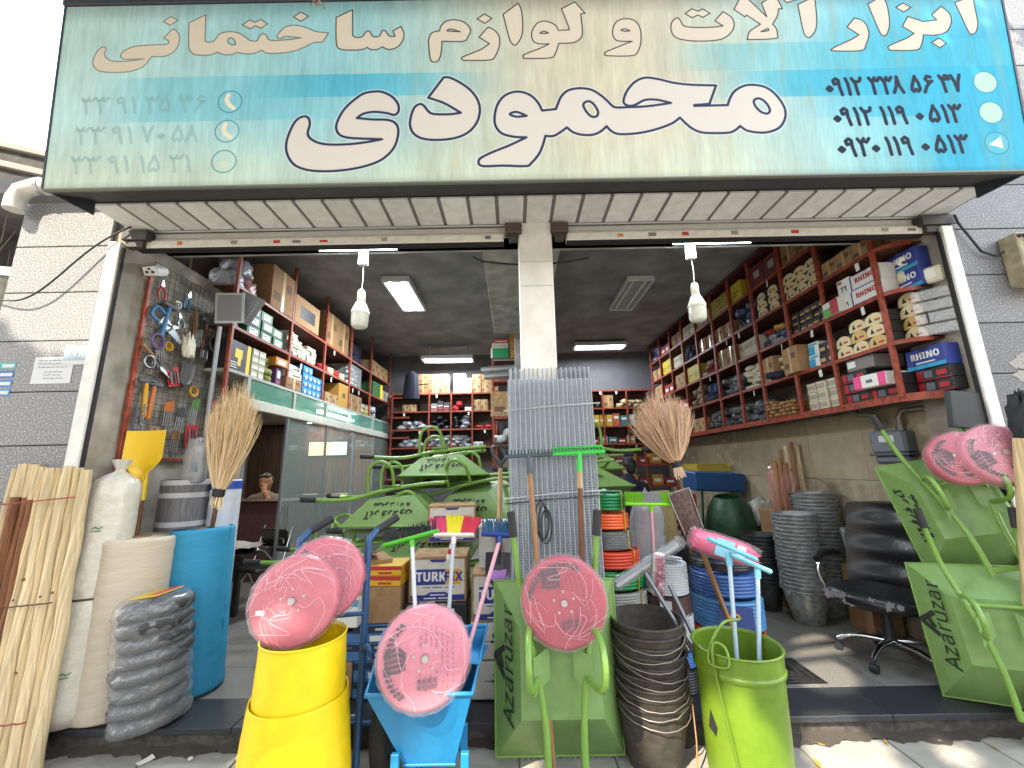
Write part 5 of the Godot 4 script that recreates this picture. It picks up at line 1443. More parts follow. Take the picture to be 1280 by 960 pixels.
	put(make_box("orangebox", "tool_carton", Vector3(0.2, 0.09, 0.2), mat("box_orange", hexc("b5711f"), 0.6), "box", [["label", 0.2, 0.8, 0.2, 0.7, wht]]), b * jig(0.78, 0.2, 0.02, 6), "orange printed box topmost " + where("left", 0, 0), "")
	put(make_box("purplebox", "tool_carton", Vector3(0.11, 0.19, 0.2), mat("box_purple", hexc("4b2a5a"), 0.6), "box", [["label", 0.25, 0.75, 0.4, 0.8, wht], ["red_print", 0.3, 0.7, 0.1, 0.25, mat("print_red", hexc("a32024"))]]), b * jig(0.79, 0, -0.01, 6), "purple box with white label " + where("left", 0, 0), "")
	b = bay_left(-1.72, 2.397)
	put(carton("brownwide", Vector3(0.34, 0.13, 0.3), 1), b * jig(0.15, 0, 0.01, 3), "wide brown carton under white ones " + where("left", 0, 1), "")
	for j in 2:
		put(make_box("widebox", "small_box", Vector3(0.32, 0.075, 0.28), mat("box_white", hexc("b9b4a6")), "box", [["text", 0.45, 0.9, 0.35, 0.55, mat("print_brown", hexc("5f452e"))]]), b * jig(0.14, 0.131 + j * 0.076, 0.0, 5), "wide white box, %s of the pair %s" % [["lower", "upper"][j], where("left", 0, 1)], "")
	var blu := make_box("blue_box", "small_box", Vector3(0.105, 0.085, 0.25), mat("box_blue", hexc("2179ae"), 0.5), "box", [["label", 0.5, 0.85, 0.25, 0.65, wht], ["dark_wave", 0.1, 0.45, 0.1, 0.4, mat("print_navy", hexc("26357f"))]])
	for i in 5:
		for j in [4, 4, 3, 3, 3][i]:
			put(blu, b * jig(0.4 + i * 0.107, j * 0.086, 0.0, 2), "bright blue small box " + where("left", 0, 1) + spot_of(i, 5, j, 4), "blue boxes on the left lowest shelf")
	b = bay_left(-2.55, 2.397)
	pile(b, carton("wrapped", Vector3(0.2, 0.14, 0.25), 0), Vector3(0.2, 0.14, 0), 0.15, 2, 1, "small brown carton " + where("left", 0, 2), "brown cartons on the left lowest shelf")
	put(make_box("mustard", "carton", Vector3(0.3, 0.34, 0.3), mat("box_mustard", hexc("a37a31"), 0.7), "carton", [["round_print", 0.4, 0.7, 0.4, 0.6, mat("print_brown", hexc("5f452e"))]]), b * jig(0.68, 0, 0.0, 3), "tall mustard carton " + where("left", 0, 2), "")
	pile(bay_left(-3.4, 2.397), carton("c33", Vector3(0.26, 0.26, 0.3), 1), Vector3(0.26, 0.26, 0), 0.05, 2, 1, "brown carton " + where("left", 0, 3), "brown cartons on the left lowest shelf, fourth bay")
	heap(bay_left(-4.0, 2.397), "plastic_bag", "bag", [mat("bag_clear", hexc("8d9098")), mat("bag_yellow", hexc("8e8a4d"), 0.3, {"n": "ncrumple", "ns": 0.8, "ts": 5.0})], Vector3(0.2, 0.12, 0.2), 0.8, 0.2, "crumpled clear plastic bag " + where("left", 0, 4), "bags on the left lowest shelf", 0.4)
	# top level
	b = bay_left(-0.8, 3.182)
	heap(b * at(0.0, 0, 0), "plastic_bag", "bag", [mat("bag_clear", hexc("8d9098")), mat("bag_pink", hexc("9a6a6c"), 0.3, {"n": "ncrumple", "ns": 0.8, "ts": 5.0})], Vector3(0.24, 0.2, 0.25), 0.42, 0.42, "bulging clear plastic bag " + where("left", 2, 0), "bags on the left top shelf", 0.4)
	put(carton("big1", Vector3(0.42, 0.46, 0.4), 1), b * jig(0.68, 0, 0.02, 2), "big brown carton next to plastic bags " + where("left", 2, 0), "")
	b = bay_left(-1.72, 3.182)
	put(make_box("hole", "carton", Vector3(0.55, 0.34, 0.4), carton_mat(0), "carton", [["dark_cutout", 0.2, 0.8, 0.25, 0.7, blk]]), b * jig(0.3, 0, 0.02, 2), "brown carton with dark cut out front " + where("left", 2, 1), "")
	b = bay_left(-2.55, 3.182)
	pile(b, carton("tall2", Vector3(0.38, 0.48, 0.4), 1), Vector3(0.38, 0.48, 0), 0.03, 2, 1, "tall plain brown carton " + where("left", 2, 2), "tall cartons on the left top shelf")
	b = bay_left(-3.4, 3.182)
	heap(b, "cloth_pack", "cloth", [mat("cloth_navy", hexc("1d1f33")), mat("cloth_blue", hexc("2b3d63"))], Vector3(0.22, 0.14, 0.25), 0.6, 0.4, "dark blue cloth bundle " + where("left", 2, 3), "dark cloth bundles on the left top shelf", 0.4)
	pile(bay_left(-4.3, 3.182), carton("c44", Vector3(0.3, 0.26, 0.3), 2), Vector3(0.3, 0.26, 0), 0.1, 3, 1, "brown carton " + where("left", 2, 4), "brown cartons on the left top shelf, fifth bay")
	# shelves that stand past the office, by the rear corner
	var ck := thing("wall_shelving", "red steel shelving in the rear left corner past the office", "shelving")
	for y in [0.9, 1.3, 1.7, 2.1, 2.5, 2.9]:
		part(ck, "shelf", G.new().box(-2.48, -2.05, y - 0.015, y, -5.68, -5.32), mat("shelf_board", hexc("6b3a30")))
		part(ck, "shelf_edge", G.new().box(-2.48, -2.05, y - 0.035, y + 0.002, -5.319, -5.305, 0.002), rack_red())
func stock_back(by: Array) -> void:
	var wht := mat("print_white", hexc("cfcfca"))
	var blk := mat("box_black", hexc("1f1e20"))
	var xs := [-2.4, -1.66, -1.22, -0.8]
	# left of the pillar
	var b := bay_back(-2.0, 2.962)
	pile(b, carton("bk1", Vector3(0.2, 0.2, 0.25), 1), Vector3(0.2, 0.2, 0), 0.1, 3, 2, "brown carton left " + where("back", 3, 1), "brown cartons on the back top shelf, second bay")
	pile(bay_back(-1.6, 2.962), make_box("bkcream", "carton", Vector3(0.26, 0.19, 0.25), mat("box_beige", hexc("bdb39c")), "carton", [["print", 0.3, 0.7, 0.4, 0.6, mat("print_brown", hexc("5f452e"))]]), Vector3(0.26, 0.19, 0), 0.06, 1, 2, "cream carton with brown print " + where("back", 3, 1), "")
	pile(bay_back(-1.2, 2.962), make_box("bkcream2", "carton", Vector3(0.12, 0.1, 0.25), mat("box_cream", hexc("bcb5a0")), "carton", [["line", 0.1, 0.9, 0.1, 0.16, mat("label_grey", hexc("97917f"))]]), Vector3(0.12, 0.1, 0), 0.02, 3, 4, "small cream carton " + where("back", 3, 2), "cream cartons stacked on the back shelf", -0.01, 1)
	pile(bay_back(-0.8, 2.962), carton("bk2", Vector3(0.17, 0.19, 0.25), 0), Vector3(0.17, 0.19, 0), 0.0, 3, 2, "brown carton " + where("back", 3, 3), "brown cartons on the back top shelf, fourth bay")
	pile(bay_back(-2.2, 2.602), carton("bk3", Vector3(0.13, 0.14, 0.25), 2), Vector3(0.13, 0.14, 0), 0.0, 2, 1, "small brown carton " + where("back", 2, 0), "brown cartons on the back third shelf")
	for i in 3:
		pile(bay_back(xs[1] + 0.02, 2.602), make_box("bktool%d" % i, "tool_carton", Vector3(0.12, [0.15, 0.2, 0.17][i], 0.2), [mat("box_grey", hexc("6f6c6a")), blk, mat("box_black2", hexc("2e2a2a"), 0.5)][i], "tool box", [["print", 0.1, 0.9, 0.5, 0.6, wht], ["print", 0.1, 0.9, 0.2, 0.35, mat("print_red", hexc("a32024"))]]), Vector3(0.12, 0.15, 0), 0.01 + i * 0.125, 1, 1, "dark printed tool box, %s %s" % [["first", "second", "third"][i], where("back", 2, 1)], "")
	heap(bay_back(-1.2, 2.602), "cloth_pack", "cloth", [mat("cloth_red2", hexc("b02326"), 0.8), mat("cloth_white", hexc("b9b4ae"))], Vector3(0.14, 0.12, 0.2), 0.24, 0.2, "red and white pack " + where("back", 2, 2), "red packs on the back third shelf", 0.4)
	pile(bay_back(-0.95, 2.602), make_box("bkwhite", "small_box", Vector3(0.09, 0.07, 0.15), wht, "box", [["print", 0.2, 0.8, 0.3, 0.6, mat("print_grey", hexc("5e6068"))]]), Vector3(0.09, 0.07, 0), 0.0, 2, 1, "small white box " + where("back", 2, 2), "white boxes on the back third shelf")
	pile(bay_back(-0.78, 2.602), carton("bk4", Vector3(0.14, 0.22, 0.25), 2), Vector3(0.14, 0.22, 0), 0.0, 2, 1, "tan carton " + where("back", 2, 3), "tan cartons on the back third shelf")
	var bb := [mat("bag_black", hexc("202226"), 0.28, {"n": "ncrumple", "ns": 0.7, "ts": 6.0})]
	var wb := [mat("bag_white", hexc("9fa09d"), 0.3, {"n": "ncrumple", "ns": 0.7, "ts": 6.0}), mat("bag_clear", hexc("8d9098"))]
	heap(bay_back(-1.66, 2.242), "plastic_bag", "bag", bb, Vector3(0.2, 0.085, 0.25), 0.42, 0.3, "black plastic pack in the pile " + where("back", 1, 1), "black packs on the back second shelf", 0.3)
	heap(bay_back(-1.2, 2.242), "plastic_bag", "bag", bb, Vector3(0.12, 0.085, 0.2), 0.14, 0.3, "small black plastic pack " + where("back", 1, 2), "small black packs on the back second shelf", 0.3)
	heap(bay_back(-1.06, 2.242), "plastic_bag", "bag", wb, Vector3(0.18, 0.085, 0.25), 0.27, 0.3, "pale plastic pack in the pile " + where("back", 1, 2), "pale packs on the back second shelf", 0.3)
	heap(bay_back(-2.3, 2.242), "plastic_bag", "bag", wb, Vector3(0.2, 0.1, 0.25), 0.6, 0.15, "pale plastic pack " + where("back", 1, 0), "pale packs on the back second shelf, first bay", 0.4)
	heap(bay_back(-0.76, 2.242), "glove_bundle", "gloves", [mat("glove_red2", hexc("b3261f"), 0.6)], Vector3(0.2, 0.06, 0.2), 0.4, 0.07, "red rubber glove pair " + where("back", 1, 3), "red gloves on the back second shelf", 0.4)
	heap(bay_back(-1.7, 1.892), "plastic_bag", "bag", wb, Vector3(0.16, 0.075, 0.25), 0.88, 0.27, "pale plastic pack " + where("back", 0, 1), "pale packs on the back lowest shelf", 0.4)
	heap(bay_back(-2.3, 1.892), "plastic_bag", "bag", wb, Vector3(0.2, 0.1, 0.25), 0.55, 0.2, "larger pale plastic pack " + where("back", 0, 0), "pale packs on the back lowest shelf, first bay", 0.4)
	pile(bay_back(-0.78, 1.892), make_box("bkw2", "small_box", Vector3(0.09, 0.09, 0.15), wht, "box", [["print", 0.2, 0.8, 0.3, 0.6, mat("print_grey", hexc("5e6068"))]]), Vector3(0.09, 0.09, 0), 0.0, 2, 1, "small white box " + where("back", 0, 3), "white boxes on the back lowest shelf")
	# dark coat hung on the shelving in the corner
	var coat := G.new()
	var cf := func(a: float, b: float) -> Vector3:
		var th := -a * TAU
		var w := lerpf(0.2, 0.13, b) * (1.0 if b < 0.85 else (1.0 - b) / 0.15 * 0.9 + 0.1)
		return Vector3(cos(th) * w * (1.0 + 0.08 * sin(a * 40.0)), b * 0.72, sin(th) * w * 0.45)
	coat.grid(40, 16, cf, true)
	solo("hanging_coat", coat, mat("coat_navy", hexc("15172a"), 0.9), "dark navy coat hanging in the rear left corner above the shelves", "coat", "", at(-1.98, 2.82, -5.1).scaled_local(Vector3.ONE * 0.8))
	# right of the pillar
	var rx := [0.5, 1.1, 1.8, 2.28]
	pile(bay_back(1.82, 2.602), carton("bk5", Vector3(0.2, 0.26, 0.25), 0), Vector3(0.2, 0.26, 0), 0.0, 1, 1, "brown carton with round prints beside the lath stack on the back wall's top shelf", "")
	heap(bay_back(2.1, 2.602), "paper_pack", "package", [mat("paper_tan", hexc("a08f6d"), 0.8), mat("paper_grey", hexc("8d8880"), 0.8)], Vector3(0.16, 0.1, 0.2), 0.6, 0.2, "tan paper package on the top shelf right of the lath stack", "paper packages on the back top shelf", 0.4)
	for i in 3:
		pile(bay_back(1.5, 2.242), make_box("ybk", "small_box", Vector3(0.12, 0.22, 0.2), mat("box_yellow2", hexc("b08f2c"), 0.6), "box", [["print", 0.2, 0.8, 0.4, 0.6, wht]]), Vector3(0.12, 0.22, 0), 0.1 + i * 0.13, 1, 1, "yellow upright box on the back wall right of the lath stack, " + nth(i), "yellow boxes on the back wall")
	for i in 3:
		pile(bay_back(1.96, 2.242), make_box("mix%d" % i, "small_box", Vector3(0.13, [0.24, 0.2, 0.22][i], 0.2), [mat("box_salmon", hexc("a8513b"), 0.6), mat("box_teal", hexc("2c6a6f"), 0.6), mat("box_paleblue", hexc("93b3b5"), 0.6)][i], "box", [["print", 0.15, 0.85, 0.6, 0.8, wht]]), Vector3(0.13, 0.2, 0), 0.03 + i * 0.15, 1, 1, ["salmon", "dark teal", "pale blue"][i] + " upright box on the back wall left of the hanging broom", "")
	for i in 5:
		pile(bay_back(1.5, 1.892), make_box("low%d" % (i % 3), "small_box", Vector3(0.16, [0.1, 0.16, 0.13][i % 3], 0.2), [mat("box_red", hexc("85251f")), mat("box_tan", hexc("a08b6c")), mat("box_teal", hexc("2c6a6f"))][i % 3], "box", [["print", 0.15, 0.85, 0.4, 0.7, wht]]), Vector3(0.16, 0.1, 0), 0.02 + i * 0.18, 1, 1, "%s box, %s on the back lowest shelf right of the lath stack" % [["red", "tan", "dark teal"][i % 3], ["first", "second", "third", "fourth", "fifth"][i]], "")
func stock_centre() -> void:
	var wht := mat("print_white", hexc("cfcfca"))
	var silver := mat("foil_silver", hexc("b4b6b9"), 0.28, {"metal": 0.8, "n": "nlump", "ns": 0.15})
	var g := G.new().tube([Vector3(0, 0, 0), Vector3(0.75, 0.05, 0)], 0.055, 18).mesh()
	solo("foil_roll", g, silver, "upper silver foil roll sticking out of the rack behind the pillar", "roll", "", at(-0.52, 3.1, -3.99))
	solo("foil_roll", g, silver, "lower silver foil roll sticking out of the rack behind the pillar", "roll", "", at(-0.47, 2.99, -4.0))
	solo("steel_tube", G.new().tube([Vector3(-0.3, 3.26, -3.95), Vector3(0.5, 3.26, -3.95)], 0.014, 10), silver, "thin bright steel tube lying above the foil rolls", "tube")
	var big := carton("large_print", Vector3(0.62, 0.42, 0.38), 2)
	put(big, at(-0.05, 2.302, -3.96), "large tan carton with dark print behind the lath stack", "")
	var gb := make_box("gbox", "carton", Vector3(0.3, 0.17, 0.3), mat("box_green2", hexc("17834a"), 0.55), "carton", [["edge", 0, 0.1, 0, 1, wht]])
	put(gb, at(-0.2, 3.302, -3.95), "green carton at the bottom of the three on the rack behind the pillar", "")
	put(make_box("wbox3", "carton", Vector3(0.28, 0.09, 0.3), mat("box_cream", hexc("bcb5a0")), "carton", [["line", 0.1, 0.9, 0.3, 0.5, mat("label_grey", hexc("97917f"))]]), at(-0.19, 3.473, -3.95), "cream carton between green and red ones behind the pillar", "")
	put(make_box("rbox3", "carton", Vector3(0.25, 0.07, 0.28), mat("box_red3", hexc("a83238"), 0.6), "carton", [["line", 0.1, 0.9, 0.3, 0.5, wht]]), at(-0.17, 3.564, -3.95), "red carton topmost on the rack behind the pillar", "")
	put(make_box("must2", "carton", Vector3(0.3, 0.5, 0.3), mat("box_mustard", hexc("a37a31")), "carton", [["line", 0.1, 0.9, 0.3, 0.34, mat("print_brown", hexc("5f452e"))]]), at(0.13, 3.302, -3.97), "tall mustard carton beside the white pillar top", "")
	heap(bay_back(-0.3, 1.852, -3.98), "plastic_bag", "bag", [mat("bag_white", hexc("9fa09d"))], Vector3(0.25, 0.16, 0.25), 0.8, 0.3, "pale sack on the rack behind the lath stack", "sacks on the centre rack", 0.3)
	heap(bay_back(-0.3, 1.302, -3.98), "cloth_pack", "cloth", [mat("khaki", hexc("6e6448"))], Vector3(0.3, 0.2, 0.25), 0.8, 0.3, "khaki sack low on the rack behind the lath stack", "khaki sacks on the centre rack", 0.3)
# ---------------------------------------------------------------- goods on the street
func build_rest() -> void:
	build_lath()
	build_barrows()
	build_left_rolls()
	build_poles()
	build_brooms()
	build_chute_and_discs()
	build_truck()
	build_cartons()
	build_push_brooms()
	build_hoses()
	build_buckets()
	build_drum()
	build_chair()
	build_rear()
	build_tool_grid()
	build_people()
	build_tree()
func build_lath() -> void:
	var zn := mat("zinc", hexc("bcc3cc"), 0.45, {"metal": 0.25, "t": "soft", "ts": 2.5})
	var names := ["front", "second", "third", "fourth", "fifth", "sixth", "seventh", "eighth", "ninth", "rearmost"]
	for k in 10:
		var g := G.new()
		var top := (2.05 if k < 5 else 2.135) + rf(-0.004, 0.004)
		var x0 := -0.02 + rf(-0.008, 0.008) + (0.0 if k < 5 else 0.01)
		var w := 0.515
		var z := -k * 0.012
		var ribs := 17
		for i in ribs + 1:
			var x := x0 + w * i / ribs + rf(-0.003, 0.003)
			var tp := top + rf(-0.003, 0.003)
			g.quad(Vector3(x - 0.0045, 0.005, z), Vector3(x, 0.005, z + 0.009), Vector3(x, tp, z + 0.009), Vector3(x - 0.0045, tp, z))
			g.quad(Vector3(x, 0.005, z + 0.009), Vector3(x + 0.0045, 0.005, z), Vector3(x + 0.0045, tp, z), Vector3(x, tp, z + 0.009))
		if k < 5 or k == 7:
			for i in ribs:
				var xa := x0 + w * i / ribs
				var y := 0.02 if k < 2 else (0.9 if k < 5 else 1.9)
				while y < top - 0.012:
					for q in 3:
						var x := xa + 0.007 + q * 0.0062
						g.quad(Vector3(x, y, z), Vector3(x + 0.0062, y + 0.005, z + 0.002), Vector3(x + 0.0062, y + 0.0105, z + 0.002), Vector3(x, y + 0.0055, z))
					y += 0.0155
		var t := at(0, 0.0, 0.165, -2.2, 0, 0)
		solo("lath_sheet", g, zn, "ribbed galvanised lath sheet, %s in the stack leaning on the white pillar" % names[k], "metal lath", "lath sheets against the pillar", t)
	for s in [[1.33, mat("tie_white", hexc("b9bcc0"), 0.5), "pale wire tied round the upper part of the lath stack"], [1.3, mat("black_cable", hexc("26262a")), "black strap tied round the middle of the lath stack"], [1.86, mat("tie_white", hexc("b9bcc0")), "pale wire tied round the top of the lath stack"]]:
		var zz: float = 0.165 - s[0] * 0.0384 + 0.014
		var pts := [Vector3(-0.06, s[0] - 0.03, zz - 0.14), Vector3(-0.055, s[0] - 0.02, zz), Vector3(0.25, s[0] + 0.005, zz + 0.004), Vector3(0.55, s[0] + 0.02, zz), Vector3(0.56, s[0] + 0.02, zz - 0.14)]
		solo("tie_wire", G.new().tube(pts, 0.0035, 5), s[1], s[2], "wire")
	var loop := []
	for q in 40:
		var a := q * 0.42
		loop.append(Vector3(0.15 + 0.035 * cos(a) + 0.001 * q, 1.2 + 0.1 * sin(a) - 0.0015 * q, 0.15 + 0.0008 * q))
	solo("cable", G.new().tube(loop, 0.005, 6), mat("black_cable", hexc("26262a")), "small black cable coil hanging on the front of the lath stack", "cable")
# Persian words as pen strokes, read from right to left
func barrow_words(s: float, w: float, t: Transform3D) -> G:
	var v := func(a: Array) -> Array:
		var o := []
		for i in range(0, a.size(), 2):
			o.append(Vector2(a[i] - 5.2, a[i + 1]) * s)
		return o
	var st := []
	for a in [[10, 0, 10, 1.3], [9.6, 1.5, 9.9, 1.65, 10.2, 1.5, 10.5, 1.65], [9.2, 0.9, 8.8, 0.5, 8.9, 0.05, 9.4, 0], [9.1, 1.3], [8.3, 0.6, 8.1, 0.1, 7.5, -0.3], [6.7, 0.5, 6.3, 0.9, 6.1, 0.55, 6.6, 0.45, 6.5, 0.05, 5.6, 0], [6.4, 1.4], [5.3, 0.6, 5.1, 0.1, 4.6, -0.3], [4.4, 0.7, 3.9, 0.8, 3.7, 0.4, 4.2, 0.1, 3.2, 0], [4.0, 1.3], [2.7, 0.3, 2.4, 0.6, 2.2, 0.3, 2.6, 0.2, 2.5, -0.2, 1.9, -0.4], [1.6, 0.6, 1.5, 0, 0.9, -0.3, 0.3, 0, 0.3, 0.5], [0.9, 0.5],
			[9, -1.6, 8.6, -1.9, 8.2, -1.6, 7.8, -1.9, 7.2, -1.9], [8.6, -1.1], [6.9, -1.2, 6.9, -1.9], [6.5, -1.5, 6.1, -1.9, 5.8, -2.2], [5.4, -1.6, 5.0, -1.9, 4.4, -1.9], [4.9, -1.2], [3.6, -1.5], [3.6, -1.9], [2.9, -1.2, 2.6, -2.0], [2.2, -1.6], [1.6, -2.0, 1.3, -1.2, 1.0, -2.0]]:
		st.append(v.call(a))
	return ink(st, w, t)
# standing on its nose: x across, y along the barrow, z towards the underside
func make_barrow(paint: Material, tray_m: Material) -> Node3D:
	var t := Node3D.new()
	t.name = "wheelbarrow"
	t.set_meta("category", "wheelbarrow")
	var rim := [Vector3(-0.335, 0, 0), Vector3(0.335, 0, 0), Vector3(0.335, 0.84, 0), Vector3(-0.335, 0.84, 0)]
	var bot := [Vector3(-0.2, 0.27, 0.23), Vector3(0.2, 0.27, 0.23), Vector3(0.2, 0.66, 0.2), Vector3(-0.2, 0.66, 0.2)]
	var g := G.new()
	for s in [1.0, -1.0]:
		var o: Vector3 = Vector3(0, 0, 0.0015) * s
		for k in 4:
			var a: Vector3 = rim[k] + o
			var b: Vector3 = rim[(k + 1) % 4] + o
			var c: Vector3 = bot[(k + 1) % 4] + o
			var d: Vector3 = bot[k] + o
			if s > 0:
				g.quad(a, b, c, d)
			else:
				g.quad(d, c, b, a)
		if s > 0:
			g.quad(bot[0] + o, bot[1] + o, bot[2] + o, bot[3] + o)
		else:
			g.quad(bot[3] + o, bot[2] + o, bot[1] + o, bot[0] + o)
	part(t, "tray", g, tray_m)
	part(t, "rim", G.new().tube(rim, 0.009, 8, true), paint)
	for s in [-1.0, 1.0]:
		part(t, "rail", G.new().tube(soft([Vector3(s * 0.085, 0.03, 0.33), Vector3(s * 0.09, 0.3, 0.31), Vector3(s * 0.14, 0.6, 0.262), Vector3(s * 0.17, 0.75, 0.22), Vector3(s * 0.2, 0.9, 0.2), Vector3(s * 0.23, 1.16, 0.21)]), 0.0165, 10), paint)
		part(t, "grip", G.new().tube([Vector3(s * 0.222, 1.1, 0.208), Vector3(s * 0.235, 1.23, 0.215)], 0.023, 10), mat("grip_black", hexc("232325"), 0.7))
		part(t, "leg", G.new().tube(soft([Vector3(s * 0.15, 0.68, 0.24), Vector3(s * 0.16, 0.69, 0.38), Vector3(s * 0.165, 0.665, 0.48), Vector3(s * 0.165, 0.58, 0.52), Vector3(s * 0.16, 0.5, 0.48), Vector3(s * 0.14, 0.475, 0.4), Vector3(s * 0.115, 0.47, 0.28)]), 0.015, 10), paint)
		part(t, "bracket", G.new().prism(PackedVector2Array([Vector2(0, 0), Vector2(0.09, 0.06), Vector2(0.09, 0.2), Vector2(0, 0.16)]), 0.004, Transform3D(Basis(Vector3(-s * 0.9, 0, -0.43).normalized(), Vector3(0, 1, 0), Vector3(-s * 0.9, 0, -0.43).normalized().cross(Vector3.UP)), Vector3(s * 0.14, 0.4, 0.31))), tray_m)
	part(t, "cross_tube", G.new().tube([Vector3(-0.15, 0.63, 0.255), Vector3(0.15, 0.63, 0.255)], 0.014, 8), paint)
	part(t, "axle_plate", G.new().box(-0.1, 0.1, 0.05, 0.08, 0.32, 0.335, 0.003), paint)
	return t
func soft(p: Array, n := 6) -> Array:
	var o := []
	for i in p.size() - 1:
		var a: Vector3 = p[maxi(i - 1, 0)]
		var d: Vector3 = p[mini(i + 2, p.size() - 1)]
		for k in n:
			o.append((p[i] as Vector3).cubic_interpolate(p[i + 1], a, d, float(k) / n))
	o.append(p[p.size() - 1])
	return o
func build_barrows() -> void:
	var paint := mat("barrow_green", hexc("71973f"), 0.4, {"t": "soft", "ts": 3.0})
	var tray := mat("tray_green", hexc("769656"), 0.42, {"t": "soft", "ts": 1.6, "n": "nlump", "ns": 0.06})
	var dark := mat("stencil_black", hexc("23281f"), 0.7)
	var a := make_barrow(paint, tray)
	# side panel frames: left flank seen from the underside, and the nose end
	var lf := Transform3D(Basis(Vector3(0, 1, 0), Vector3(-0.135, 0, -0.23).normalized(), Vector3(0, 1, 0).cross(Vector3(-0.135, 0, -0.23).normalized())), Vector3(-0.27, 0.45, 0.1195))
	var b: Node3D = a.duplicate()
	var tm := text_mesh("Azaruzar", 0.1, 0.001, false, false)
	part(b, "lettering", tm, dark, Transform3D(lf.basis, lf.origin + lf.basis.z * 0.004 - lf.basis.y * 0.02 + lf.basis.x * 0.03))
	part(b, "emblem", ink([[Vector2(-0.07, -0.05), Vector2(0, 0.06), Vector2(0.07, -0.05)], [Vector2(-0.03, -0.03), Vector2(0.02, 0.0)]], 0.03, Transform3D(lf.basis, lf.origin + lf.basis.z * 0.002 + lf.basis.x * 0.02 + lf.basis.y * 0.07)), dark)
	var c: Node3D = a.duplicate()
	for s in [-1.0, 1.0]:
		var ff := Transform3D(Basis(Vector3(0, -s, 0), Vector3(s * 0.135, 0, -0.23).normalized(), Vector3(0, -s, 0).cross(Vector3(s * 0.135, 0, -0.23).normalized())), Vector3(s * 0.262, 0.45, 0.127))
		part(c, "lettering", barrow_words(0.038, 0.015, Transform3D(ff.basis, ff.origin + ff.basis.z * 0.002 + ff.basis.y * 0.02)), dark)
	put(b, at(0.215, 0.02, 0.17, -2.5, 0, 0), "green wheelbarrow standing on its nose before the lath stack, underside showing", "green wheelbarrows")
	put(b, at(2.76, 0.14, 0.05, -4, -30, 3).scaled_local(Vector3.ONE * 0.86), "green wheelbarrow upright at the right end of the step, emblem on its side", "green wheelbarrows")
	put(c, at(2.98, 0.78, -0.1, -7, -32, 12).scaled_local(Vector3.ONE * 0.88), "green wheelbarrow tilted above the upright one at the right wall", "green wheelbarrows")
	var spots := [[Vector3(-0.98, 0.3, -1.25), 90.0, 0.0, 0.0, "lowest left in the green pile"], [Vector3(-0.1, 0.32, -1.35), 90.0, 0.0, 0.0, "lowest right in the green pile"], [Vector3(-1.0, 0.56, -1.15), 90.0, 0.0, 2.0, "second from below on the left of the green pile"], [Vector3(-0.35, 0.78, -1.15), 88.0, 0.0, 0.0, "lower middle of the green pile"],
		[Vector3(-0.58, 1.04, -1.12), 88.0, 0.0, 0.0, "nearest in the green pile, stencil facing the street"], [Vector3(-0.25, 1.36, -1.55), 94.0, 0.0, -12.0, "topmost in the green pile, tilted to the right"], [Vector3(0.1, 1.1, -1.25), 70.0, 0.0, 14.0, "half hidden behind the lath stack"], [Vector3(1.0, 1.2, -1.3), 100.0, 0.0, -20.0, "showing right of the lath stack"], [Vector3(0.25, 1.42, -1.75), -80.0, 0.0, 6.0, "rear of the green pile near the lath stack"]]
	for s in spots:
		var bs := Basis.from_euler(Vector3(0, deg_to_rad(s[1]), deg_to_rad(s[3]))) * Basis(Vector3(1, 0, 0), -PI / 2)
		put(c, Transform3D(bs, s[0]), "upturned green wheelbarrow, %s" % s[4], "green wheelbarrows")
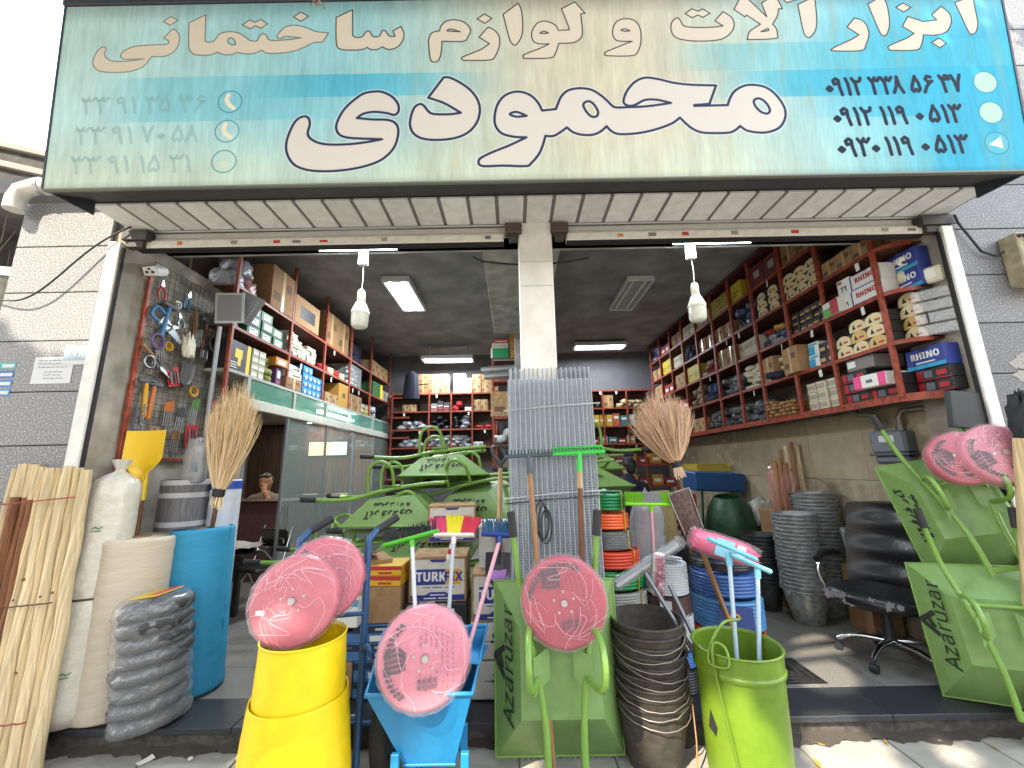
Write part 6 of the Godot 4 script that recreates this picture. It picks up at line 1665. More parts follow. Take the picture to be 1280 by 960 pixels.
# a standing roll with a wound or wrapped skin
func roll(called: String, label: String, category: String, t: Transform3D, r: float, h: float, m: Material, wob: Callable, core := true) -> Node3D:
	var o: Node3D = thing(called, label, category, t)
	var prof := []
	var n := 60
	prof.append(Vector2(r * 0.9, 0))
	for k in n + 1:
		prof.append(Vector2(r, 0.01 + (h - 0.02) * k / n))
	prof.append(Vector2(r * 0.93, h))
	part(o, "winding", G.new().lathes(prof, Transform3D(), 44, wob), m)
	part(o, "end_face", G.new().lathe([Vector2(r * 0.95, h - 0.012), Vector2(0.045, h - 0.006)], Transform3D(), 30), m)
	if core:
		part(o, "core_tube", G.new().lathe([Vector2(0.046, h - 0.1), Vector2(0.046, h + 0.004), Vector2(0.036, h + 0.004), Vector2(0.036, h - 0.1)], Transform3D(), 20), mat("kraft_b", hexc("8d6a48")))
	return o
func build_left_rolls() -> void:
	var nz := FastNoiseLite.new()
	nz.seed = 31
	nz.frequency = 1.0
	var strands := func(a: float, y: float) -> float: return 1.0 + 0.012 * nz.get_noise_2d(y * 160.0, a * 0.8) + 0.02 * nz.get_noise_2d(y * 6.0, a + 50.0)
	var twine := mat("twine_cream", hexc("c3b6a2"), 0.9, {"t": "soft", "ts": Vector3(1, 14, 1), "n": "nfine", "ns": 0.3})
	roll("twine_roll", "fat cream twine roll standing between plastic roll and blue roll", "roll", at(-2.43, 0.12, -0.13, -1, 0, 0), 0.205, 0.98, twine, strands)
	var blue := mat("twine_blue", hexc("2a88ae"), 0.8, {"t": "soft", "ts": Vector3(1, 14, 1), "n": "nfine", "ns": 0.3})
	roll("twine_roll", "bright blue wound twine roll beside the wrapped black bundle", "roll", at(-2.13, 0.12, -0.33, -1, 0, 3.0), 0.185, 1.0, blue, strands)
	var smooth := func(a: float, y: float) -> float: return 1.0 + 0.006 * nz.get_noise_2d(y * 8.0, a * 1.5)
	var gr := roll("mesh_roll", "grey netting roll with pale stripes behind the cream twine roll", "roll", at(-2.47, 0.12, -0.52), 0.165, 1.33, mat("net_grey", hexc("77787e"), 0.5, {"t": "streak", "ts": 3.0}), smooth)
	for y in [1.0, 1.2, 1.29]:
		part(gr, "pale_stripe", G.new().lathe([Vector2(0.167, y), Vector2(0.167, y + 0.035)], Transform3D(), 40), mat("net_stripe", hexc("b5b5b8"), 0.5))
	var wb := roll("foil_roll", "white plastic roll with blue printed top behind the blue roll", "roll", at(-2.2, 0.12, -0.55), 0.1, 1.32, mat("film_white", hexc("c5c9d2"), 0.35, {"t": "soft", "ts": 2.0}), smooth)
	part(wb, "blue_print", G.new().lathe([Vector2(0.1012, 1.25), Vector2(0.1012, 1.31)], Transform3D(), 40), mat("print_blue2", hexc("2946a0"), 0.5))
	# white sheeting wrapped in clear plastic and tied at the top
	var f := func(a: float, y: float) -> float:
		var w := 1.0 + 0.035 * nz.get_noise_2d(a * 2.2, y * 3.0) + 0.02 * nz.get_noise_2d(cos(a) * 6.0, y * 14.0)
		w *= 1.0 - 0.1 * exp(-pow((y - 0.66) / 0.03, 2))
		if y > 1.3:
			w *= 1.0 + 0.08 * sin(a * 9.0) * clampf((y - 1.3) / 0.1, 0, 1)
		return w
	var pr := [Vector2(0.04, 0), Vector2(0.12, 0.012), Vector2(0.135, 0.08)]
	for k in 40:
		pr.append(Vector2(0.135 - 0.008 * k / 40.0, 0.1 + 1.18 * k / 40.0))
	pr.append_array([Vector2(0.12, 1.31), Vector2(0.1, 1.345), Vector2(0.06, 1.375), Vector2(0.026, 1.395), Vector2(0.024, 1.41), Vector2(0.038, 1.44), Vector2(0.05, 1.47)])
	var pl := thing("plastic_roll", "tall white sheeting roll in tied clear plastic beside the wooden stakes", "roll", at(-2.565, 0.12, 0.0, -3, 0, 0.5))
	part(pl, "wrapping", G.new().lathes(pr, Transform3D(), 48, f), mat("wrap_white", hexc("c9c4b6"), 0.3, {"n": "ncrumple", "ns": 0.55, "ts": 2.5, "t": "soft"}))
	part(pl, "cord", G.new().lathe([Vector2(0.126, 0.652), Vector2(0.131, 0.658), Vector2(0.126, 0.664)], Transform3D(), 30), mat("cord_brown", hexc("4a3d33"), 0.9))
	for s in [[0.28, 60.0], [1.05, 70.0]]:
		part(pl, "green_print", ink([[Vector2(-0.025, 0), Vector2(-0.01, 0.012), Vector2(0.005, 0.0), Vector2(0.025, 0.012)], [Vector2(-0.025, -0.014), Vector2(0.02, -0.012)]], 0.005, at(0, 0, 0) * Transform3D(Basis(Vector3.UP, deg_to_rad(25)), Vector3(0.055, s[0], 0.126))), mat("print_green2", hexc("2f6a45"), 0.7))
	# black wire rings wrapped in clear film
	var tb := thing("ring_bundle", "bundle of black ribbed rings shrink wrapped in clear film at the step edge", "bundle", at(-2.085, 0.12, 0.0, 0, 0, 7))
	var blk := mat("ring_black", hexc("434446"), 0.6, {"n": "nlump", "ns": 0.7, "ts": 9.0, "t": "dirt"})
	for k in 8:
		var ring := []
		for q in 48:
			var a := TAU * q / 48
			var w := 0.134 * (1.0 + 0.09 * nz.get_noise_2d(cos(a) * 3.0 + k * 7.0, sin(a) * 3.0)) + rf(-0.002, 0.002)
			ring.append(Vector3(cos(a) * w, 0.042 + k * 0.08 + 0.016 * nz.get_noise_2d(cos(a) * 2.0, sin(a) * 2.0 + k * 5.0), sin(a) * w))
		part(tb, "ring", G.new().tube(ring, 0.043, 10, true), blk, at(-0.012 if k < 4 else 0.014, 0, rf(-0.01, 0.01)))
	var film := func(a: float, y: float) -> float: return 1.0 + 0.05 * nz.get_noise_2d(a * 4.0, y * 26.0) + 0.025 * sin(y * TAU / 0.08 - 1.2)
	var pf := [Vector2(0.14, 0.0)]
	for k in 60:
		pf.append(Vector2(0.184, 0.012 + 0.64 * k / 60.0))
	pf.append_array([Vector2(0.15, 0.672), Vector2(0.0, 0.677)])
	part(tb, "clear_film", G.new().lathes(pf, Transform3D(), 60, film), mat("film", Color(0.92, 0.93, 0.95), 0.12, {"alpha": 0.1, "n": "ncrumple", "ns": 1.0, "ts": 4.0, "spec": 0.75}))
	part(tb, "colour_label", G.new().box(-0.06, 0.11, 0.679, 0.683, -0.08, 0.12, 0.001), mat("label_yellow", hexc("c9a92e"), 0.4))
	part(tb, "colour_label", G.new().box(0.03, 0.1, 0.6835, 0.685, -0.09, 0.09, 0.0005), mat("label_red", hexc("b8443a"), 0.4))
func build_poles() -> void:
	var pale := [mat("stake_a", hexc("dcc9a2"), 0.7, {"t": "streak", "ts": Vector3(3, 0.5, 3)}), mat("stake_b", hexc("d3bd93"), 0.7, {"t": "streak", "ts": Vector3(3, 0.6, 3)})]
	var brown := mat("stake_brown", hexc("8d5f38"), 0.75, {"t": "wood", "ts": Vector3(4, 0.8, 4)})
	var words := ["rightmost", "second from the right", "third from the right", "fourth from the right", "fifth from the right", "sixth from the right", "seventh from the right", "eighth from the right", "leftmost but one", "leftmost"]
	var nz := FastNoiseLite.new()
	nz.seed = 8
	nz.frequency = 1.5
	for k in 10:
		var dark := k > 5 and k < 9
		var x := -2.61 - k * 0.053
		var z := 0.13 + (0.0 if k % 2 == 0 else -0.012) - (0.03 if k > 5 else 0.0)
		var a := Vector3(x + 0.115 - k * 0.004, 0.0, z + 0.06)
		var b := Vector3(x + rf(-0.006, 0.006), 1.54 + rf(-0.02, 0.03), z - 0.02)
		var pts := []
		var rs := []
		for q in 17:
			var s := q / 16.0
			pts.append(a.lerp(b, s) + Vector3(nz.get_noise_2d(s * 2.0, k * 9.0), 0, nz.get_noise_2d(s * 2.0, k * 9.0 + 4.0)) * 0.014)
			rs.append(0.031 - 0.003 * s + 0.0025 * nz.get_noise_2d(s * 9.0, k * 5.0))
		rs[16] *= 0.9
		var t := thing("wooden_stake", "%s wooden stake, %s of the tied row at the left wall" % ["bark brown" if dark else "peeled pale", words[k]], "wooden stake", Transform3D(), "wooden stakes at the left wall")
		part(t, "shaft", G.new().tube(pts, rs, 14), brown if dark else pale[k % 2])
		if dark:
			part(t, "peeled_top", G.new().tube([pts[14] + Vector3(0, 0, 0.001), pts[15], pts[16] + Vector3(0, 0.002, 0)], [0.0305, 0.0305, 0.027], 14), pale[0])
		for q in 1:
			var h := rf(0.15, 0.9)
			var p: Vector3 = a.lerp(b, h)
			part(t, "knot", G.new().tube([p + Vector3(rf(-0.012, 0.012), 0, 0.022), p + Vector3(0, 0, 0.0305)], [0.009, 0.006], 8), mat("knot", hexc("6f4a2a"), 0.8))
	for s in [[1.34, mat("string_red", hexc("8d4038"), 0.9), "thin red string binding the stakes near their tops"], [0.78, mat("cord_brown", hexc("4a3d33")), "dark wire binding the stakes at mid height"], [0.22, mat("string_red", hexc("8d4038")), "thin red string binding the stakes near their feet"]]:
		var pts := []
		for q in 41:
			var u := q / 40.0
			var y: float = s[0] + 0.06 * (u - 0.5)
			var bump := absf(sin(u * PI * 12.0)) * 0.012
			pts.append(Vector3(lerpf(-3.3, -2.585 + (1.54 - s[0]) * 0.03, u), y, 0.175 + (1.54 - s[0]) * 0.052 + bump - 0.012))
		solo("binding_string", G.new().tube(pts, 0.004, 5), s[1], s[2], "string")
func straw_broom(label: String, base: Vector3, tip: Vector3, spread: float, flat: float, n: int, m: Material, seed_: int, handle_to: Vector3) -> void:
	var r := RandomNumberGenerator.new()
	r.seed = seed_
	var t := thing("straw_broom", label, "broom", Transform3D(), "straw brooms")
	var fr := along(base, tip)
	var h := base.distance_to(tip)
	var g := G.new()
	for k in n:
		var a := r.randf_range(0, TAU)
		var q := sqrt(r.randf())
		var ln := h * r.randf_range(0.86, 1.06) * (1.0 - 0.34 * q * q)
		var ex := cos(a) * q
		var ez := sin(a) * q
		var pts := []
		for s in 6:
			var u := s / 5.0
			var w := pow(u, 0.85) * (1.12 - 0.12 * u * u)
			var wig := 0.012 * u
			pts.append(fr * Vector3(ex * (0.028 + spread * w) + r.randf_range(-wig, wig), u * ln, ez * (0.028 + spread * flat * w) + r.randf_range(-wig, wig)))
		g.col = Color(1, r.randf_range(0.8, 1.0), r.randf_range(0.68, 1.0)) * r.randf_range(0.6, 1.15)
		g.tube(pts, [0.0031, 0.003, 0.0028, 0.0024, 0.0018, 0.0008], 3, false, false)
	g.col = Color(1, 1, 1)
	tag(part(t, "straw", g, m), "", "", "", "stuff")
	part(t, "binding", G.new().lathes([Vector2(0.034, -0.03), Vector2(0.038, -0.02), Vector2(0.038, 0.025), Vector2(0.034, 0.035)], fr, 20), mat("tape_black", hexc("222224"), 0.6))
	var sg := G.new()
	for k in 60:
		var a := r.randf_range(0, TAU)
		var q := sqrt(r.randf()) * 0.032
		sg.tube([fr * Vector3(cos(a) * q * 0.8, 0.0, sin(a) * q * 0.8), fr * Vector3(cos(a) * q * 1.25, r.randf_range(-0.12, -0.07), sin(a) * q * 1.25)], 0.003, 4)
	tag(part(t, "stalk_ends", sg, m), "", "", "", "stuff")
	part(t, "handle", G.new().tube([fr * Vector3(0, -0.02, 0), handle_to], 0.015, 10), mat("handle_bark", hexc("6f5238"), 0.8, {"t": "wood", "ts": Vector3(4, 1, 4)}))
func build_brooms() -> void:
	straw_broom("straw broom standing bristles up in the blue twine roll", Vector3(-2.075, 1.36, -0.3), Vector3(-1.985, 2.13, -0.27), 0.165, 0.6, 520, mat("straw_a", hexc("f2ddb2"), 0.8, {"vc": true, "back": hexc("4a3818")}), 3, Vector3(-2.13, 0.9, -0.33))
	straw_broom("reddish straw broom standing bristles up right of the lath stack", Vector3(1.2, 1.5, -0.42), Vector3(1.08, 2.02, -0.42), 0.225, 0.6, 640, mat("straw_b", hexc("f2d4b8"), 0.8, {"vc": true, "back": hexc("4a3020")}), 5, Vector3(1.3, 0.4, -0.5))
	# yellow plastic shovel, blade up
	var t := thing("plastic_shovel", "yellow plastic shovel standing blade up by the tool grid", "shovel", at(-2.52, 0.9, -0.2, -3, 12, 2))
	var f := func(a: float, b: float) -> Vector3:
		var w := 0.115 * (1.0 if b > 0.45 else lerpf(0.2, 1.0, smoothstep(0.0, 0.45, b)))
		var x := (a - 0.5) * 2.0
		return Vector3(x * w, 0.55 + b * 0.34, 0.02 + 0.05 * x * x * (0.4 + 0.6 * (1.0 - b)) + 0.02 * b)
	part(t, "blade", G.new().plate(16, 16, f, 0.005), mat("plastic_yellow", hexc("d9b31c"), 0.4))
	part(t, "rib", G.new().tube([Vector3(0, 0.42, 0), Vector3(0, 0.56, 0.004), Vector3(0, 0.72, 0.012)], [0.022, 0.02, 0.006], 10), mat("plastic_yellow", hexc("d9b31c")))
	part(t, "handle", G.new().tube([Vector3(0, -0.75, 0), Vector3(0, 0.45, 0)], 0.016, 10), mat("handle_brown", hexc("7d5232"), 0.6, {"t": "wood", "ts": Vector3(4, 1, 4)}))
# pink wheel disc in crumpled film. z faces out
func disc(label: String, t: Transform3D, r: float, style: int) -> void:
	var o := thing("wrapped_disc", label, "disc", t, "pink discs in plastic")
	var pinks := [hexc("b84e5b"), hexc("c96f7f"), hexc("a82a42"), hexc("b84459")]
	var pm := mat("disc_pink%d" % style, pinks[style], 0.45, {"t": "soft", "ts": 4.0})
	var toz := Transform3D(Basis(Vector3(1, 0, 0), PI / 2), Vector3.ZERO)
	part(o, "disc", G.new().lathes([Vector2(0.0, -0.1), Vector2(r * 0.9, -0.1), Vector2(r * 0.985, -0.085), Vector2(r, -0.05), Vector2(r * 0.985, -0.012), Vector2(r * 0.9, 0.0), Vector2(r * 0.45, 0.004), Vector2(0.035, 0.012), Vector2(0.0, 0.012)], toz, 48), pm)
	part(o, "hub", G.new().tube([Vector3(0, 0, 0.012), Vector3(0, 0, 0.03)], [0.02, 0.015], 12), mat("chrome_dull", hexc("b9bbbd"), 0.3, {"metal": 0.9}))
	for k in 5:
		var a := TAU * k / 5 + 0.4
		part(o, "bolt", G.new().tube([Vector3(cos(a), sin(a), 0) * 0.05 + Vector3(0, 0, 0.006), Vector3(cos(a), sin(a), 0) * 0.05 + Vector3(0, 0, 0.016)], 0.007, 6), mat("chrome_dull", hexc("b9bbbd")))
	var st := []
	var fat := []
	var d := rng
	if style > 0:
		for row in 7:
			var x := -0.02 + row * 0.024
			var y := 0.12 - absf(row - 3) * 0.012
			while y > -0.13:
				var l := d.randf_range(0.008, 0.02)
				if Vector2(x, y).length() > 0.06 or row > 3:
					st.append([Vector2(x, y), Vector2(x + d.randf_range(-0.004, 0.004), y - l)])
				y -= l + 0.009
		for k in 8:
			var x := -0.03 + (k % 4) * 0.022
			var y := -0.09 - (k / 4) * 0.022
			st.append([Vector2(x, y), Vector2(x + 0.013, y), Vector2(x + 0.013, y + 0.013), Vector2(x, y + 0.013), Vector2(x, y)])
		for s in [-1, 1]:
			for k in 7:
				var a: float = PI + s * (0.12 + k * 0.13) if style != 2 else PI * 0.66 + s * (0.12 + k * 0.13)
				fat.append([Vector2(cos(a), sin(a)) * r * 0.86, Vector2(cos(a + s * 0.08), sin(a + s * 0.08)) * r * 0.74])
		var c := Vector2(-0.62, 0) * r if style != 2 else Vector2(-0.3, 0.5) * r
		for k in 5:
			fat.append([c + Vector2(-0.045, 0.03 - k * 0.017), c + Vector2(0.01, 0.05 - k * 0.022), c + Vector2(0.045, 0.02 - k * 0.012)])
		part(o, "print", ink(st, 0.0035, at(0, 0, 0.0125, 0, 0, 10 if style == 2 else 0)), mat("ink_purple", hexc("5b2438"), 0.7))
		part(o, "emblem", ink(fat, 0.013, at(0, 0, 0.0105)), mat("ink_dark", hexc("3c2230"), 0.7))
	else:
		part(o, "tag", G.new().box(-0.15, -0.115, -0.05, -0.03, 0.004, 0.006), mat("notice_paper", hexc("d8dadb")))
	# pleats of the film
	var pg := G.new()
	for k in 14:
		var a := rf(0, TAU)
		var q := rf(0.86, 1.0) * r
		var pts := []
		for s in rng.randi_range(3, 6):
			pts.append(Vector3(cos(a) * q, sin(a) * q, 0.032 - 0.028 * pow(q / r, 4)))
			q -= rf(0.1, 0.2) * r
			a += rf(-0.9, 0.9)
			if q < 0.1 * r:
				break
		if pts.size() > 1:
			pg.tube(soft(pts, 3), rf(0.0005, 0.0012), 4)
	tag(part(o, "film_pleats", pg, mat("film_pleat", hexc("e3b3bc"), 0.3)), "", "", "", "stuff")
	# crumpled film, gathered behind
	var nz := FastNoiseLite.new()
	nz.seed = 50 + style
	nz.frequency = 1.0
	var wob := func(a: float, y: float) -> float:
		var e := smoothstep(0.02, -0.06, y)
		return 1.0 + 0.03 * e * sin(a * 26.0 + 3.0 * nz.get_noise_1d(a * 3.0)) + 0.035 * nz.get_noise_2d(cos(a) * 3.0 + y * 20.0, sin(a) * 3.0)
	part(o, "clear_film", G.new().lathes([Vector2(0.02, -0.14), Vector2(r * 0.7, -0.125), Vector2(r * 1.0, -0.1), Vector2(r * 1.04, -0.05), Vector2(r * 1.03, 0.0), Vector2(r * 0.97, 0.018), Vector2(r * 0.7, 0.026), Vector2(r * 0.4, 0.03), Vector2(0.0, 0.034)], toz, 72, wob, 24), mat("film_pink", Color(0.98, 0.9, 0.92), 0.2, {"alpha": 0.08, "n": "ncrumple", "ns": 1.0, "ts": 3.5, "spec": 0.33}))
func build_chute_and_discs() -> void:
	var y := mat("chute_yellow", hexc("e8c80c"), 0.4, {"t": "soft", "ts": 2.0, "n": "nlump", "ns": 0.05})
	var t := thing("rubbish_chute", "tall yellow plastic chute section standing on the pavement", "chute", at(-0.97, 0, 0.58, 0, 0, 0))
	part(t, "lower_cone", G.new().lathes([Vector2(0.235, 0.0), Vector2(0.23, 0.2), Vector2(0.212, 0.42), Vector2(0.2, 0.5), Vector2(0.193, 0.53), Vector2(0.2, 0.535), Vector2(0.204, 0.5), Vector2(0.22, 0.3)], Transform3D(), 48, null, 28), y)
	part(t, "upper_tube", G.new().lathes([Vector2(0.19, 0.45), Vector2(0.185, 0.6), Vector2(0.178, 0.75), Vector2(0.182, 0.762), Vector2(0.177, 0.766), Vector2(0.171, 0.75), Vector2(0.178, 0.5)], Transform3D(), 48, null, 30), y)
	disc("worn pink disc in film leaning on top of the yellow chute, front one", at(-1.01, 0.92, 0.63, -12, 8, 0), 0.19, 0)
	disc("pink disc in film on the yellow chute, behind the front one", at(-0.945, 0.98, 0.49, -15, 14, 0), 0.19, 3)
	disc("pale pink printed disc in film lying against the blue hopper", at(-0.41, 0.675, 0.62, -10, 14, 0), 0.205, 1)
	disc("deep pink disc with dark crest in film before the lath stack", at(0.235, 0.84, 0.46, -6, -4, 0), 0.21, 2)
	disc("pink disc in streaky film at the right wheelbarrow, left one", at(2.74, 1.5, 0.12, -10, -25, 0), 0.16, 3)
	disc("pink disc in film at the right picture edge beside another", at(2.86, 1.52, 0.22, -15, -18, 20), 0.18, 1)
func build_truck() -> void:
	var bl := mat("truck_blue", hexc("28507c"), 0.35, {"t": "soft", "ts": 3.0})
	var t := thing("hand_truck", "blue tubular hand truck standing between yellow chute and cartons", "hand truck", at(-0.97, 0, 0.33))
	for s in [-1.0, 1.0]:
		part(t, "post", G.new().tube(soft([Vector3(s * 0.185, 0.08, 0.03), Vector3(s * 0.185, 0.6, 0.0), Vector3(s * 0.185, 1.08, 0), Vector3(s * 0.185 + 0.01, 1.14, -0.02), Vector3(s * 0.185 + 0.04, 1.18, -0.05)]), 0.0175, 10), bl)
		part(t, "grip", G.new().tube([Vector3(s * 0.185 + 0.03, 1.17, -0.045), Vector3(s * 0.185 + 0.12, 1.23, -0.11)], 0.021, 10), mat("grip_black", hexc("232325")))
		part(t, "brace", G.new().tube(soft([Vector3(s * 0.235, 0.2, -0.12), Vector3(s * 0.25, 0.45, -0.02), Vector3(s * 0.25, 0.58, 0.05), Vector3(s * 0.22, 0.63, 0.05), Vector3(s * 0.19, 0.6, 0.01)]), 0.0135, 8), bl)
		var w := part(t, "wheel", G.new().lathes([Vector2(0.13, -0.03), Vector2(0.165, -0.045), Vector2(0.19, -0.035), Vector2(0.198, 0), Vector2(0.19, 0.035), Vector2(0.165, 0.045), Vector2(0.13, 0.03)], Transform3D(Basis(Vector3(0, 0, 1), PI / 2), Vector3.ZERO), 36, func(a: float, yy: float) -> float: return 1.0 + (0.012 * signf(sin(a * 30.0 + absf(yy) * 90.0)) if absf(yy) < 0.037 else 0.0)), mat("tyre", hexc("222223"), 0.8), at(s * 0.29, 0.2, -0.13))
		part(w, "rim", G.new().lathes([Vector2(0.03, -0.035), Vector2(0.06, -0.02), Vector2(0.12, -0.022), Vector2(0.133, -0.03), Vector2(0.133, 0.03), Vector2(0.12, 0.022), Vector2(0.06, 0.02), Vector2(0.03, 0.035)], Transform3D(Basis(Vector3(0, 0, 1), PI / 2), Vector3.ZERO), 30), mat("rim_steel", hexc("6d7075"), 0.4, {"metal": 0.6}))
	for yy in [0.3, 0.77, 0.98]:
		part(t, "cross_bar", G.new().tube(soft([Vector3(-0.185, yy, 0), Vector3(-0.06, yy, 0.03), Vector3(0.06, yy, 0.03), Vector3(0.185, yy, 0)]), 0.0135, 8), bl)
	part(t, "axle", G.new().tube([Vector3(-0.33, 0.2, -0.13), Vector3(0.33, 0.2, -0.13)], 0.012, 8), bl)
	part(t, "toe_plate", G.new().box(-0.21, 0.21, 0.06, 0.068, 0.0, 0.2, 0.002), bl)
	# blue sheet metal hopper
	var hp := thing("hopper", "blue steel hopper on legs before the cartons, brooms standing in it", "hopper")
	var hm := mat("hopper_blue", hexc("1f7fb4"), 0.4, {"t": "soft", "ts": 2.0, "n": "nlump", "ns": 0.06})
	var top := [Vector3(-0.67, 0.52, 0.6), Vector3(-0.2, 0.53, 0.62), Vector3(-0.155, 0.685, 0.3), Vector3(-0.69, 0.67, 0.3)]
	var bt := [Vector3(-0.52, 0.2, 0.5), Vector3(-0.29, 0.2, 0.5), Vector3(-0.29, 0.2, 0.36), Vector3(-0.52, 0.2, 0.36)]
	for k in 4:
		var a: Vector3 = top[k]
		var b: Vector3 = top[(k + 1) % 4]
		var c: Vector3 = bt[(k + 1) % 4]
		var d: Vector3 = bt[k]
		var f := func(u: float, v: float) -> Vector3: return d.lerp(c, u).lerp(a.lerp(b, u), v)
		part(hp, "side_plate", G.new().plate(6, 6, f, 0.004), hm)
	part(hp, "bottom_plate", G.new().box(-0.525, -0.285, 0.19, 0.2, 0.355, 0.505, 0.002), hm)
	part(hp, "rim", G.new().tube(top, 0.011, 8, true), hm)
	part(hp, "inner_ledge", G.new().boxt(at(-0.26, 0.6, 0.4, 0, -8, 0), Vector3(0.2, 0.008, 0.2), 0.002), hm)
	for q in [[-0.55, 0.53], [-0.24, 0.53], [-0.52, 0.33], [-0.27, 0.33]]:
		part(hp, "leg", G.new().box(q[0] - 0.018, q[0] + 0.018, 0.0, 0.26, q[1] - 0.012, q[1] + 0.012, 0.003), hm)
	part(hp, "foot_bar", G.new().box(-0.56, -0.22, 0.1, 0.13, 0.543, 0.565, 0.003), mat("hopper_pale", hexc("6f9cc0"), 0.4))
func build_cartons() -> void:
	var wht := mat("print_white", hexc("cfcfca"))
	var navy := mat("print_navy2", hexc("222c78"), 0.5)
	var orange := mat("print_gold", hexc("c8922a"), 0.5)
	var face := mat("carton_white", hexc("c9c6bd"), 0.6, {"t": "soft", "ts": 2.0})
	var turk := Node3D.new()
	turk.name = "printed_carton"
	turk.set_meta("category", "carton")
	part(turk, "carton", G.new().box(-0.19, 0.19, 0, 0.28, -0.3, 0, 0.004), carton_mat(2))
	part(turk, "white_face", G.new().box(-0.175, 0.175, 0.008, 0.262, 0.0002, 0.0014), face)
	part(turk, "navy_band", G.new().prism(PackedVector2Array([Vector2(-0.175, 0.01), Vector2(0.175, 0.01), Vector2(0.175, 0.045), Vector2(0.08, 0.045), Vector2(0.05, 0.062), Vector2(-0.05, 0.062), Vector2(-0.08, 0.045), Vector2(-0.175, 0.045)]), 0.001, at(0, 0, 0.0016)), navy)
	part(turk, "navy_tab", G.new().prism(PackedVector2Array([Vector2(-0.06, 0.262), Vector2(-0.04, 0.245), Vector2(0.04, 0.245), Vector2(0.06, 0.262)]), 0.001, at(0, 0, 0.0016)), navy)
	part(turk, "navy_box", G.new().box(-0.142, 0.05, 0.106, 0.202, 0.0016, 0.0024), navy)
	part(turk, "lettering", text_mesh("TURK", 0.056), wht, at(-0.047, 0.154, 0.003))
	part(turk, "orange_box", G.new().box(0.053, 0.15, 0.106, 0.202, 0.0016, 0.0026), orange)
	part(turk, "lettering", text_mesh("FIX", 0.056), navy, at(0.1, 0.154, 0.0034))
	part(turk, "small_print", ink([[Vector2(-0.1, 0.09), Vector2(-0.05, 0.09)], [Vector2(-0.035, 0.09), Vector2(0.03, 0.09)], [Vector2(0.045, 0.09), Vector2(0.11, 0.09)]], 0.005, at(0, 0, 0.0016)), navy)
	part(turk, "small_print", ink([[Vector2(-0.05, 0.045), Vector2(0.05, 0.045)], [Vector2(-0.09, 0.025), Vector2(-0.01, 0.025)], [Vector2(0.005, 0.025), Vector2(0.09, 0.025)]], 0.006, at(0, 0, 0.0026)), wht)
	put(turk, at(-0.515, 0.637, -0.25, 0, 2, 0), "navy lettered white and kraft carton under the pink and yellow broom", "")
	put(turk, at(-0.09, 0.555, -0.13, 0, 0, 0), "navy lettered white faced carton half hidden by the lath stack", "")
	var speed := Node3D.new()
	speed.name = "printed_carton"
	speed.set_meta("category", "carton")
	part(speed, "carton", G.new().box(-0.2, 0.2, 0, 0.205, -0.32, 0, 0.004), face)
	part(speed, "lettering", text_mesh("SPEED", 0.06, 0.001, false, true), mat("print_ink", hexc("26272b"), 0.6), Transform3D(Basis(Vector3(1, 0, 0), Vector3(0.25, 1, 0), Vector3(0, 0, 1)), Vector3(0.05, 0.12, 0.0014)))
	part(speed, "underline", G.new().box(-0.12, -0.06, 0.097, 0.101, 0.0005, 0.0015), mat("print_ink", hexc("26272b")))
	part(speed, "round_mark", G.new().lathe([Vector2(0.014, 0), Vector2(0.018, 0.001), Vector2(0.014, 0.002)], Transform3D(Basis(Vector3(1, 0, 0), PI / 2), Vector3(-0.17, 0.17, 0)), 18), mat("print_ink", hexc("26272b")))
	part(speed, "yellow_sticker", G.new().box(-0.05, 0.02, 0.03, 0.065, 0.0004, 0.0014), mat("sticker_cream", hexc("c4b98a"), 0.6))
	put(speed, at(-0.085, 0.345, -0.13), "white black lettered carton, upper of two beside the lath stack", "")
	put(speed, at(-0.08, 0.13, -0.13), "white black lettered carton, lower of two beside the lath stack", "")
	# black carton below the first
	put(make_box("blackcarton", "printed_carton", Vector3(0.4, 0.2, 0.3), mat("box_black", hexc("1f1e20")), "carton", [["bottle_print", 0.6, 0.65, 0.3, 0.9, wht], ["bottle_print", 0.75, 0.8, 0.25, 0.85, wht], ["white_print", 0.05, 0.2, 0.3, 0.6, wht], ["blue_print", 0.84, 0.94, 0.2, 0.5, mat("print_cyan", hexc("2b8fb5"))]]), at(-0.52, 0.436, -0.22), "black carton with bottle prints below the left navy lettered carton", "")
	var bl := make_box("bluecarton", "printed_carton", Vector3(0.3, 0.1, 0.3), mat("carton_blue", hexc("3f6d9c"), 0.6, {"t": "soft", "ts": 3.0}), "carton", [["dark_band", 0.0, 1.0, 0.55, 0.95, mat("print_darkblue", hexc("1d2b40"), 0.5)], ["round_logo", 0.1, 0.22, 0.6, 0.9, wht], ["white_text", 0.4, 0.85, 0.68, 0.82, wht], ["light_panel", 0.3, 0.7, 0.08, 0.4, wht]])
	var lv := [0.13, 0.232, 0.334, 0.436]
	for k in 4:
		put(bl, jig(-0.86, lv[k], -0.17, 3), "blue and white printed carton, %s of the stack behind the hand truck" % ["lowest", "second from below", "third from below", "topmost"][k], "blue cartons behind the hand truck")
	for k in 3:
		put(bl if k > 0 else carton("lowbrown", Vector3(0.22, 0.2, 0.25), 2), jig(-1.13, [0.13, 0.335, 0.437][k], -0.17, 4), ["tan carton at the foot of the stack left of the hand truck post", "blue and white carton on the tan one left of the hand truck post", "upper blue and white carton left of the hand truck post"][k], "")
	put(make_box("opencarton", "carton", Vector3(0.28, 0.21, 0.28), carton_mat(0), "carton", [["torn_flap", 0.3, 0.75, 0.75, 1.0, carton_mat(2)]]), at(-0.88, 0.54, -0.18, 0, 4, 0), "brown carton with torn flap behind the hand truck post", "")
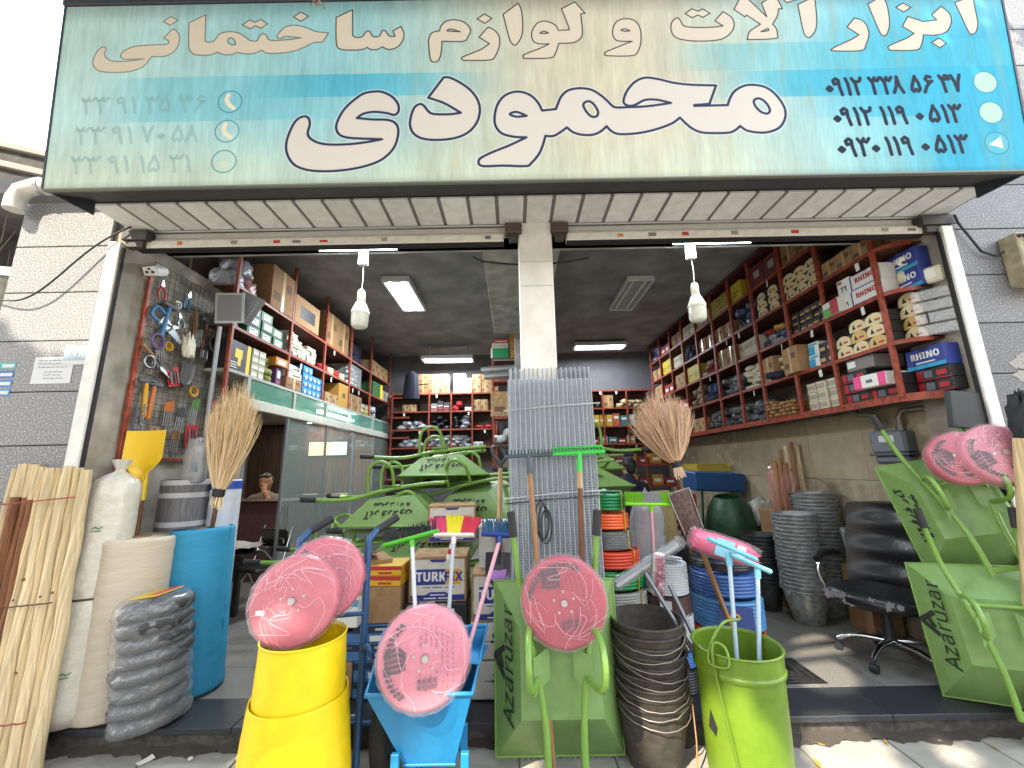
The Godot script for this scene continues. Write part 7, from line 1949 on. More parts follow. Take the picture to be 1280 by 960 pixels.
	for k in 2:
		put(make_box("redyellow", "printed_carton", Vector3(0.25, 0.06, 0.25), mat("carton_gold", hexc("c59a1f"), 0.5), "carton", [["red_band", 0.0, 1.0, 0.6, 1.0, mat("print_red", hexc("a32024"))], ["red_text", 0.4, 0.75, 0.2, 0.4, mat("print_red", hexc("a32024"))]]), jig(-0.87, 0.752 + k * 0.062, -0.2, 5), ["yellow and red flat box on the torn brown carton", "yellow and red flat box, upper of the two on the torn carton"][k], "")
	var tall := thing("carton", "open kraft carton with printed side behind the hand truck grip", "carton", at(-1.05, 0.54, -0.35, 0, 28, 0))
	part(tall, "body", G.new().box(-0.17, 0.17, 0, 0.36, -0.14, 0.14, 0.004), carton_mat(0))
	part(tall, "flap", G.new().boxt(at(-0.06, 0.375, 0.05, -14, 0, 8), Vector3(0.3, 0.005, 0.2)), carton_mat(2))
	for q in [[-0.08, 0.26], [-0.02, 0.18], [0.06, 0.25], [0.08, 0.12]]:
		part(tall, "print", G.new().box(q[0], q[0] + 0.05, q[1], q[1] + 0.03, 0.1402, 0.1412), mat("print_brown", hexc("5f452e")))
	put(make_box("whiteir", "printed_carton", Vector3(0.2, 0.16, 0.2), wht, "carton", [["blue_top", 0.0, 1.0, 0.75, 1.0, mat("print_cyan", hexc("2b8fb5"))], ["red_side", 0.0, 0.12, 0.0, 0.7, mat("print_red", hexc("a32024"))]]), at(-1.08, 0.545, -0.1, 0, 0, 0), "white carton with blue top left of the torn brown carton", "")
	var cp := thing("clear_box", "clear plastic box with red contents below the spade", "box", at(-0.13, 0.84, -0.25))
	part(cp, "shell", G.new().box(-0.11, 0.11, 0, 0.26, -0.2, 0.02, 0.01), mat("clear_pack2", Color(0.85, 0.86, 0.86), 0.15, {"alpha": 0.4}))
	part(cp, "red_tool", G.new().boxt(at(0.03, 0.12, -0.04, 0, 0, 15), Vector3(0.05, 0.18, 0.06), 0.015), mat("print_red", hexc("a32024")))
	part(cp, "lid", G.new().box(-0.12, 0.12, 0.26, 0.285, -0.21, 0.03, 0.006), wht)
	put(turk, at(-0.5, 0.92, -0.75, 0, 6, 0), "navy lettered carton standing behind the coloured brooms, rear one", "")
# bristles rise from a block; cols gives one material per third of the length
func push_broom(label: String, c: Vector3, dirx: Vector3, w: float, block: Material, cols: Array, fan: float, hl: float, foot: Vector3, hm: Material) -> void:
	var t := thing("push_broom", label, "broom", Transform3D(), "long handled brooms")
	var x := dirx.normalized()
	var up := (c - foot).normalized()
	up = (up - x * up.dot(x)).normalized()
	var fr := Transform3D(Basis(x, up, x.cross(up)), c)
	part(t, "block", G.new().boxt(fr * at(0, 0, 0), Vector3(w, 0.022, 0.05), 0.007), block)
	for q in cols.size():
		var g := G.new()
		var n := 26
		for i in n:
			for r in 4:
				var u := (q + (i + rf(0, 1)) / n) / cols.size() - 0.5
				var z := (r - 1.5) * 0.011
				var lean := u * fan
				g.tube([fr * Vector3(u * w * 0.96, 0.01, z), fr * Vector3(u * w * 0.96 + lean * hl * 0.5, hl * 0.55, z * 1.4), fr * Vector3(u * w * 0.96 + lean * hl + rf(-0.004, 0.004), hl * (1.0 - absf(u) * fan * 0.35) + rf(-0.004, 0.004), z * 2.0 + rf(-0.004, 0.004))], [0.0028, 0.0026, 0.0022], 4, false, false)
		tag(part(t, "bristles", g, cols[q]), "", "", "", "stuff")
	part(t, "socket", G.new().tube([fr * Vector3(0, 0.0, 0), fr * Vector3(0, -0.05, 0)], [0.018, 0.014], 10), block)
	part(t, "handle", G.new().tube([fr * Vector3(0, -0.04, 0), foot], 0.0115, 10), hm)
func build_push_brooms() -> void:
	var whp := mat("handle_white", hexc("c9cbcc"), 0.4)
	push_broom("broom with black bristles and green block standing in the blue hopper", Vector3(-0.61, 1.09, 0.1), Vector3(1, 0.24, 0), 0.34, mat("plastic_green", hexc("4fae2c"), 0.4), [mat("bristle_black", hexc("25272c"), 0.7)], 0.15, 0.075, Vector3(-0.47, 0.45, 0.45), whp)
	push_broom("broom with pink and yellow fanned bristles in the blue hopper", Vector3(-0.36, 1.105, 0.1), Vector3(1, -0.02, 0), 0.24, mat("plastic_white", hexc("cfcdc6"), 0.4), [mat("bristle_pink", hexc("c93d68"), 0.6), mat("bristle_yellow", hexc("d6cc1f"), 0.6), mat("bristle_red", hexc("c22a45"), 0.6)], 0.85, 0.11, Vector3(-0.36, 0.4, 0.42), mat("handle_grey", hexc("a9adb2"), 0.4))
	push_broom("broom with blue bristles and pink handle in the blue hopper", Vector3(-0.09, 1.1, 0.08), Vector3(1, -0.08, 0), 0.22, mat("plastic_navy", hexc("26408c"), 0.4), [mat("bristle_blue", hexc("2c5f7f"), 0.6)], 0.25, 0.085, Vector3(-0.28, 0.5, 0.42), mat("handle_pink", hexc("d3a0aa"), 0.4))
	push_broom("lime green broom with grey bristles standing right of the hose coils", Vector3(0.92, 1.235, -0.2), Vector3(1, -0.03, 0), 0.36, mat("plastic_lime", hexc("7cc41c"), 0.4), [mat("bristle_lime", hexc("78bb22"), 0.6), mat("bristle_silver", hexc("9b9ea0"), 0.6), mat("bristle_lime", hexc("78bb22"))], 0.02, 0.07, Vector3(0.93, 0.2, -0.35), mat("handle_pink", hexc("d3a0aa")))
	var st := thing("striped_stick", "red and white striped stick beside the pink and yellow broom", "stick")
	for k in 7:
		var a := Vector3(-0.42, 0.93, -0.1).lerp(Vector3(-0.36, 1.15, -0.1), k / 7.0)
		var b := Vector3(-0.42, 0.93, -0.1).lerp(Vector3(-0.36, 1.15, -0.1), (k + 1) / 7.0)
		part(st, "band", G.new().tube([a, b], 0.02, 12), mat("cloth_red2", hexc("b02326"), 0.8) if k % 2 else mat("print_white", hexc("cfcfca")))
	# spade with a D grip
	var sp := thing("spade", "spade with D grip and purple label standing left of the lath stack", "spade", at(-0.105, 0.83, 0.06, -3, 0, -2))
	var black := mat("black_plastic", hexc("24272b"), 0.4)
	part(sp, "shaft", G.new().tube([Vector3(0, 0.27, 0), Vector3(0, 0.66, 0)], 0.016, 10), mat("handle_pale", hexc("cdb896"), 0.5, {"t": "wood", "ts": Vector3(4, 1, 4)}))
	part(sp, "socket", G.new().tube([Vector3(0, 0.1, 0.012), Vector3(0, 0.3, 0)], [0.012, 0.02], 10), black)
	part(sp, "grip", G.new().tube(soft([Vector3(0, 0.64, 0), Vector3(0, 0.68, 0), Vector3(-0.045, 0.74, 0), Vector3(-0.05, 0.79, 0), Vector3(0.05, 0.79, 0), Vector3(0.045, 0.74, 0), Vector3(0, 0.68, 0)], 4), 0.012, 8), black)
	var bf := func(a: float, b: float) -> Vector3:
		var x := (a - 0.5) * 2.0
		var w := 0.075 * (1.0 if b > 0.5 else sin(PI * 0.5 * (0.15 + 0.85 * b / 0.5)))
		return Vector3(x * w, b * 0.19 - 0.02, 0.012 + 0.022 * x * x)
	part(sp, "blade", G.new().plate(12, 14, bf, 0.002), mat("blade_steel", hexc("4c4f55"), 0.3, {"metal": 0.7}))
	part(sp, "label", G.new().prism(PackedVector2Array([Vector2(0, -0.012), Vector2(0.045, 0.03), Vector2(0.05, 0.08), Vector2(0.0, 0.07), Vector2(-0.05, 0.08), Vector2(-0.045, 0.03)]), 0.001, at(0, 0, 0.026)), mat("label_purple", hexc("a874bd"), 0.4))
	# rakes
	for s in [[Vector3(0.09, 1.56, 0.17), Vector3(0.16, 0.0, 0.42), 0.29, mat("rake_grey", hexc("3c4a50"), 0.5), "dark grey rake with wooden handle standing before the lath stack", false], [Vector3(0.395, 1.57, 0.17), Vector3(0.3, 0.0, 0.42), 0.31, mat("rake_green", hexc("2fae3c"), 0.4), "bright green rake with wooden handle standing before the lath stack", true]]:
		var rk := thing("rake", s[4], "rake", Transform3D(), "garden rakes")
		var h: Vector3 = s[0]
		var ft: Vector3 = s[1]
		part(rk, "head_bar", G.new().boxt(at(h.x, h.y, h.z, 0, 0, 2), Vector3(s[2], 0.022, 0.02), 0.005), s[3])
		if s[5]:
			part(rk, "head_bar", G.new().boxt(at(h.x, h.y + 0.035, h.z - 0.06, 0, 0, 2), Vector3(s[2], 0.014, 0.014), 0.004), s[3])
		for k in 15:
			var x: float = h.x + s[2] * (k / 14.0 - 0.5) * 0.97
			if s[5]:
				part(rk, "tine", G.new().tube([Vector3(x, h.y, h.z), Vector3(x, h.y + 0.035, h.z - 0.06), Vector3(x, h.y + 0.02, h.z - 0.1)], 0.004, 5), s[3])
			else:
				part(rk, "tine", G.new().tube([Vector3(x, h.y, h.z), Vector3(x, h.y + 0.035, h.z + 0.02)], [0.006, 0.003], 5), s[3])
		part(rk, "ferrule", G.new().tube([h, h.lerp(ft, 0.07)], [0.013, 0.019], 10), s[3])
		part(rk, "handle", G.new().tube([h.lerp(ft, 0.06), h.lerp(ft, 0.5) + Vector3(0.006, 0, 0), ft], 0.0155, 10), mat("handle_tan", hexc("b08d68"), 0.6, {"t": "wood", "ts": Vector3(4, 1, 4)}) if not s[5] else mat("handle_brown", hexc("7d5232")))
		if s[5]:
			part(rk, "pale_top", G.new().tube([h.lerp(ft, 0.06), h.lerp(ft, 0.13)], 0.0165, 10), mat("handle_pale", hexc("cdb896")))
func coil(label: String, c: Vector3, r: float, h: float, tr: float, m: Material, group := "") -> Node3D:
	var t := thing("hose_coil", label, "hose", at(c.x, c.y, c.z), group)
	var rows := int(h / (tr * 1.9))
	var pts := []
	for j in rows:
		for q in 28:
			var a := TAU * q / 28
			pts.append(Vector3(cos(a) * (r - tr + rf(-0.002, 0.002)), tr + (j + q / 28.0) * (h - tr * 2) / rows, sin(a) * (r - tr)))
	part(t, "hose", G.new().tube(pts, tr, 7), m)
	var inner := []
	for j in rows:
		for q in 16:
			var a := TAU * q / 16
			inner.append(Vector3(cos(a) * (r - tr * 3), tr + (j + q / 16.0) * (h - tr * 2) / rows, sin(a) * (r - tr * 3)))
	part(t, "inner_winding", G.new().tube(inner, tr, 6), m)
	return t
func strap(t: Node3D, r: float, h: float, angs: Array, m: Material) -> void:
	for a in angs:
		var d := Vector3(cos(a), 0, sin(a))
		part(t, "strap", G.new().tube([d * (r - 0.03) + Vector3(0, -0.001, 0), d * (r + 0.004), d * (r + 0.005) + Vector3(0, h, 0), d * (r - 0.03) + Vector3(0, h + 0.002, 0)], 0.004, 5), m)
func build_hoses() -> void:
	var film := mat("film", Color(0.92, 0.93, 0.95), 0.12, {"alpha": 0.05})
	var zc := -0.36
	var st := [[0.545, 0.165, 0.25, hexc("9ea29c"), 0.0095, "white grey hose coil, lowest in the stack right of the lath"], [0.71, 0.12, 0.235, hexc("1f8f4a"), 0.011, "green hose coil above the white one right of the lath"], [0.83, 0.12, 0.215, hexc("d2452a"), 0.011, "orange red hose coil, lower one right of the lath"], [0.95, 0.115, 0.18, hexc("2e3033"), 0.009, "black hose coil in clear film between two orange ones"], [1.066, 0.118, 0.16, hexc("dd5f2e"), 0.011, "orange hose coil, upper one right of the lath"], [1.186, 0.13, 0.145, hexc("127a45"), 0.012, "dark green hose coil topmost right of the lath"]]
	for s in st:
		var c := coil(s[5], Vector3(0.64, s[0], zc), s[2], s[1], s[4], mat("hose_%s" % s[3].to_html(), s[3], 0.35), "hose coils right of the lath stack")
		strap(c, s[2], s[1], [0.9, 2.0, 4.0], mat("strap_yellow", hexc("c9a23c"), 0.6))
		if s[3] == hexc("2e3033"):
			part(c, "clear_film", G.new().lathe([Vector2(s[2] + 0.006, 0), Vector2(s[2] + 0.008, s[1])], Transform3D(), 36), film)
	var base := thing("carton", "grey plastic wrapped carton under the hose coils", "carton", at(0.66, 0.12, zc))
	part(base, "body", G.new().box(-0.24, 0.24, 0, 0.42, -0.2, 0.22, 0.02), mat("wrap_grey", hexc("6a6d75"), 0.3, {"n": "ncrumple", "ns": 0.7, "ts": 3.0}))
	part(base, "blue_label", G.new().box(-0.02, 0.2, 0.05, 0.3, 0.221, 0.223), mat("label_navy", hexc("2b3f78"), 0.5))
	for q in [[0.05, 0.2], [0.1, 0.15], [0.14, 0.22]]:
		part(base, "label_print", G.new().box(q[0], q[0] + 0.03, q[1], q[1] + 0.04, 0.2231, 0.2242), mat("print_gold", hexc("c8922a")))
	# cable reels right of it
	var cs := [[0.12, 0.14, 0.15, hexc("2e3033"), "black cable coil at the foot of the white cable stack"], [0.262, 0.1, 0.15, hexc("2f6fb5"), "blue cable coil in the white cable stack"], [0.364, 0.2, 0.15, hexc("b9bbbd"), "white cable coil, lower one beside the black buckets"], [0.67, 0.2, 0.14, hexc("c2c8cc"), "white cable coil, upper one beside the black buckets"]]
	for s in cs:
		coil(s[4], Vector3(1.0, s[0], -0.28), s[2], s[1], 0.0085, mat("hose_%s" % s[3].to_html(), s[3], 0.35), "cable coils beside the black buckets")
	var pk := thing("printed_pack", "brown printed pack between the two white cable coils", "package", at(1.0, 0.566, -0.28))
	part(pk, "body", G.new().lathe([Vector2(0.0, 0.0), Vector2(0.145, 0.002), Vector2(0.145, 0.1), Vector2(0.0, 0.102)], Transform3D(), 32), mat("pack_brown", hexc("4b332e"), 0.4))
	part(pk, "label", G.new().boxt(at(-0.06, 0.05, 0.138, 0, -22, 0), Vector3(0.07, 0.07, 0.004)), mat("notice_paper", hexc("d8dadb")))
	# big blue and orange reels
	var rl := [[0.12, 0.17, 0.21, hexc("9fa5a8"), "pale hose coil at the foot of the big blue stack"], [0.292, 0.15, 0.22, hexc("cf4a26"), "orange hose coil with white label under the blue ones"], [0.444, 0.2, 0.225, hexc("4a7fb0"), "blue striped hose coil with printed label"], [0.646, 0.15, 0.215, hexc("3a5e9c"), "dark blue clear hose coil on the big stack"], [0.798, 0.07, 0.2, hexc("252629"), "black hose coil on top of the big blue stack"]]
	for s in rl:
		var c := coil(s[4], Vector3(1.42, s[0], -0.36), s[2], s[1], 0.012, mat("hose_%s" % s[3].to_html(), s[3], 0.3), "hose coils behind the green drum")
		if s[1] == 0.15 and s[0] < 0.4:
			part(c, "white_label", G.new().boxt(at(0.13, 0.075, 0.185, 0, 35, 0), Vector3(0.1, 0.1, 0.003)), mat("notice_paper", hexc("d8dadb")))
			for q in [-0.02, 0.02]:
				part(c, "red_square", G.new().boxt(at(0.13 + q, 0.055, 0.1885 - q * 0.7, 0, 35, 0), Vector3(0.022, 0.03, 0.003)), mat("print_red", hexc("a32024")))
		if s[1] == 0.2:
			part(c, "navy_label", G.new().boxt(at(-0.05, 0.1, 0.222, 0, -12, 0), Vector3(0.2, 0.13, 0.003)), mat("label_navy", hexc("2b3f78")))
			part(c, "sun_mark", ink([[Vector2(-0.03, 0), Vector2(-0.02, 0.02), Vector2(0, 0.03), Vector2(0.02, 0.02), Vector2(0.03, 0)]], 0.012, at(-0.06, 0.1, 0.2245, 0, -12, 0)), mat("print_gold", hexc("c8922a")))
	# squeegee in a bag, brush, glove pack
	var sq := thing("squeegee", "grey squeegee in a clear bag leaning over the white coil", "squeegee")
	part(sq, "blade_pack", G.new().boxt(along(Vector3(0.58, 0.79, 0.02), Vector3(1.0, 1.02, 0.0)), Vector3(0.07, 0.0, 0.02)), film)
	var ax := along(Vector3(0.79, 0.905, 0.02), Vector3(1.02, 1.03, 0.0))
	part(sq, "rubber_blade", G.new().boxt(ax, Vector3(0.05, 0.46, 0.03), 0.01), mat("squeegee_grey", hexc("7f848a"), 0.35))
	part(sq, "steel_strip", G.new().boxt(ax * at(0.0, 0, 0.018), Vector3(0.02, 0.46, 0.006), 0.002), mat("steel_bright", hexc("a9acb0"), 0.3, {"metal": 0.8}))
	part(sq, "clear_bag", G.new().boxt(ax * at(0, 0.02, 0), Vector3(0.075, 0.52, 0.055), 0.02), mat("film", Color(0.92, 0.93, 0.95)))
	for q in [[Vector3(0.9, 0.8, 0.06), Vector3(1.03, 0.35, 0.3)], [Vector3(0.76, 0.87, 0.08), Vector3(1.0, 0.38, 0.32)]]:
		solo("grey_pole", G.new().tube([q[0], q[1]], 0.0125, 10), mat("pole_grey", hexc("6d7074"), 0.35, {"metal": 0.4}), ["grey pole running from the brush into the green drum", "grey pole running from the squeegee into the green drum"][0 if q[0].x > 0.8 else 1], "pole")
	var pb := thing("pink_brush", "pink and white scrubbing brush before the white coil", "brush", at(0.84, 0.86, 0.07, 0, 0, -8))
	part(pb, "back", G.new().box(-0.03, 0.035, -0.12, 0.12, -0.03, 0.0, 0.012), mat("plastic_white", hexc("cfcdc6")))
	var bb := G.new()
	for k in 220:
		var p := Vector3(rf(-0.027, 0.03), rf(-0.11, 0.11), 0)
		bb.tube([p, p + Vector3(rf(-0.006, 0.006), rf(-0.006, 0.006), 0.03)], 0.002, 4, false, false)
	tag(part(pb, "bristles", bb, mat("bristle_rose", hexc("d98aa6"), 0.6)), "", "", "", "stuff")
	var gp := thing("glove_pack", "pink rubber glove pack in clear film on the hose stack", "gloves", Transform3D(along(Vector3(1.06, 1.07, 0.03), Vector3(1.5, 0.92, -0.05)).basis, Vector3(1.28, 0.985, 0.0)))
	part(gp, "gloves", blob_mesh("glovepack", 77, Vector3(0.13, 0.44, 0.1), 0.2), mat("glove_pink", hexc("d84a78"), 0.4, {"t": "soft", "ts": 6.0}), at(0, -0.22, 0))
	part(gp, "card", G.new().box(-0.05, 0.05, -0.1, 0.02, 0.05, 0.053), mat("card_cyan", hexc("7cc4d6"), 0.5))
	part(gp, "print", G.new().box(-0.045, 0.04, 0.04, 0.1, 0.05, 0.053), mat("print_white", hexc("cfcfca")))
	part(gp, "clear_film", blob_mesh("glovefilm", 79, Vector3(0.15, 0.48, 0.12), 0.25), mat("film_pink", Color(0.98, 0.9, 0.92)), at(0, -0.24, 0))
	# flat brown spade and a bristly straw mat roll behind
	var sp := thing("flat_spade", "flat brown spade standing between green broom and straw broom", "spade", along(Vector3(1.26, 0.75, -0.15), Vector3(1.09, 1.33, -0.15)))
	var bf := func(a: float, b: float) -> Vector3:
		var x := (a - 0.5) * 2.0
		return Vector3(x * (0.065 + 0.01 * b), 0.33 + b * 0.26, -0.012 * x * x)
	part(sp, "blade", G.new().plate(8, 10, bf, 0.003), mat("blade_rust", hexc("6b5550"), 0.45, {"metal": 0.3, "t": "dirt", "ts": 4.0}))
	part(sp, "edge", G.new().tube([Vector3(-0.065, 0.33, 0), Vector3(-0.075, 0.59, -0.01), Vector3(0.075, 0.59, -0.01), Vector3(0.065, 0.33, 0)], 0.004, 6), mat("steel_bright", hexc("a9acb0")))
	part(sp, "shaft", G.new().tube([Vector3(0, -0.4, 0), Vector3(0, 0.36, 0)], 0.016, 10), mat("handle_tan", hexc("b08d68")))
	part(sp, "sleeve", G.new().tube([Vector3(0, 0.2, 0), Vector3(0, 0.36, 0)], 0.0175, 10), mat("steel_bright", hexc("a9acb0")))
func build_buckets() -> void:
	var rub := mat("rubber_dusty", hexc("4a443d"), 0.7, {"t": "dirt", "ts": 2.2, "n": "nlump", "ns": 0.25})
	var wire := mat("wire_rust", hexc("8a8078"), 0.4, {"metal": 0.6})
	var nm := ["lowest", "second", "third", "fourth", "fifth", "sixth", "seventh", "eighth", "topmost"]
	for k in 9:
		var t := thing("rubber_bucket", "dusty black rubber bucket, %s of the nested stack" % nm[k], "bucket", at(0.7 + rf(-0.006, 0.006), 0.002 + k * 0.046, 0.2, rf(-1.5, 1.5), rf(0, 40), rf(-1, 1)), "nested rubber buckets")
		var squash := func(a: float, _y: float) -> float: return 1.0 + 0.012 * sin(a * 2.0 + k)
		part(t, "shell", G.new().lathes([Vector2(0.0, 0.0), Vector2(0.125, 0.0), Vector2(0.132, 0.012), Vector2(0.16, 0.16), Vector2(0.184, 0.3), Vector2(0.192, 0.306), Vector2(0.19, 0.316), Vector2(0.18, 0.314), Vector2(0.155, 0.16), Vector2(0.127, 0.02), Vector2(0.0, 0.014)], Transform3D(), 36, squash, 30), rub)
		var h := []
		for q in 13:
			var a := PI * q / 12
			h.append(Vector3(0.19 * cos(a), 0.29 - 0.05 * sin(a) - 0.004 * k, 0.198 * sin(a)).rotated(Vector3.UP, -0.35 + rf(-0.1, 0.1)))
		part(t, "wire_handle", G.new().tube(h, 0.003, 5), wire)
		part(t, "ear", G.new().boxt(at(0.178, 0.25, 0.075, 0, -25, -6), Vector3(0.014, 0.055, 0.05), 0.005), mat("ear_brown", hexc("6d5a48"), 0.8))
	solo("cord", G.new().tube([Vector3(0.885, 0.3, 0.28), Vector3(0.88, 0.15, 0.3), Vector3(0.87, 0.01, 0.3)], 0.004, 5), mat("string_tan", hexc("a3774d"), 0.9), "tan cord hanging down the right side of the black buckets", "cord")
	# galvanised buckets
	var zn := mat("bucket_zinc", hexc("a9aeb3"), 0.4, {"metal": 0.35, "t": "dirt", "ts": 2.5})
	var zd := mat("bucket_dark", hexc("4c4f54"), 0.45, {"metal": 0.5, "t": "dirt", "ts": 2.5})
	var stacks := [[Vector3(2.56, 0.12, -1.25), 20, 0.175, zn, "galvanised bucket in the nearer tall stack", "galvanised buckets, nearer stack"], [Vector3(2.89, 0.12, -1.42), 25, 0.185, zn, "galvanised bucket in the taller stack at the right wall", "galvanised buckets, taller stack"], [Vector3(2.42, 0.12, -1.6), 13, 0.16, zd, "dark bucket in the short stack behind the galvanised ones", "dark buckets, short stack"]]
	for s in stacks:
		var r: float = s[2]
		var t := Node3D.new()
		t.name = "bucket"
		t.set_meta("category", "bucket")
		part(t, "shell", G.new().lathes([Vector2(0.0, 0.004), Vector2(r * 0.66, 0.0), Vector2(r * 0.98, 0.26), Vector2(r * 1.03, 0.266), Vector2(r * 1.03, 0.276), Vector2(r * 0.97, 0.274), Vector2(r * 0.65, 0.012), Vector2(0, 0.012)], Transform3D(), 28, null, 21), s[3])
		for a in [0.3, 0.3 + PI]:
			part(t, "ear", G.new().boxt(Transform3D(Basis(Vector3.UP, -a), Vector3(cos(a), 0, sin(a)) * (r * 1.0) + Vector3(0, 0.24, 0)), Vector3(0.012, 0.035, 0.04), 0.003), s[3])
		for k in s[1]:
			put(t, Transform3D(Basis(Vector3.UP, rf(-0.5, 0.5)), s[0] + Vector3(rf(-0.004, 0.004), k * 0.0335, rf(-0.004, 0.004))), "%s, %s" % [s[4], "topmost" if k == s[1] - 1 else ("lowest" if k == 0 else nth(k) + " from below")], s[5])
	var hb := []
	for q in 17:
		var a := PI * q / 16
		hb.append(Vector3(2.89 + 0.185 * cos(a), 1.2 + 0.13 * sin(a), -1.42))
	solo("bucket_wire", G.new().tube(hb, 0.003, 5), wire, "thin wire handle arched over the taller galvanised stack", "wire handle")
	solo("pail", G.new().lathes([Vector2(0.0, 0.0), Vector2(0.1, 0.0), Vector2(0.13, 0.3), Vector2(0.125, 0.3), Vector2(0.095, 0.01), Vector2(0, 0.01)], Transform3D(), 26), mat("pail_white", hexc("a9b0b0"), 0.4), "pale grey pail between the galvanised stack and the office chair", "pail", "", at(2.93, 0.62, -1.0))
	solo("carton", G.new().box(-0.12, 0.12, 0, 0.5, -0.12, 0.12, 0.004), carton_mat(1), "brown carton under the pale grey pail", "carton", "", at(2.95, 0.12, -1.02))
func build_drum() -> void:
	var gm := mat("drum_green", hexc("66821f"), 0.4, {"t": "soft", "ts": 2.0, "n": "nlump", "ns": 0.05})
	var t := thing("rubbish_chute", "olive green plastic chute section standing on the pavement", "chute", at(1.1, 0, 0.36, 0, 0, 0))
	part(t, "barrel", G.new().lathes([Vector2(0.178, 0.0), Vector2(0.185, 0.06), Vector2(0.196, 0.5), Vector2(0.205, 0.505), Vector2(0.207, 0.52), Vector2(0.2, 0.53), Vector2(0.203, 0.6), Vector2(0.21, 0.608), Vector2(0.204, 0.614), Vector2(0.194, 0.6), Vector2(0.188, 0.3)], Transform3D(), 48, null, 40), gm)
	var iron := mat("hook_green", hexc("66812a"), 0.4, {"metal": 0.3})
	part(t, "hook", G.new().tube(soft([Vector3(-0.12, 0.1, 0.165), Vector3(-0.165, 0.45, 0.135), Vector3(-0.18, 0.6, 0.13), Vector3(-0.16, 0.655, 0.12), Vector3(-0.12, 0.64, 0.14), Vector3(-0.13, 0.575, 0.175), Vector3(-0.19, 0.57, 0.12), Vector3(-0.17, 0.64, 0.1), Vector3(-0.08, 0.72, 0.06), Vector3(0.02, 0.72, 0.02)], 4), 0.007, 8), iron)
	part(t, "plate", G.new().boxt(at(-0.115, 0.1, 0.155, 0, -36, 0), Vector3(0.06, 0.08, 0.005), 0.001), gm)
	part(t, "tear", G.new().prism(PackedVector2Array([Vector2(-0.02, 0.0), Vector2(0.02, -0.02), Vector2(0.03, 0.02), Vector2(0.0, 0.08)]), 0.002, Transform3D(Basis(Vector3.UP, -1.25), Vector3(-0.185, 0.27, 0.06))), mat("black_rubber", hexc("1d1c1d")))
	for s in [[Vector3(1.2, 1.0, 0.2), Vector3(1.12, 0.35, 0.3), 0.0, "pale mop pole with cyan head standing in the green drum, left one"], [Vector3(1.34, 0.93, 0.22), Vector3(1.2, 0.35, 0.34), 1.0, "pale mop pole with cyan head standing in the green drum, right one"]]:
		var m := thing("floor_mop", s[3], "mop", Transform3D(), "mops in the green drum")
		part(m, "pole", G.new().tube([s[0], s[1]], 0.0115, 10), mat("pole_pale", hexc("a9bcc8"), 0.35))
		var c := mat("mop_cyan", hexc("6fb7cc"), 0.45)
		part(m, "head", G.new().boxt(Transform3D(Basis(Vector3(0, 0, 1), -0.42), s[0] + Vector3(0.02 - 0.06 * s[2], 0.02, 0.0)), Vector3(0.28 - 0.05 * s[2], 0.025, 0.07), 0.01), c)
		part(m, "socket", G.new().tube([s[0], (s[0] as Vector3).lerp(s[1], 0.1)], 0.017, 10), c)
	# drain cover let into the floor
	var dc := thing("drain_cover", "dark square metal drain cover in the shop floor", "drain cover", at(1.72, 0.1185, -0.43))
	var ir := mat("cast_iron", hexc("3c3d3f"), 0.5, {"metal": 0.5, "t": "dirt", "ts": 4.0})
	part(dc, "plate", G.new().box(-0.24, 0.24, 0, 0.003, -0.17, 0.17), ir)
	for k in 4:
		var w := 0.22 - k * 0.05
		var d := 0.15 - k * 0.037
		part(dc, "raised_ring", G.new().tube([Vector3(-w, 0.004, -d), Vector3(w, 0.004, -d), Vector3(w, 0.004, d), Vector3(-w, 0.004, d)], 0.005, 4, true), ir)
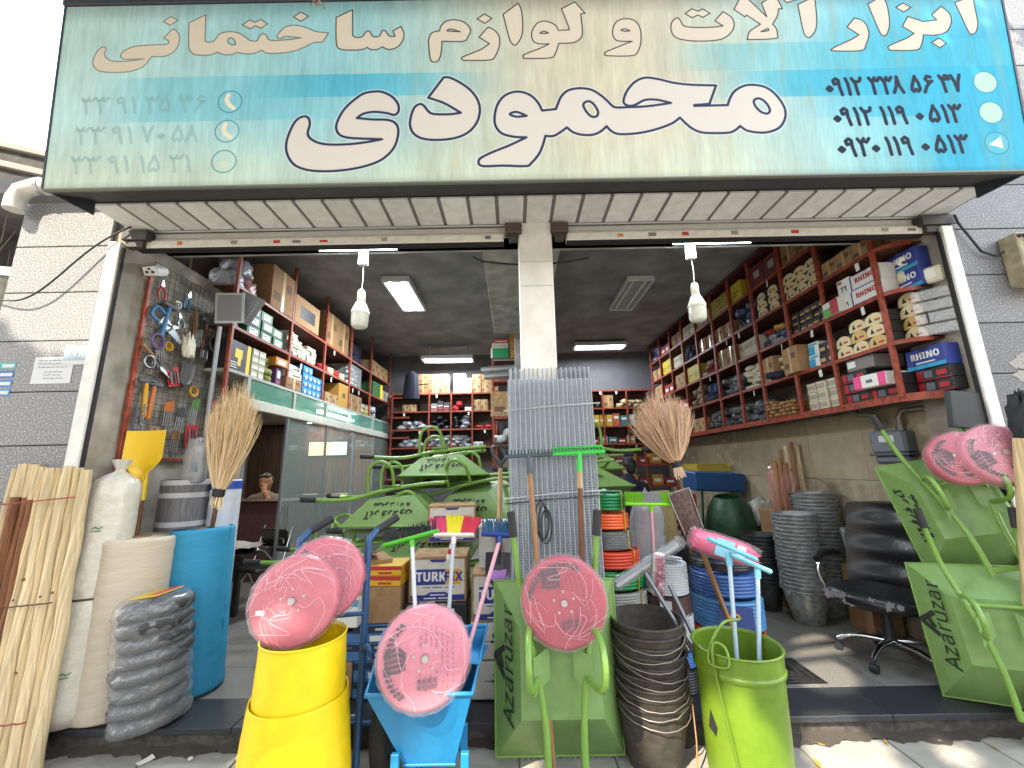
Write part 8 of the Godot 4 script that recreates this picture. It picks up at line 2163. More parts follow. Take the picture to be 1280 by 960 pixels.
func build_chair() -> void:
	var lea := mat("chair_leather", hexc("17171a"), 0.35, {"n": "nlump", "ns": 0.25, "ts": 4.0})
	var chrome := mat("chrome", hexc("c8cacc"), 0.15, {"metal": 1.0})
	var t := thing("office_chair", "black leather office chair with chrome star base inside the right doorway", "office chair", at(2.62, 0.12, -0.52, 0, -62, 0))
	var bf := func(a: float, b: float) -> Vector3:
		var x := (a - 0.5) * 2.0
		var w := 0.26 * (1.0 - 0.18 * b * b)
		return Vector3(x * w, 0.46 + b * 0.58, -0.2 - 0.1 * b + 0.06 * x * x + 0.012 * sin(b * 19.0) * (1.0 - x * x))
	part(t, "backrest", G.new().plate(16, 30, bf, 0.06), lea)
	part(t, "seat", blob_mesh("seatcush", 91, Vector3(0.54, 0.14, 0.52), 0.03, 1.0), lea, at(0, 0.36, 0.05))
	var fl := G.new()
	for k in 15:
		var c := Vector3(rf(-0.22, 0.22), rf(0.40, 0.455), 0.0)
		var poly := PackedVector2Array()
		for q in 10:
			var a := TAU * q / 10
			poly.append(Vector2(cos(a), sin(a)) * 0.026 * (0.55 + 0.45 * absf(sin(a * 2.5))) * rf(0.8, 1.2))
		fl.prism(poly, 0.002, at(c.x, c.y, 0.303 - 0.25 * c.x * c.x))
	part(t, "flower_print", fl, mat("flower_grey", hexc("6f6b70"), 0.8))
	for s in [-1.0, 1.0]:
		part(t, "arm_frame", G.new().tube(soft([Vector3(s * 0.26, 0.38, 0.14), Vector3(s * 0.31, 0.52, 0.16), Vector3(s * 0.31, 0.62, 0.12), Vector3(s * 0.3, 0.65, 0.0), Vector3(s * 0.27, 0.62, -0.18)]), 0.014, 8), chrome)
		part(t, "arm_pad", G.new().tube(soft([Vector3(s * 0.31, 0.63, 0.16), Vector3(s * 0.31, 0.665, 0.08), Vector3(s * 0.3, 0.67, -0.04), Vector3(s * 0.29, 0.655, -0.12)]), 0.026, 10), lea)
	part(t, "gas_lift", G.new().tube([Vector3(0, 0.1, 0), Vector3(0, 0.38, 0)], [0.035, 0.028], 14), mat("black_plastic", hexc("24272b"), 0.4))
	for k in 5:
		var a := TAU * k / 5 + 0.3
		var d := Vector3(cos(a), 0, sin(a))
		part(t, "base_leg", G.new().tube(soft([d * 0.03 + Vector3(0, 0.13, 0), d * 0.18 + Vector3(0, 0.125, 0), d * 0.3 + Vector3(0, 0.075, 0)]), [0.022, 0.022, 0.021, 0.02, 0.02, 0.019, 0.019, 0.018, 0.018, 0.017, 0.016, 0.015, 0.014], 8), chrome)
		var w := part(t, "castor", G.new().tube([d * 0.3 + d.cross(Vector3.UP) * 0.022 + Vector3(0, 0.027, 0), d * 0.3 - d.cross(Vector3.UP) * 0.022 + Vector3(0, 0.027, 0)], 0.026, 14), mat("black_plastic", hexc("24272b")))
		part(w, "castor_fork", G.new().box(-0.012, 0.012, 0.03, 0.075, -0.012, 0.012, 0.003), mat("black_plastic", hexc("24272b")), at(d.x * 0.3, 0, d.z * 0.3))
func crate(label: String, t: Transform3D, s: Vector3, m: Material) -> void:
	var o := thing("plastic_crate", label, "crate", t, "plastic crates in the rear right corner")
	for k in 4:
		for j in 4:
			var y := s.y * (j + 0.5) / 4
			if k < 2:
				part(o, "slat", G.new().box(-s.x / 2, s.x / 2, y - s.y * 0.09, y + s.y * 0.09, (s.z / 2 - 0.006) * (1 if k == 0 else -1) - 0.004, (s.z / 2 - 0.006) * (1 if k == 0 else -1) + 0.004, 0.002), m)
			else:
				part(o, "slat", G.new().box((s.x / 2 - 0.006) * (1 if k == 2 else -1) - 0.004, (s.x / 2 - 0.006) * (1 if k == 2 else -1) + 0.004, y - s.y * 0.09, y + s.y * 0.09, -s.z / 2 + 0.01, s.z / 2 - 0.01, 0.002), m)
	for x in [-1, 1]:
		for z in [-1, 1]:
			part(o, "corner_post", G.new().box(x * s.x / 2 - 0.012, x * s.x / 2 + 0.012, 0, s.y, z * s.z / 2 - 0.012, z * s.z / 2 + 0.012, 0.003), m)
	part(o, "bottom", G.new().box(-s.x / 2 + 0.01, s.x / 2 - 0.01, 0, 0.008, -s.z / 2 + 0.01, s.z / 2 - 0.01), m)
func build_rear() -> void:
	var wht := mat("print_white", hexc("cfcfca"))
	var blue := mat("crate_blue", hexc("1c4f86"), 0.5)
	var mx := thing("concrete_mixer", "dark green concrete mixer drum in the rear right corner", "mixer", at(2.75, 0.12, -2.7))
	var gm := mat("mixer_green", hexc("2c5a3a"), 0.45, {"t": "dirt", "ts": 2.0})
	part(mx, "drum", G.new().lathes([Vector2(0.0, 0.25), Vector2(0.2, 0.27), Vector2(0.3, 0.42), Vector2(0.31, 0.62), Vector2(0.24, 0.85), Vector2(0.15, 0.98), Vector2(0.14, 0.97), Vector2(0.2, 0.82)], at(0, 0, 0, 8, 0, 6), 32), gm)
	part(mx, "band", G.new().lathe([Vector2(0.314, 0.58), Vector2(0.32, 0.6), Vector2(0.314, 0.63)], at(0, 0, 0, 8, 0, 6), 32), gm)
	for q in [[-0.25, -0.2], [0.25, -0.2], [-0.25, 0.2], [0.25, 0.2]]:
		part(mx, "leg", G.new().tube([Vector3(q[0] * 0.6, 0.45, q[1] * 0.6), Vector3(q[0], 0, q[1])], 0.02, 8), gm)
	var tb := thing("trolley_tray", "dark blue steel tray set upside down on a green frame behind the mixer", "tray", at(2.72, 1.13, -3.05, 4, 0, -3))
	part(tb, "tray", G.new().box(-0.34, 0.34, 0.0, 0.24, -0.2, 0.2, 0.02), mat("tray_blue", hexc("1d4c82"), 0.5, {"t": "soft", "ts": 2.0}))
	for x in [-0.2, 0.2]:
		part(tb, "leg", G.new().tube([Vector3(x, 0, 0.1), Vector3(x, -1.0, 0.12)], 0.016, 8), gm)
	crate("yellow plastic crate behind the dark blue tray", at(2.78, 1.36, -3.3, 0, 10, 0), Vector3(0.5, 0.12, 0.3), mat("crate_yellow", hexc("b99e1f"), 0.5))
	crate("blue plastic crate on the floor right of the mixer", at(2.85, 0.3, -2.2, 0, -15, 0), Vector3(0.36, 0.26, 0.3), blue)
	crate("blue plastic crate lowest right of the mixer", at(2.83, 0.12, -2.2, 0, -12, 0), Vector3(0.36, 0.17, 0.3), blue)
	solo("white_sack", blob_mesh("sack1", 95, Vector3(0.3, 0.3, 0.28), 0.35), mat("sack_white", hexc("a5a299"), 0.8, {"n": "ncrumple", "ns": 0.8, "ts": 3.0}), "crumpled white sack right of the mixer drum", "sack", "", at(3.0, 0.75, -2.45))
	solo("white_sack", blob_mesh("sack2", 96, Vector3(0.5, 0.4, 0.3), 0.35), mat("sack_grey", hexc("77767a"), 0.8, {"n": "ncrumple", "ns": 0.8, "ts": 3.0}), "grey crumpled sack under the rear red shelves", "sack", "", at(1.85, 0.55, -2.9))
	solo("red_post", G.new().box(-0.06, 0.06, 0, 1.0, -0.05, 0.05, 0.01), mat("post_red", hexc("8d1f22"), 0.5), "dark red steel post left of the mixer drum", "post", "", at(2.2, 0.12, -2.6))
	# low shelves by the rear right wall
	var ls := thing("low_shelving", "low red steel shelving in the rear right corner", "shelving", at(0, 0, 0))
	for x in [1.55, 2.05, 2.5]:
		part(ls, "upright", G.new().box(x - 0.015, x + 0.015, 0.118, 1.86, -3.72, -3.69, 0.003), rack_red())
	for y in [0.55, 0.86, 1.18, 1.5]:
		part(ls, "shelf", G.new().box(1.54, 2.52, y - 0.014, y, -4.05, -3.7), mat("shelf_board", hexc("6b3a30")))
		part(ls, "shelf_edge", G.new().box(1.54, 2.52, y - 0.034, y + 0.002, -3.699, -3.689, 0.002), rack_red())
	var its := [["bags", 1.502, mat("cloth_teal", hexc("5d7f86"), 0.8)], ["disc box", 1.182, mat("box_tan", hexc("a08b6c"))], ["blue packs", 0.862, mat("pack_blue", hexc("2a6aa5"), 0.5)], ["violet packs", 0.552, mat("pack_violet", hexc("4a4782"), 0.5)]]
	for lv in 4:
		for k in 5:
			var bx := make_box("lowbox%d%d" % [lv, k % 2], "small_box", Vector3(0.17, 0.1 + 0.05 * (k % 2), 0.25), its[lv][2] if k > 1 else [mat("box_red", hexc("85251f")), mat("box_mustard", hexc("a37a31"))][k], "box", [["label", 0.2, 0.8, 0.3, 0.6, wht]])
			put(bx, jig(1.64 + k * 0.19, its[lv][1], -3.71, 4), "%s box, %s on the %s of the low rear shelves" % [["red", "mustard", "coloured", "coloured", "coloured"][k] if k < 2 else ["teal", "tan", "blue", "violet"][lv], ["first", "second", "third", "fourth", "fifth"][k], ["top shelf", "third shelf", "second shelf", "lowest shelf"][lv]], "")
	solo("straw_mat", G.new().lathes([Vector2(0.0, 0.0), Vector2(0.1, 0.0), Vector2(0.11, 0.5), Vector2(0.1, 1.0), Vector2(0, 1.0)], Transform3D(), 24, func(a: float, y: float) -> float: return 1.0 + 0.03 * sin(a * 16.0), 30), mat("straw_mat", hexc("8f8256"), 0.9, {"t": "streak", "ts": 3.0, "n": "nlump", "ns": 0.5}), "rolled straw mat standing behind the lime green broom", "mat", "", at(1.4, 0.25, -1.2, 0, 0, 4))
	solo("black_tub", G.new().lathes([Vector2(0.0, 0.0), Vector2(0.2, 0.0), Vector2(0.24, 0.34), Vector2(0.25, 0.35), Vector2(0.235, 0.34), Vector2(0.19, 0.02), Vector2(0, 0.02)], Transform3D(), 30), mat("tub_black", hexc("202124"), 0.6), "black rubber tub behind the white coil", "tub", "", at(1.5, 0.5, -1.0))
	solo("carton", G.new().box(-0.25, 0.25, 0, 0.38, -0.2, 0.2, 0.004), carton_mat(1), "brown carton under the black rubber tub", "carton", "", at(1.5, 0.12, -1.0))
	var bag := thing("clear_bag", "clear plastic bag of pink handled tools behind the lime broom", "bag", at(0.98, 0.72, -0.62, 0, 0, -6))
	part(bag, "film", blob_mesh("toolbag", 97, Vector3(0.26, 0.55, 0.12), 0.25), mat("bag_frost", Color(0.68, 0.69, 0.71), 0.2, {"alpha": 0.5, "n": "ncrumple", "ns": 0.8, "ts": 3.0}))
	for x in [-0.06, 0.06]:
		part(bag, "tool_handle", G.new().tube([Vector3(x, 0.05, 0.03), Vector3(x * 0.4, 0.55, 0.03)], 0.012, 8), mat("handle_rose", hexc("c2566c"), 0.5))
	# timber handles by the right wall
	for k in 4:
		solo("wooden_stake", G.new().tube([Vector3(2.86 + k * 0.06, 0.7, -1.75), Vector3(2.9 + k * 0.065, [1.62, 1.66, 1.7, 1.66][k], -1.82)], [0.026, 0.02], 10), mat("stake_a", hexc("cbb083")) if k % 2 else mat("handle_tan", hexc("b08d68")), "wooden tool handle, %s of four standing behind the galvanised stacks" % ["first", "second", "third", "fourth"][k], "handle", "tool handles at the right wall")
	var hb := thing("handle_bundle", "bundle of wooden handles in pinkish film behind the nearer galvanised stack", "bundle", at(2.72, 1.0, -1.6, 4, 0, 2))
	for k in 7:
		part(hb, "handle", G.new().tube([Vector3(-0.08 + (k % 4) * 0.05, 0, (k / 4) * 0.05), Vector3(-0.08 + (k % 4) * 0.05, 0.48 + 0.02 * (k % 3), (k / 4) * 0.05)], 0.022, 8), mat("handle_tan", hexc("b08d68")))
	part(hb, "film", blob_mesh("hbfilm", 98, Vector3(0.26, 0.5, 0.15), 0.15), mat("film_rose", Color(0.85, 0.6, 0.58), 0.2, {"alpha": 0.3}))
	solo("cardboard_tube", G.new().box(-0.16, 0.16, 0, 0.9, -0.12, 0.12, 0.01), carton_mat(1), "brown carton standing behind the short dark bucket stack", "carton", "", at(2.75, 0.12, -1.72))
	# dark things by the right picture edge
	solo("black_bin", G.new().box(-0.12, 0.12, 0, 0.24, -0.02, 0.02, 0.004), mat("black_plastic", hexc("24272b")), "black flat shovel blade behind the pink discs at the right edge", "shovel blade", "", at(2.93, 1.68, 0.02, 0, 0, -6))
	for k in 2:
		solo("wooden_stake", G.new().tube([Vector3(2.72 + k * 0.07, 0.0, 0.16), Vector3(2.88 + k * 0.07, 1.6, 0.3)], [0.034, 0.03], 12), mat("stake_b", hexc("c2a578")), "pale wooden stake at the right edge, %s one" % ["left", "right"][k], "wooden stake", "stakes at the right edge")
	solo("black_cloth", blob_mesh("blackcloth", 99, Vector3(0.16, 0.34, 0.1), 0.4), mat("cloth_black", hexc("232326"), 0.85), "black and red glove hanging over the stakes at the right edge", "glove", "", at(2.95, 1.52, 0.3))
func build_tool_grid() -> void:
	var t := thing("tool_grid", "steel wire grid for hanging tools on the left jamb", "tool grid", Transform3D(Basis(Vector3(0, 0, -1), Vector3(0, 1, 0), Vector3(1, 0, 0)), Vector3(-2.70, 1.5, -0.17)))
	var wire := mat("grid_wire", hexc("4b4a48"), 0.5, {"metal": 0.4})
	var g := G.new()
	for k in 17:
		g.tube([Vector3(0.02 + k * 0.05, 0.1, 0), Vector3(0.02 + k * 0.05, 1.58, 0)], 0.0025, 4, false, false)
	for k in 30:
		g.tube([Vector3(0.02, 0.1 + k * 0.051, 0.004), Vector3(0.84, 0.1 + k * 0.051, 0.004)], 0.0025, 4, false, false)
	tag(part(t, "wire_mesh", g, wire), "", "", "", "stuff")
	part(t, "red_bar", G.new().box(-0.015, 0.015, 0, 1.45, -0.01, 0.015, 0.003), rack_red())
	part(t, "red_bar", G.new().box(0.0, 0.85, 0.09, 0.115, -0.01, 0.012, 0.003), rack_red())
	var F := t.transform
	var steel := mat("tool_steel", hexc("8b8d8f"), 0.35, {"metal": 0.8})
	var dk := mat("steel_dark", hexc("4d5055"))
	var wd := mat("handle_tan", hexc("b08d68"))
	var rd := mat("tool_red", hexc("a3242c"), 0.5)
	var bl := mat("tool_blue", hexc("2d6a9a"), 0.5)
	var trowel := func(label: String, x: float, y: float, s: float, rot: float) -> void:
		var o := thing("trowel", label, "trowel", F * at(x, y, 0.03, 0, 0, rot))
		var f := func(a: float, b: float) -> Vector3:
			var q := (a - 0.5) * 2.0
			return Vector3(q * s * 0.5 * (1.0 - 0.15 * b) * (1.0 if b < 0.6 else sqrt(maxf(0.02, 1.0 - pow((b - 0.6) / 0.4, 2)))), -b * s * 1.5, 0.015 * q * q)
		part(o, "blade", G.new().plate(10, 14, f, 0.002), steel)
		part(o, "tang", G.new().tube([Vector3(0, 0, 0), Vector3(0, 0.05, 0.01), Vector3(0, 0.09, 0.01)], 0.006, 8), dk)
		part(o, "handle", G.new().tube([Vector3(0, 0.08, 0.01), Vector3(0, 0.08 + s * 1.6, 0.01)], 0.013, 8), wd if s < 0.12 else steel)
	trowel.call("steel trowel hanging mid height on the wire grid", 0.42, 0.88, 0.13, -6)
	trowel.call("steel trowel hanging at the rear edge of the wire grid", 0.8, 1.3, 0.13, 10)
	trowel.call("dark trowel hanging below the rear steel one", 0.8, 0.95, 0.11, 14)
	trowel.call("small trowel low at the front of the wire grid", 0.18, 0.8, 0.09, 60)
	var hammer := func(label: String, x: float, y: float, rot: float, hm: Material) -> void:
		var o := thing("hammer", label, "hammer", F * at(x, y, 0.03, 0, 0, rot))
		part(o, "head", G.new().boxt(at(0, 0, 0), Vector3(0.13, 0.035, 0.035), 0.008), dk)
		part(o, "handle", G.new().tube([Vector3(0, 0.0, 0), Vector3(0, -0.26, 0)], [0.013, 0.017], 8), hm)
	hammer.call("hammer with tan handle near the top of the wire grid", 0.42, 1.36, 6, wd)
	hammer.call("hammer with brown handle beside the plastering float", 0.55, 1.3, -4, mat("handle_brown", hexc("7d5232")))
	hammer.call("blue handled hammer at the front of the wire grid", 0.17, 1.28, -8, bl)
	hammer.call("hammer with yellow handle low on the wire grid", 0.08, 0.66, 4, mat("tool_yellow", hexc("c2921f"), 0.5))
	hammer.call("hammer with orange handle beside the yellow one", 0.15, 0.65, -3, mat("tool_orange", hexc("b5652a"), 0.5))
	var saw := thing("hand_saw", "blue handled saw on the front of the wire grid", "saw", F * at(0.1, 1.12, 0.03, 0, 0, -30))
	part(saw, "blade", G.new().prism(PackedVector2Array([Vector2(0, 0), Vector2(0.24, 0.01), Vector2(0.24, 0.04), Vector2(0, 0.09)]), 0.002), steel)
	part(saw, "handle", G.new().tube(soft([Vector3(-0.01, 0, 0), Vector3(-0.08, 0.0, 0), Vector3(-0.09, 0.08, 0), Vector3(-0.01, 0.09, 0)], 4), 0.011, 8), bl)
	var fl := thing("plastering_float", "grey rectangular plastering float high at the rear of the grid", "float", at(-2.33, 2.83, -0.52, 4, 10, 3))
	part(fl, "plate", G.new().box(-0.11, 0.11, -0.13, 0.13, 0, 0.006, 0.002), mat("float_rim", hexc("a5a6a5"), 0.4))
	part(fl, "rubber_face", G.new().box(-0.09, 0.09, -0.11, 0.11, 0.006, 0.011, 0.002), mat("float_grey", hexc("76787a"), 0.7))
	var f2 := thing("plastering_float", "grey perforated float tilted behind the rectangular one", "float", at(-2.25, 2.86, -0.6, 0, 15, -24))
	part(f2, "plate", G.new().box(-0.1, 0.1, -0.13, 0.13, 0, 0.006, 0.002), mat("float_grey", hexc("76787a")))
	for k in 7:
		part(f2, "hole", G.new().box(0.05, 0.058, -0.1 + k * 0.03, -0.09 + k * 0.03, 0.0062, 0.0072), mat("notice_paper", hexc("d8dadb")))
	solo("steel_rod", G.new().tube([Vector3(-2.38, 2.66, -0.5), Vector3(-2.42, 1.2, -0.55)], 0.017, 10), mat("rod_grey", hexc("8c8e91"), 0.4, {"metal": 0.4}), "long grey metal handle standing before the wire grid", "pole")
	heap(F * at(0.25, 0.9, 0.14), "glove_bundle", "gloves", [mat("glove_white", hexc("c3bda9"))], Vector3(0.14, 0.18, 0.06), 0.2, 0.1, "cream work gloves hanging on the wire grid", "", 0.5)
	# [name, kind, material, label, x, y, size, turn]; kind 0 pliers, 1 blister card, 2 bunch of rods, 3 coil
	var shapes := [["tool_pouch", 1, rd, "red tool pouch hanging mid height on the wire grid", 0.3, 0.74, 0.15, 20], ["pliers", 0, dk, "dark pliers hanging above the cream gloves", 0.22, 1.12, 0.2, -70], ["chisel_set", 2, mat("tool_orange", hexc("b5652a")), "orange chisel set low on the wire grid", 0.3, 0.45, 0.2, 0], ["tape_roll", 3, mat("tool_yellow", hexc("c2921f")), "round yellow tape below the steel trowel", 0.5, 0.66, 0.08, 0],
		["bit_set", 2, mat("tool_green", hexc("4f7a3c"), 0.6), "green and red bit set hanging low on the grid", 0.55, 0.5, 0.22, -4], ["spanner_pack", 1, rd, "red card of steel spanners beside the long handle", 0.56, 0.3, 0.17, 6], ["hand_pump", 2, rd, "dark red hand pump hanging by the rear upright", 0.74, 0.5, 0.26, 6], ["wire_cutter", 0, dk, "black wire cutter low at the front of the grid", 0.05, 0.4, 0.2, 10], ["drill_bits", 2, dk, "dark drill bits beside the orange chisel set", 0.42, 0.42, 0.2, -6], ["hook_strip", 1, wdw(), "white hook strip high on the wire grid", 0.24, 1.32, 0.06, 8], ["clasp", 0, steel, "silver clasp beside the blue hammer", 0.28, 1.22, 0.12, 20], ["bolt_card", 1, steel, "card of silver bolts beside the steel trowel", 0.57, 1.0, 0.11, 0], ["rope_hank", 3, mat("rope_violet", hexc("6a5a80"), 0.8), "violet rope hank at the front of the wire grid", 0.1, 0.97, 0.11, 0],
		["pliers", 0, rd, "red handled pliers high at the front of the grid", 0.08, 1.4, 0.16, 5], ["pliers", 0, bl, "blue handled pliers beside the white hook strip", 0.33, 1.42, 0.16, -8], ["clamp", 2, steel, "bright steel clamp between the two upper hammers", 0.49, 1.12, 0.16, 3], ["shears", 0, dk, "dark shears at the rear of the grid", 0.68, 0.78, 0.24, -12], ["spanner_set", 2, steel, "steel spanner set left of the red tool pouch", 0.16, 0.86, 0.15, 15], ["wire_coil", 3, dk, "dark wire coil at the rear of the wire grid", 0.66, 1.12, 0.13, 0], ["wire_coil", 3, steel, "bright wire coil below the violet rope hank", 0.06, 0.8, 0.09, 0], ["blade_card", 1, wd, "tan card of blades at the foot of the grid", 0.2, 0.28, 0.12, 0], ["file_set", 2, wd, "tan handled file set at the foot of the grid", 0.4, 0.24, 0.16, 0], ["valve", 3, mat("tool_yellow", hexc("c2921f")), "small yellow ring beside the violet rope hank", 0.2, 0.96, 0.06, 0]]
	for s in shapes:
		var o := thing(s[0], s[3], "hanging tool", F * at(s[4], s[5], 0.03, 0, 0, s[7]))
		var h: float = s[6]
		match s[1]:
			0:
				for k in [-1.0, 1.0]:
					part(o, "handle", G.new().tube(soft([Vector3(k * 0.004, 0, 0), Vector3(k * 0.03, -h * 0.3, 0), Vector3(k * 0.022, -h * 0.65, 0)], 4), 0.008, 7), s[2])
					part(o, "jaw", G.new().prism(PackedVector2Array([Vector2(0, -0.01), Vector2(k * 0.018, 0.01), Vector2(k * 0.006, h * 0.35), Vector2(0, h * 0.35)]), 0.01, at(0, 0, -0.005)), steel)
			1:
				part(o, "card", G.new().box(-h * 0.38, h * 0.38, -h * 0.5, h * 0.5, 0, 0.004, 0.001), s[2])
				for k in 3:
					part(o, "piece", G.new().tube([Vector3((k - 1) * h * 0.22, -h * 0.35, 0.01), Vector3((k - 1) * h * 0.2, h * 0.3, 0.01)], [0.009, 0.006], 6), steel if k != 1 else dk)
			2:
				for k in 4:
					var x := (k - 1.5) * 0.02
					part(o, "shank", G.new().tube([Vector3(x, -h * 0.5, 0), Vector3(x, h * 0.1, 0)], 0.0055, 6), steel)
					part(o, "grip", G.new().tube([Vector3(x, h * 0.08, 0), Vector3(x, h * (0.4 + 0.04 * k), 0)], 0.009, 7), s[2])
			3:
				var ring := []
				for q in 60:
					var a := TAU * q / 20
					ring.append(Vector3(cos(a) * h * 0.45, sin(a) * h * 0.5, 0.006 * sin(a * 0.7) + q * 0.0004))
				part(o, "winding", G.new().tube(ring, 0.008, 5), s[2])
	var chain := G.new()
	for k in 26:
		var link := []
		for q in 8:
			var a := TAU * q / 8
			link.append(Vector3(cos(a) * 0.009, sin(a) * 0.016, 0).rotated(Vector3.UP, PI / 2 * (k % 2)) + Vector3(-2.64, 1.97 - k * 0.024, -0.24 + 0.0015 * k))
		chain.tube(link, 0.003, 5, true)
	solo("steel_chain", chain, steel, "steel chain hanging behind the yellow shovel", "chain")
	var wb := thing("white_tool_bag", "clear bag with white blue labelled tool beside the straw broom", "bag", at(-2.36, 1.42, -0.42))
	part(wb, "film", blob_mesh("wbfilm", 88, Vector3(0.17, 0.34, 0.1), 0.2), mat("bag_frost", Color(0.85, 0.86, 0.88)))
	part(wb, "tool", G.new().box(-0.05, 0.04, 0.04, 0.26, -0.02, 0.04, 0.015), mat("plastic_white", hexc("cfcdc6")))
	part(wb, "blue_label", G.new().box(0.0, 0.05, 0.08, 0.15, 0.041, 0.044), mat("tool_blue", hexc("2d6a9a")))
func wdw() -> Material:
	return mat("white_plastic", hexc("dfdfda"))
# ---------------------------------------------------------------- people: one skin over posed bones (surface nets)
func body(bones: Array, cell: float, blend: float) -> G:
	var lo := Vector3(1e9, 1e9, 1e9)
	var hi := -lo
	for b in bones:
		for q in 2:
			lo = lo.min(b[q] - Vector3.ONE * (b[2 + q] + 0.05))
			hi = hi.max(b[q] + Vector3.ONE * (b[2 + q] + 0.05))
	var n := Vector3i(((hi - lo) / cell).ceil()) + Vector3i.ONE
	var f := PackedFloat32Array()
	f.resize(n.x * n.y * n.z)
	for z in n.z:
		for y in n.y:
			for x in n.x:
				var p := lo + Vector3(x, y, z) * cell
				var s := 0.0
				for b in bones:
					var a: Vector3 = b[0]
					var ab: Vector3 = b[1] - a
					var u := clampf((p - a).dot(ab) / maxf(ab.length_squared(), 1e-8), 0, 1)
					var d: float = p.distance_to(a + ab * u) - lerpf(b[2], b[3], u)
					s += exp(-d / blend)
				f[(z * n.y + y) * n.x + x] = -blend * log(maxf(s, 1e-20))
	var g := G.new()
	var id := {}
	for z in n.z - 1:
		for y in n.y - 1:
			for x in n.x - 1:
				var acc := Vector3.ZERO
				var c := 0
				var v := []
				for k in 8:
					v.append(f[((z + (k >> 2)) * n.y + y + ((k >> 1) & 1)) * n.x + x + (k & 1)])
				for k in 8:
					for ax in [1, 2, 4]:
						if k & ax == 0 and (v[k] < 0) != (v[k | ax] < 0):
							var t: float = v[k] / (v[k] - v[k | ax])
							acc += Vector3(k & 1, (k >> 1) & 1, k >> 2).lerp(Vector3((k | ax) & 1, ((k | ax) >> 1) & 1, (k | ax) >> 2), t)
							c += 1
				if c:
					var gr := Vector3(v[1] + v[3] + v[5] + v[7] - v[0] - v[2] - v[4] - v[6], v[2] + v[3] + v[6] + v[7] - v[0] - v[1] - v[4] - v[5], v[4] + v[5] + v[6] + v[7] - v[0] - v[1] - v[2] - v[3])
					id[(z * n.y + y) * n.x + x] = g.vert(lo + (Vector3(x, y, z) + acc / c) * cell, gr.normalized())
	for z in range(1, n.z - 1):
		for y in range(1, n.y - 1):
			for x in range(1, n.x - 1):
				var o := (z * n.y + y) * n.x + x
				for q in [[1, n.x, n.x * n.y], [n.x, n.x * n.y, 1], [n.x * n.y, 1, n.x]]:
					if (f[o] < 0) != (f[o + q[0]] < 0):
						var a: int = id[o - q[1] - q[2]]
						var b: int = id[o - q[2]]
						var c: int = id[o]
						var d: int = id[o - q[1]]
						if f[o] < 0:
							g.ix.append_array(PackedInt32Array([a, c, b, a, d, c]))
						else:
							g.ix.append_array(PackedInt32Array([a, b, c, a, c, d]))
	return g
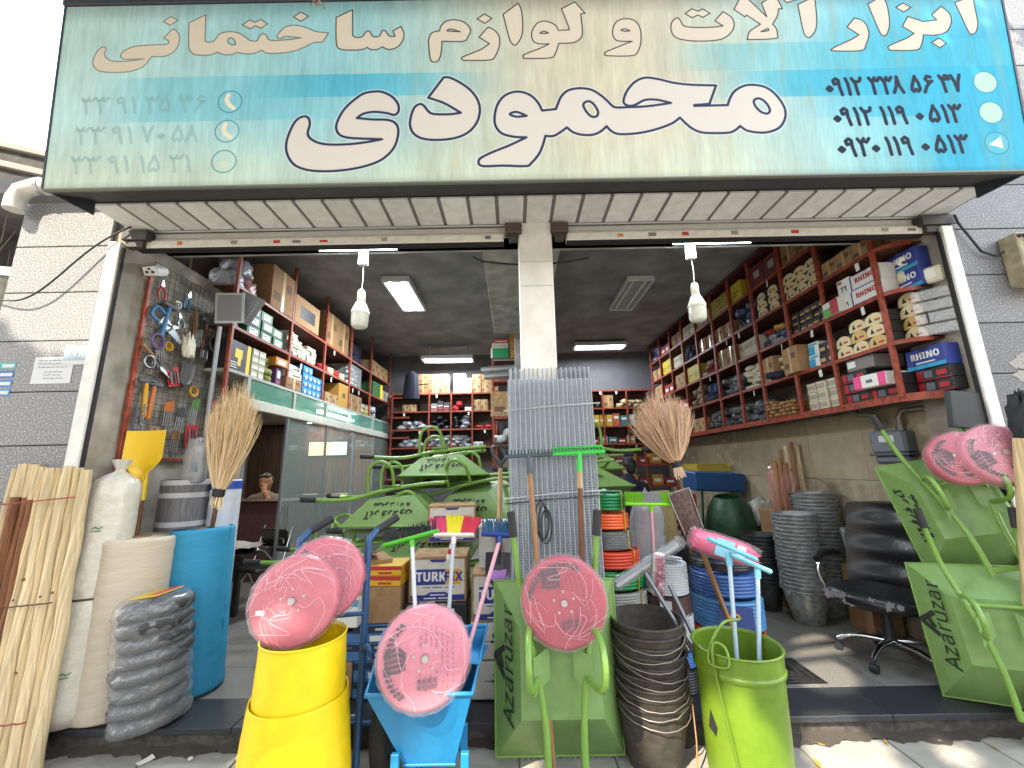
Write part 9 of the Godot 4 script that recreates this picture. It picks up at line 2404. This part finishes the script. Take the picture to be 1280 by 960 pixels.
func build_people() -> void:
	var skin := mat("skin", hexc("a9795c"), 0.6, {"n": "nfine", "ns": 0.05})
	var hair := mat("hair_black", hexc("141210"), 0.6)
	# seated behind the desk, one hand raised to the face
	var o := Vector3(-3.62, 0.07, -3.4)
	var P := func(x: float, y: float, z: float) -> Vector3: return o + Vector3(x, y, z)
	var t := thing("person", "person seated behind the mauve office desk, hand raised to the face", "person")
	part(t, "body", body([[P.call(0, 1.23, 0.0), P.call(0, 1.3, 0.01), 0.075, 0.082], [P.call(0, 1.2, 0.06), P.call(0, 1.19, 0.075), 0.03, 0.022], [P.call(0, 1.25, 0.085), P.call(0, 1.235, 0.1), 0.013, 0.01], [P.call(0, 1.06, -0.03), P.call(0, 1.2, 0.0), 0.055, 0.05],
		[P.call(-0.08, 1.25, 0.0), P.call(-0.084, 1.27, -0.005), 0.012, 0.012], [P.call(0.08, 1.25, 0.0), P.call(0.084, 1.27, -0.005), 0.012, 0.012],
		[P.call(-0.17, 1.03, -0.02), P.call(0.17, 1.03, -0.02), 0.065, 0.065], [P.call(0, 0.62, 0), P.call(0, 0.98, -0.02), 0.15, 0.15], [P.call(0, 0.55, 0), P.call(0.1, 0.5, 0.3), 0.11, 0.08], [P.call(0, 0.55, 0), P.call(-0.1, 0.5, 0.3), 0.11, 0.08],
		[P.call(0.1, 0.5, 0.3), P.call(0.1, 0.2, 0.3), 0.07, 0.05], [P.call(-0.1, 0.5, 0.3), P.call(-0.1, 0.2, 0.3), 0.07, 0.05], [P.call(0.19, 1.01, 0), P.call(0.24, 0.88, 0.16), 0.052, 0.042], [P.call(0.24, 0.88, 0.16), P.call(0.09, 1.12, 0.15), 0.04, 0.03], [P.call(0.09, 1.12, 0.15), P.call(0.05, 1.17, 0.13), 0.03, 0.026], [P.call(0.05, 1.18, 0.13), P.call(0.035, 1.235, 0.12), 0.01, 0.008], [P.call(0.065, 1.185, 0.13), P.call(0.06, 1.245, 0.11), 0.01, 0.008], [P.call(0.08, 1.18, 0.13), P.call(0.08, 1.235, 0.1), 0.009, 0.007],
		[P.call(-0.19, 1.01, 0), P.call(-0.24, 0.8, 0.1), 0.052, 0.042], [P.call(-0.24, 0.8, 0.1), P.call(-0.05, 0.98, 0.26), 0.04, 0.03], [P.call(-0.05, 0.98, 0.26), P.call(0.0, 1.0, 0.29), 0.03, 0.024]], 0.016, 0.013), skin)
	part(t, "hair", body([[P.call(0, 1.305, -0.02), P.call(0, 1.335, 0.0), 0.085, 0.07], [P.call(0, 1.25, -0.05), P.call(0, 1.3, -0.04), 0.06, 0.06], [P.call(-0.04, 1.345, 0.05), P.call(0.04, 1.345, 0.05), 0.03, 0.03]], 0.012, 0.01), hair)
	for x in [-0.03, 0.03]:
		part(t, "eye", G.new().lathes([Vector2(0, -0.009), Vector2(0.009, 0), Vector2(0, 0.009)], Transform3D(Basis(), P.call(x, 1.265, 0.079)), 8), mat("hair_black", hexc("141210")))
	part(t, "shirt", body([[P.call(-0.16, 1.02, -0.03), P.call(0.16, 1.02, -0.03), 0.078, 0.078], [P.call(0, 0.62, 0), P.call(0, 0.98, -0.02), 0.165, 0.162], [P.call(0.19, 1.01, 0), P.call(0.235, 0.9, 0.14), 0.066, 0.058], [P.call(-0.19, 1.01, 0), P.call(-0.24, 0.82, 0.09), 0.066, 0.058]], 0.018, 0.012), mat("shirt_tan", hexc("6d6258"), 0.85))
	# bent over at the back, seen from behind
	o = Vector3(1.32, 0.0, -2.3)
	P = func(x: float, y: float, z: float) -> Vector3: return Vector3(1.32 + x, y, -2.3 + z)
	t = thing("person", "person in dark jacket bending over at the rear, back to the street", "person")
	part(t, "body", body([[P.call(0.1, 1.42, -0.12), P.call(0.1, 1.49, -0.13), 0.075, 0.08], [P.call(0.07, 1.3, -0.06), P.call(0.1, 1.42, -0.12), 0.055, 0.052], [P.call(0.1, 1.38, -0.2), P.call(0.1, 1.39, -0.205), 0.025, 0.02], [P.call(0.02, 1.43, -0.12), P.call(0.018, 1.45, -0.125), 0.013, 0.013], [P.call(0.18, 1.43, -0.12), P.call(0.182, 1.45, -0.125), 0.013, 0.013],
		[P.call(-0.14, 1.24, -0.04), P.call(0.2, 1.22, -0.05), 0.07, 0.07], [P.call(0, 0.86, 0.05), P.call(0.03, 1.18, -0.03), 0.15, 0.15], [P.call(-0.1, 0.82, 0.05), P.call(-0.12, 0.45, 0.0), 0.09, 0.065], [P.call(-0.12, 0.45, 0.0), P.call(-0.12, 0.17, 0.05), 0.06, 0.045], [P.call(0.1, 0.82, 0.05), P.call(0.12, 0.45, 0.0), 0.09, 0.065], [P.call(0.12, 0.45, 0.0), P.call(0.12, 0.17, 0.05), 0.06, 0.045], [P.call(-0.12, 0.155, 0.04), P.call(-0.12, 0.145, -0.1), 0.035, 0.03], [P.call(0.12, 0.155, 0.04), P.call(0.12, 0.145, -0.1), 0.035, 0.03],
		[P.call(-0.19, 1.2, -0.04), P.call(-0.24, 0.95, -0.12), 0.055, 0.045], [P.call(-0.24, 0.95, -0.12), P.call(-0.14, 0.85, -0.3), 0.042, 0.03], [P.call(-0.14, 0.85, -0.3), P.call(-0.1, 0.84, -0.37), 0.03, 0.022], [P.call(0.24, 1.18, -0.05), P.call(0.3, 0.95, -0.12), 0.055, 0.045], [P.call(0.3, 0.95, -0.12), P.call(0.2, 0.85, -0.3), 0.042, 0.03], [P.call(0.2, 0.85, -0.3), P.call(0.16, 0.84, -0.37), 0.03, 0.022]], 0.018, 0.014), mat("skin", hexc("a9795c")))
	part(t, "hair", body([[P.call(0.1, 1.5, -0.11), P.call(0.1, 1.52, -0.13), 0.084, 0.078], [P.call(0.1, 1.43, -0.07), P.call(0.1, 1.48, -0.08), 0.06, 0.07]], 0.014, 0.01), hair)
	part(t, "jacket", body([[P.call(-0.14, 1.24, -0.04), P.call(0.2, 1.22, -0.05), 0.085, 0.085], [P.call(0, 0.84, 0.05), P.call(0.03, 1.18, -0.02), 0.175, 0.17], [P.call(0.05, 1.28, -0.05), P.call(0.07, 1.33, -0.07), 0.075, 0.068], [P.call(-0.19, 1.2, -0.04), P.call(-0.24, 0.95, -0.12), 0.072, 0.062], [P.call(-0.24, 0.95, -0.12), P.call(-0.16, 0.87, -0.27), 0.058, 0.046], [P.call(0.24, 1.18, -0.05), P.call(0.3, 0.95, -0.12), 0.072, 0.062], [P.call(0.3, 0.95, -0.12), P.call(0.22, 0.87, -0.27), 0.058, 0.046]], 0.018, 0.014), mat("coat_navy", hexc("15172a")))
	part(t, "trousers", body([[P.call(-0.1, 0.8, 0.05), P.call(-0.12, 0.45, 0.0), 0.105, 0.08], [P.call(-0.12, 0.45, 0.0), P.call(-0.12, 0.22, 0.05), 0.075, 0.065], [P.call(0.1, 0.8, 0.05), P.call(0.12, 0.45, 0.0), 0.105, 0.08], [P.call(0.12, 0.45, 0.0), P.call(0.12, 0.22, 0.05), 0.075, 0.065]], 0.018, 0.014), mat("cloth_black", hexc("232326"), 0.85))
# street tree behind the camera; its seed sprays hang into the top of the picture
func build_tree() -> void:
	var r := RandomNumberGenerator.new()
	r.seed = 11
	var sun := Vector3(-0.42, 0.72, 0.62).normalized()
	var t := thing("street_tree", "broad leafy street tree overhanging the pavement, dry seed sprays over the sign", "tree")
	var bark := mat("tree_bark", hexc("6a5b4a"), 0.9, {"t": "wood", "ts": Vector3(3, 0.7, 3), "n": "nlump", "ns": 0.8})
	part(t, "trunk", G.new().tube([Vector3(-6.3, -0.05, 5.4), Vector3(-6.25, 1.5, 5.4), Vector3(-6.1, 3.2, 5.3), Vector3(-5.9, 4.6, 5.2)], [0.26, 0.2, 0.17, 0.14], 16), bark)
	var centres: Array[Vector3] = []
	var limbs := G.new()
	for k in 18:
		var a := Vector3(-5.95, r.randf_range(3.6, 4.6), 5.25)
		var b := Vector3(r.randf_range(-7.0, 2.0), r.randf_range(5.6, 8.0), r.randf_range(1.9, 6.5))
		var m := a.lerp(b, 0.5) + Vector3(r.randf_range(-0.4, 0.4), 0.5, r.randf_range(-0.4, 0.4))
		limbs.tube(soft([a, m, b], 5), [0.1, 0.09, 0.08, 0.075, 0.065, 0.055, 0.05, 0.045, 0.035, 0.03, 0.02], 8)
		for q in 9:
			centres.append(b.lerp(m, r.randf() * 0.7) + Vector3(r.randf_range(-1.1, 1.1), r.randf_range(-0.6, 0.7), r.randf_range(-1.1, 1.1)))
	part(t, "limbs", limbs, bark)
	for k in 84:
		centres.append(Vector3(r.randf_range(-7.0, 2.2), r.randf_range(5.6, 8.0), r.randf_range(1.7, 6.6)))
	# where daylight falls through the crown
	var gaps := [[Vector3(-1.0, 0.5, 0.8), 0.42], [Vector3(-0.12, 0.0, 0.27), 0.22], [Vector3(0.98, 0.0, 0.3), 0.24], [Vector3(0.7, 0.2, 0.4), 0.17], [Vector3(1.02, 0.38, 0.55), 0.12], [Vector3(1.2, 0.1, 0.58), 0.17], [Vector3(2.0, 0.12, -0.4), 0.24], [Vector3(1.72, 0.0, 0.15), 0.24], [Vector3(2.3, 0.12, -0.8), 0.22], [Vector3(1.5, 0.0, 0.45), 0.16], [Vector3(2.25, 0.0, 0.2), 0.12], [Vector3(-3.2, 3.05, 0.05), 0.55], [Vector3(-3.1, 3.4, 0.05), 0.5], [Vector3(-1.5, 0.06, 0.1), 0.12]]
	var xs: Array[Transform3D] = []
	for c in centres:
		var n := 520
		for k in n:
			var p := c + Vector3(r.randfn(0, 0.34), r.randfn(0, 0.22), r.randfn(0, 0.34))
			var open := false
			for g in gaps:
				var o: Vector3 = p - g[0]
				if (o - sun * o.dot(sun)).length() < g[1]:
					open = true
					break
			if not open and p.z > 1.25 and p.y > 4.6:
				xs.append(Transform3D(Basis.from_euler(Vector3(r.randf_range(-1.2, 1.2), r.randf_range(0, TAU), r.randf_range(-0.8, 0.8))) * r.randf_range(0.8, 1.4), p))
	var lf := G.new()
	var shape := func(a: float, b: float) -> Vector3:
		return Vector3((a - 0.5) * 0.075 * sin(PI * clampf(b, 0.03, 0.97)), 0.012 * absf(a - 0.5), (b - 0.5) * 0.13)
	lf.grid(2, 4, shape)
	var mm := MultiMesh.new()
	mm.transform_format = MultiMesh.TRANSFORM_3D
	mm.mesh = lf.mesh()
	mm.instance_count = xs.size()
	for k in xs.size():
		mm.set_instance_transform(k, xs[k])
	var mi := MultiMeshInstance3D.new()
	mi.name = "leaves"
	mi.multimesh = mm
	mi.material_override = mat("leaf_green", hexc("4d6b2c"), 0.6, {"back": hexc("56701f")})
	mi.set_meta("kind", "stuff")
	t.add_child(mi, true)
	# seed sprays
	var sg := G.new()
	var seeds := G.new()
	for k in 3:
		var p := Vector3([-0.86, -0.84, -0.875][k], [3.62, 3.6, 3.66][k], 1.2)
		sg.tube([p + Vector3(0.0, 1.6, 0.4), p + Vector3(0.02, 0.25, 0.02), p], 0.004, 5)
		for q in 26:
			var s := p + Vector3(r.randf_range(-0.035, 0.055), r.randf_range(-0.07, 0.08), r.randf_range(-0.03, 0.03))
			sg.tube([p + Vector3(0, 0.08, 0), s], 0.0015, 3)
			seeds.lathes([Vector2(0, -0.009), Vector2(0.006, 0), Vector2(0, 0.009)], Transform3D(Basis(), s), 6)
	part(t, "twig", sg, bark)
	tag(part(t, "seeds", seeds, mat("seed_brown", hexc("85725a"), 0.8)), "", "", "", "stuff")
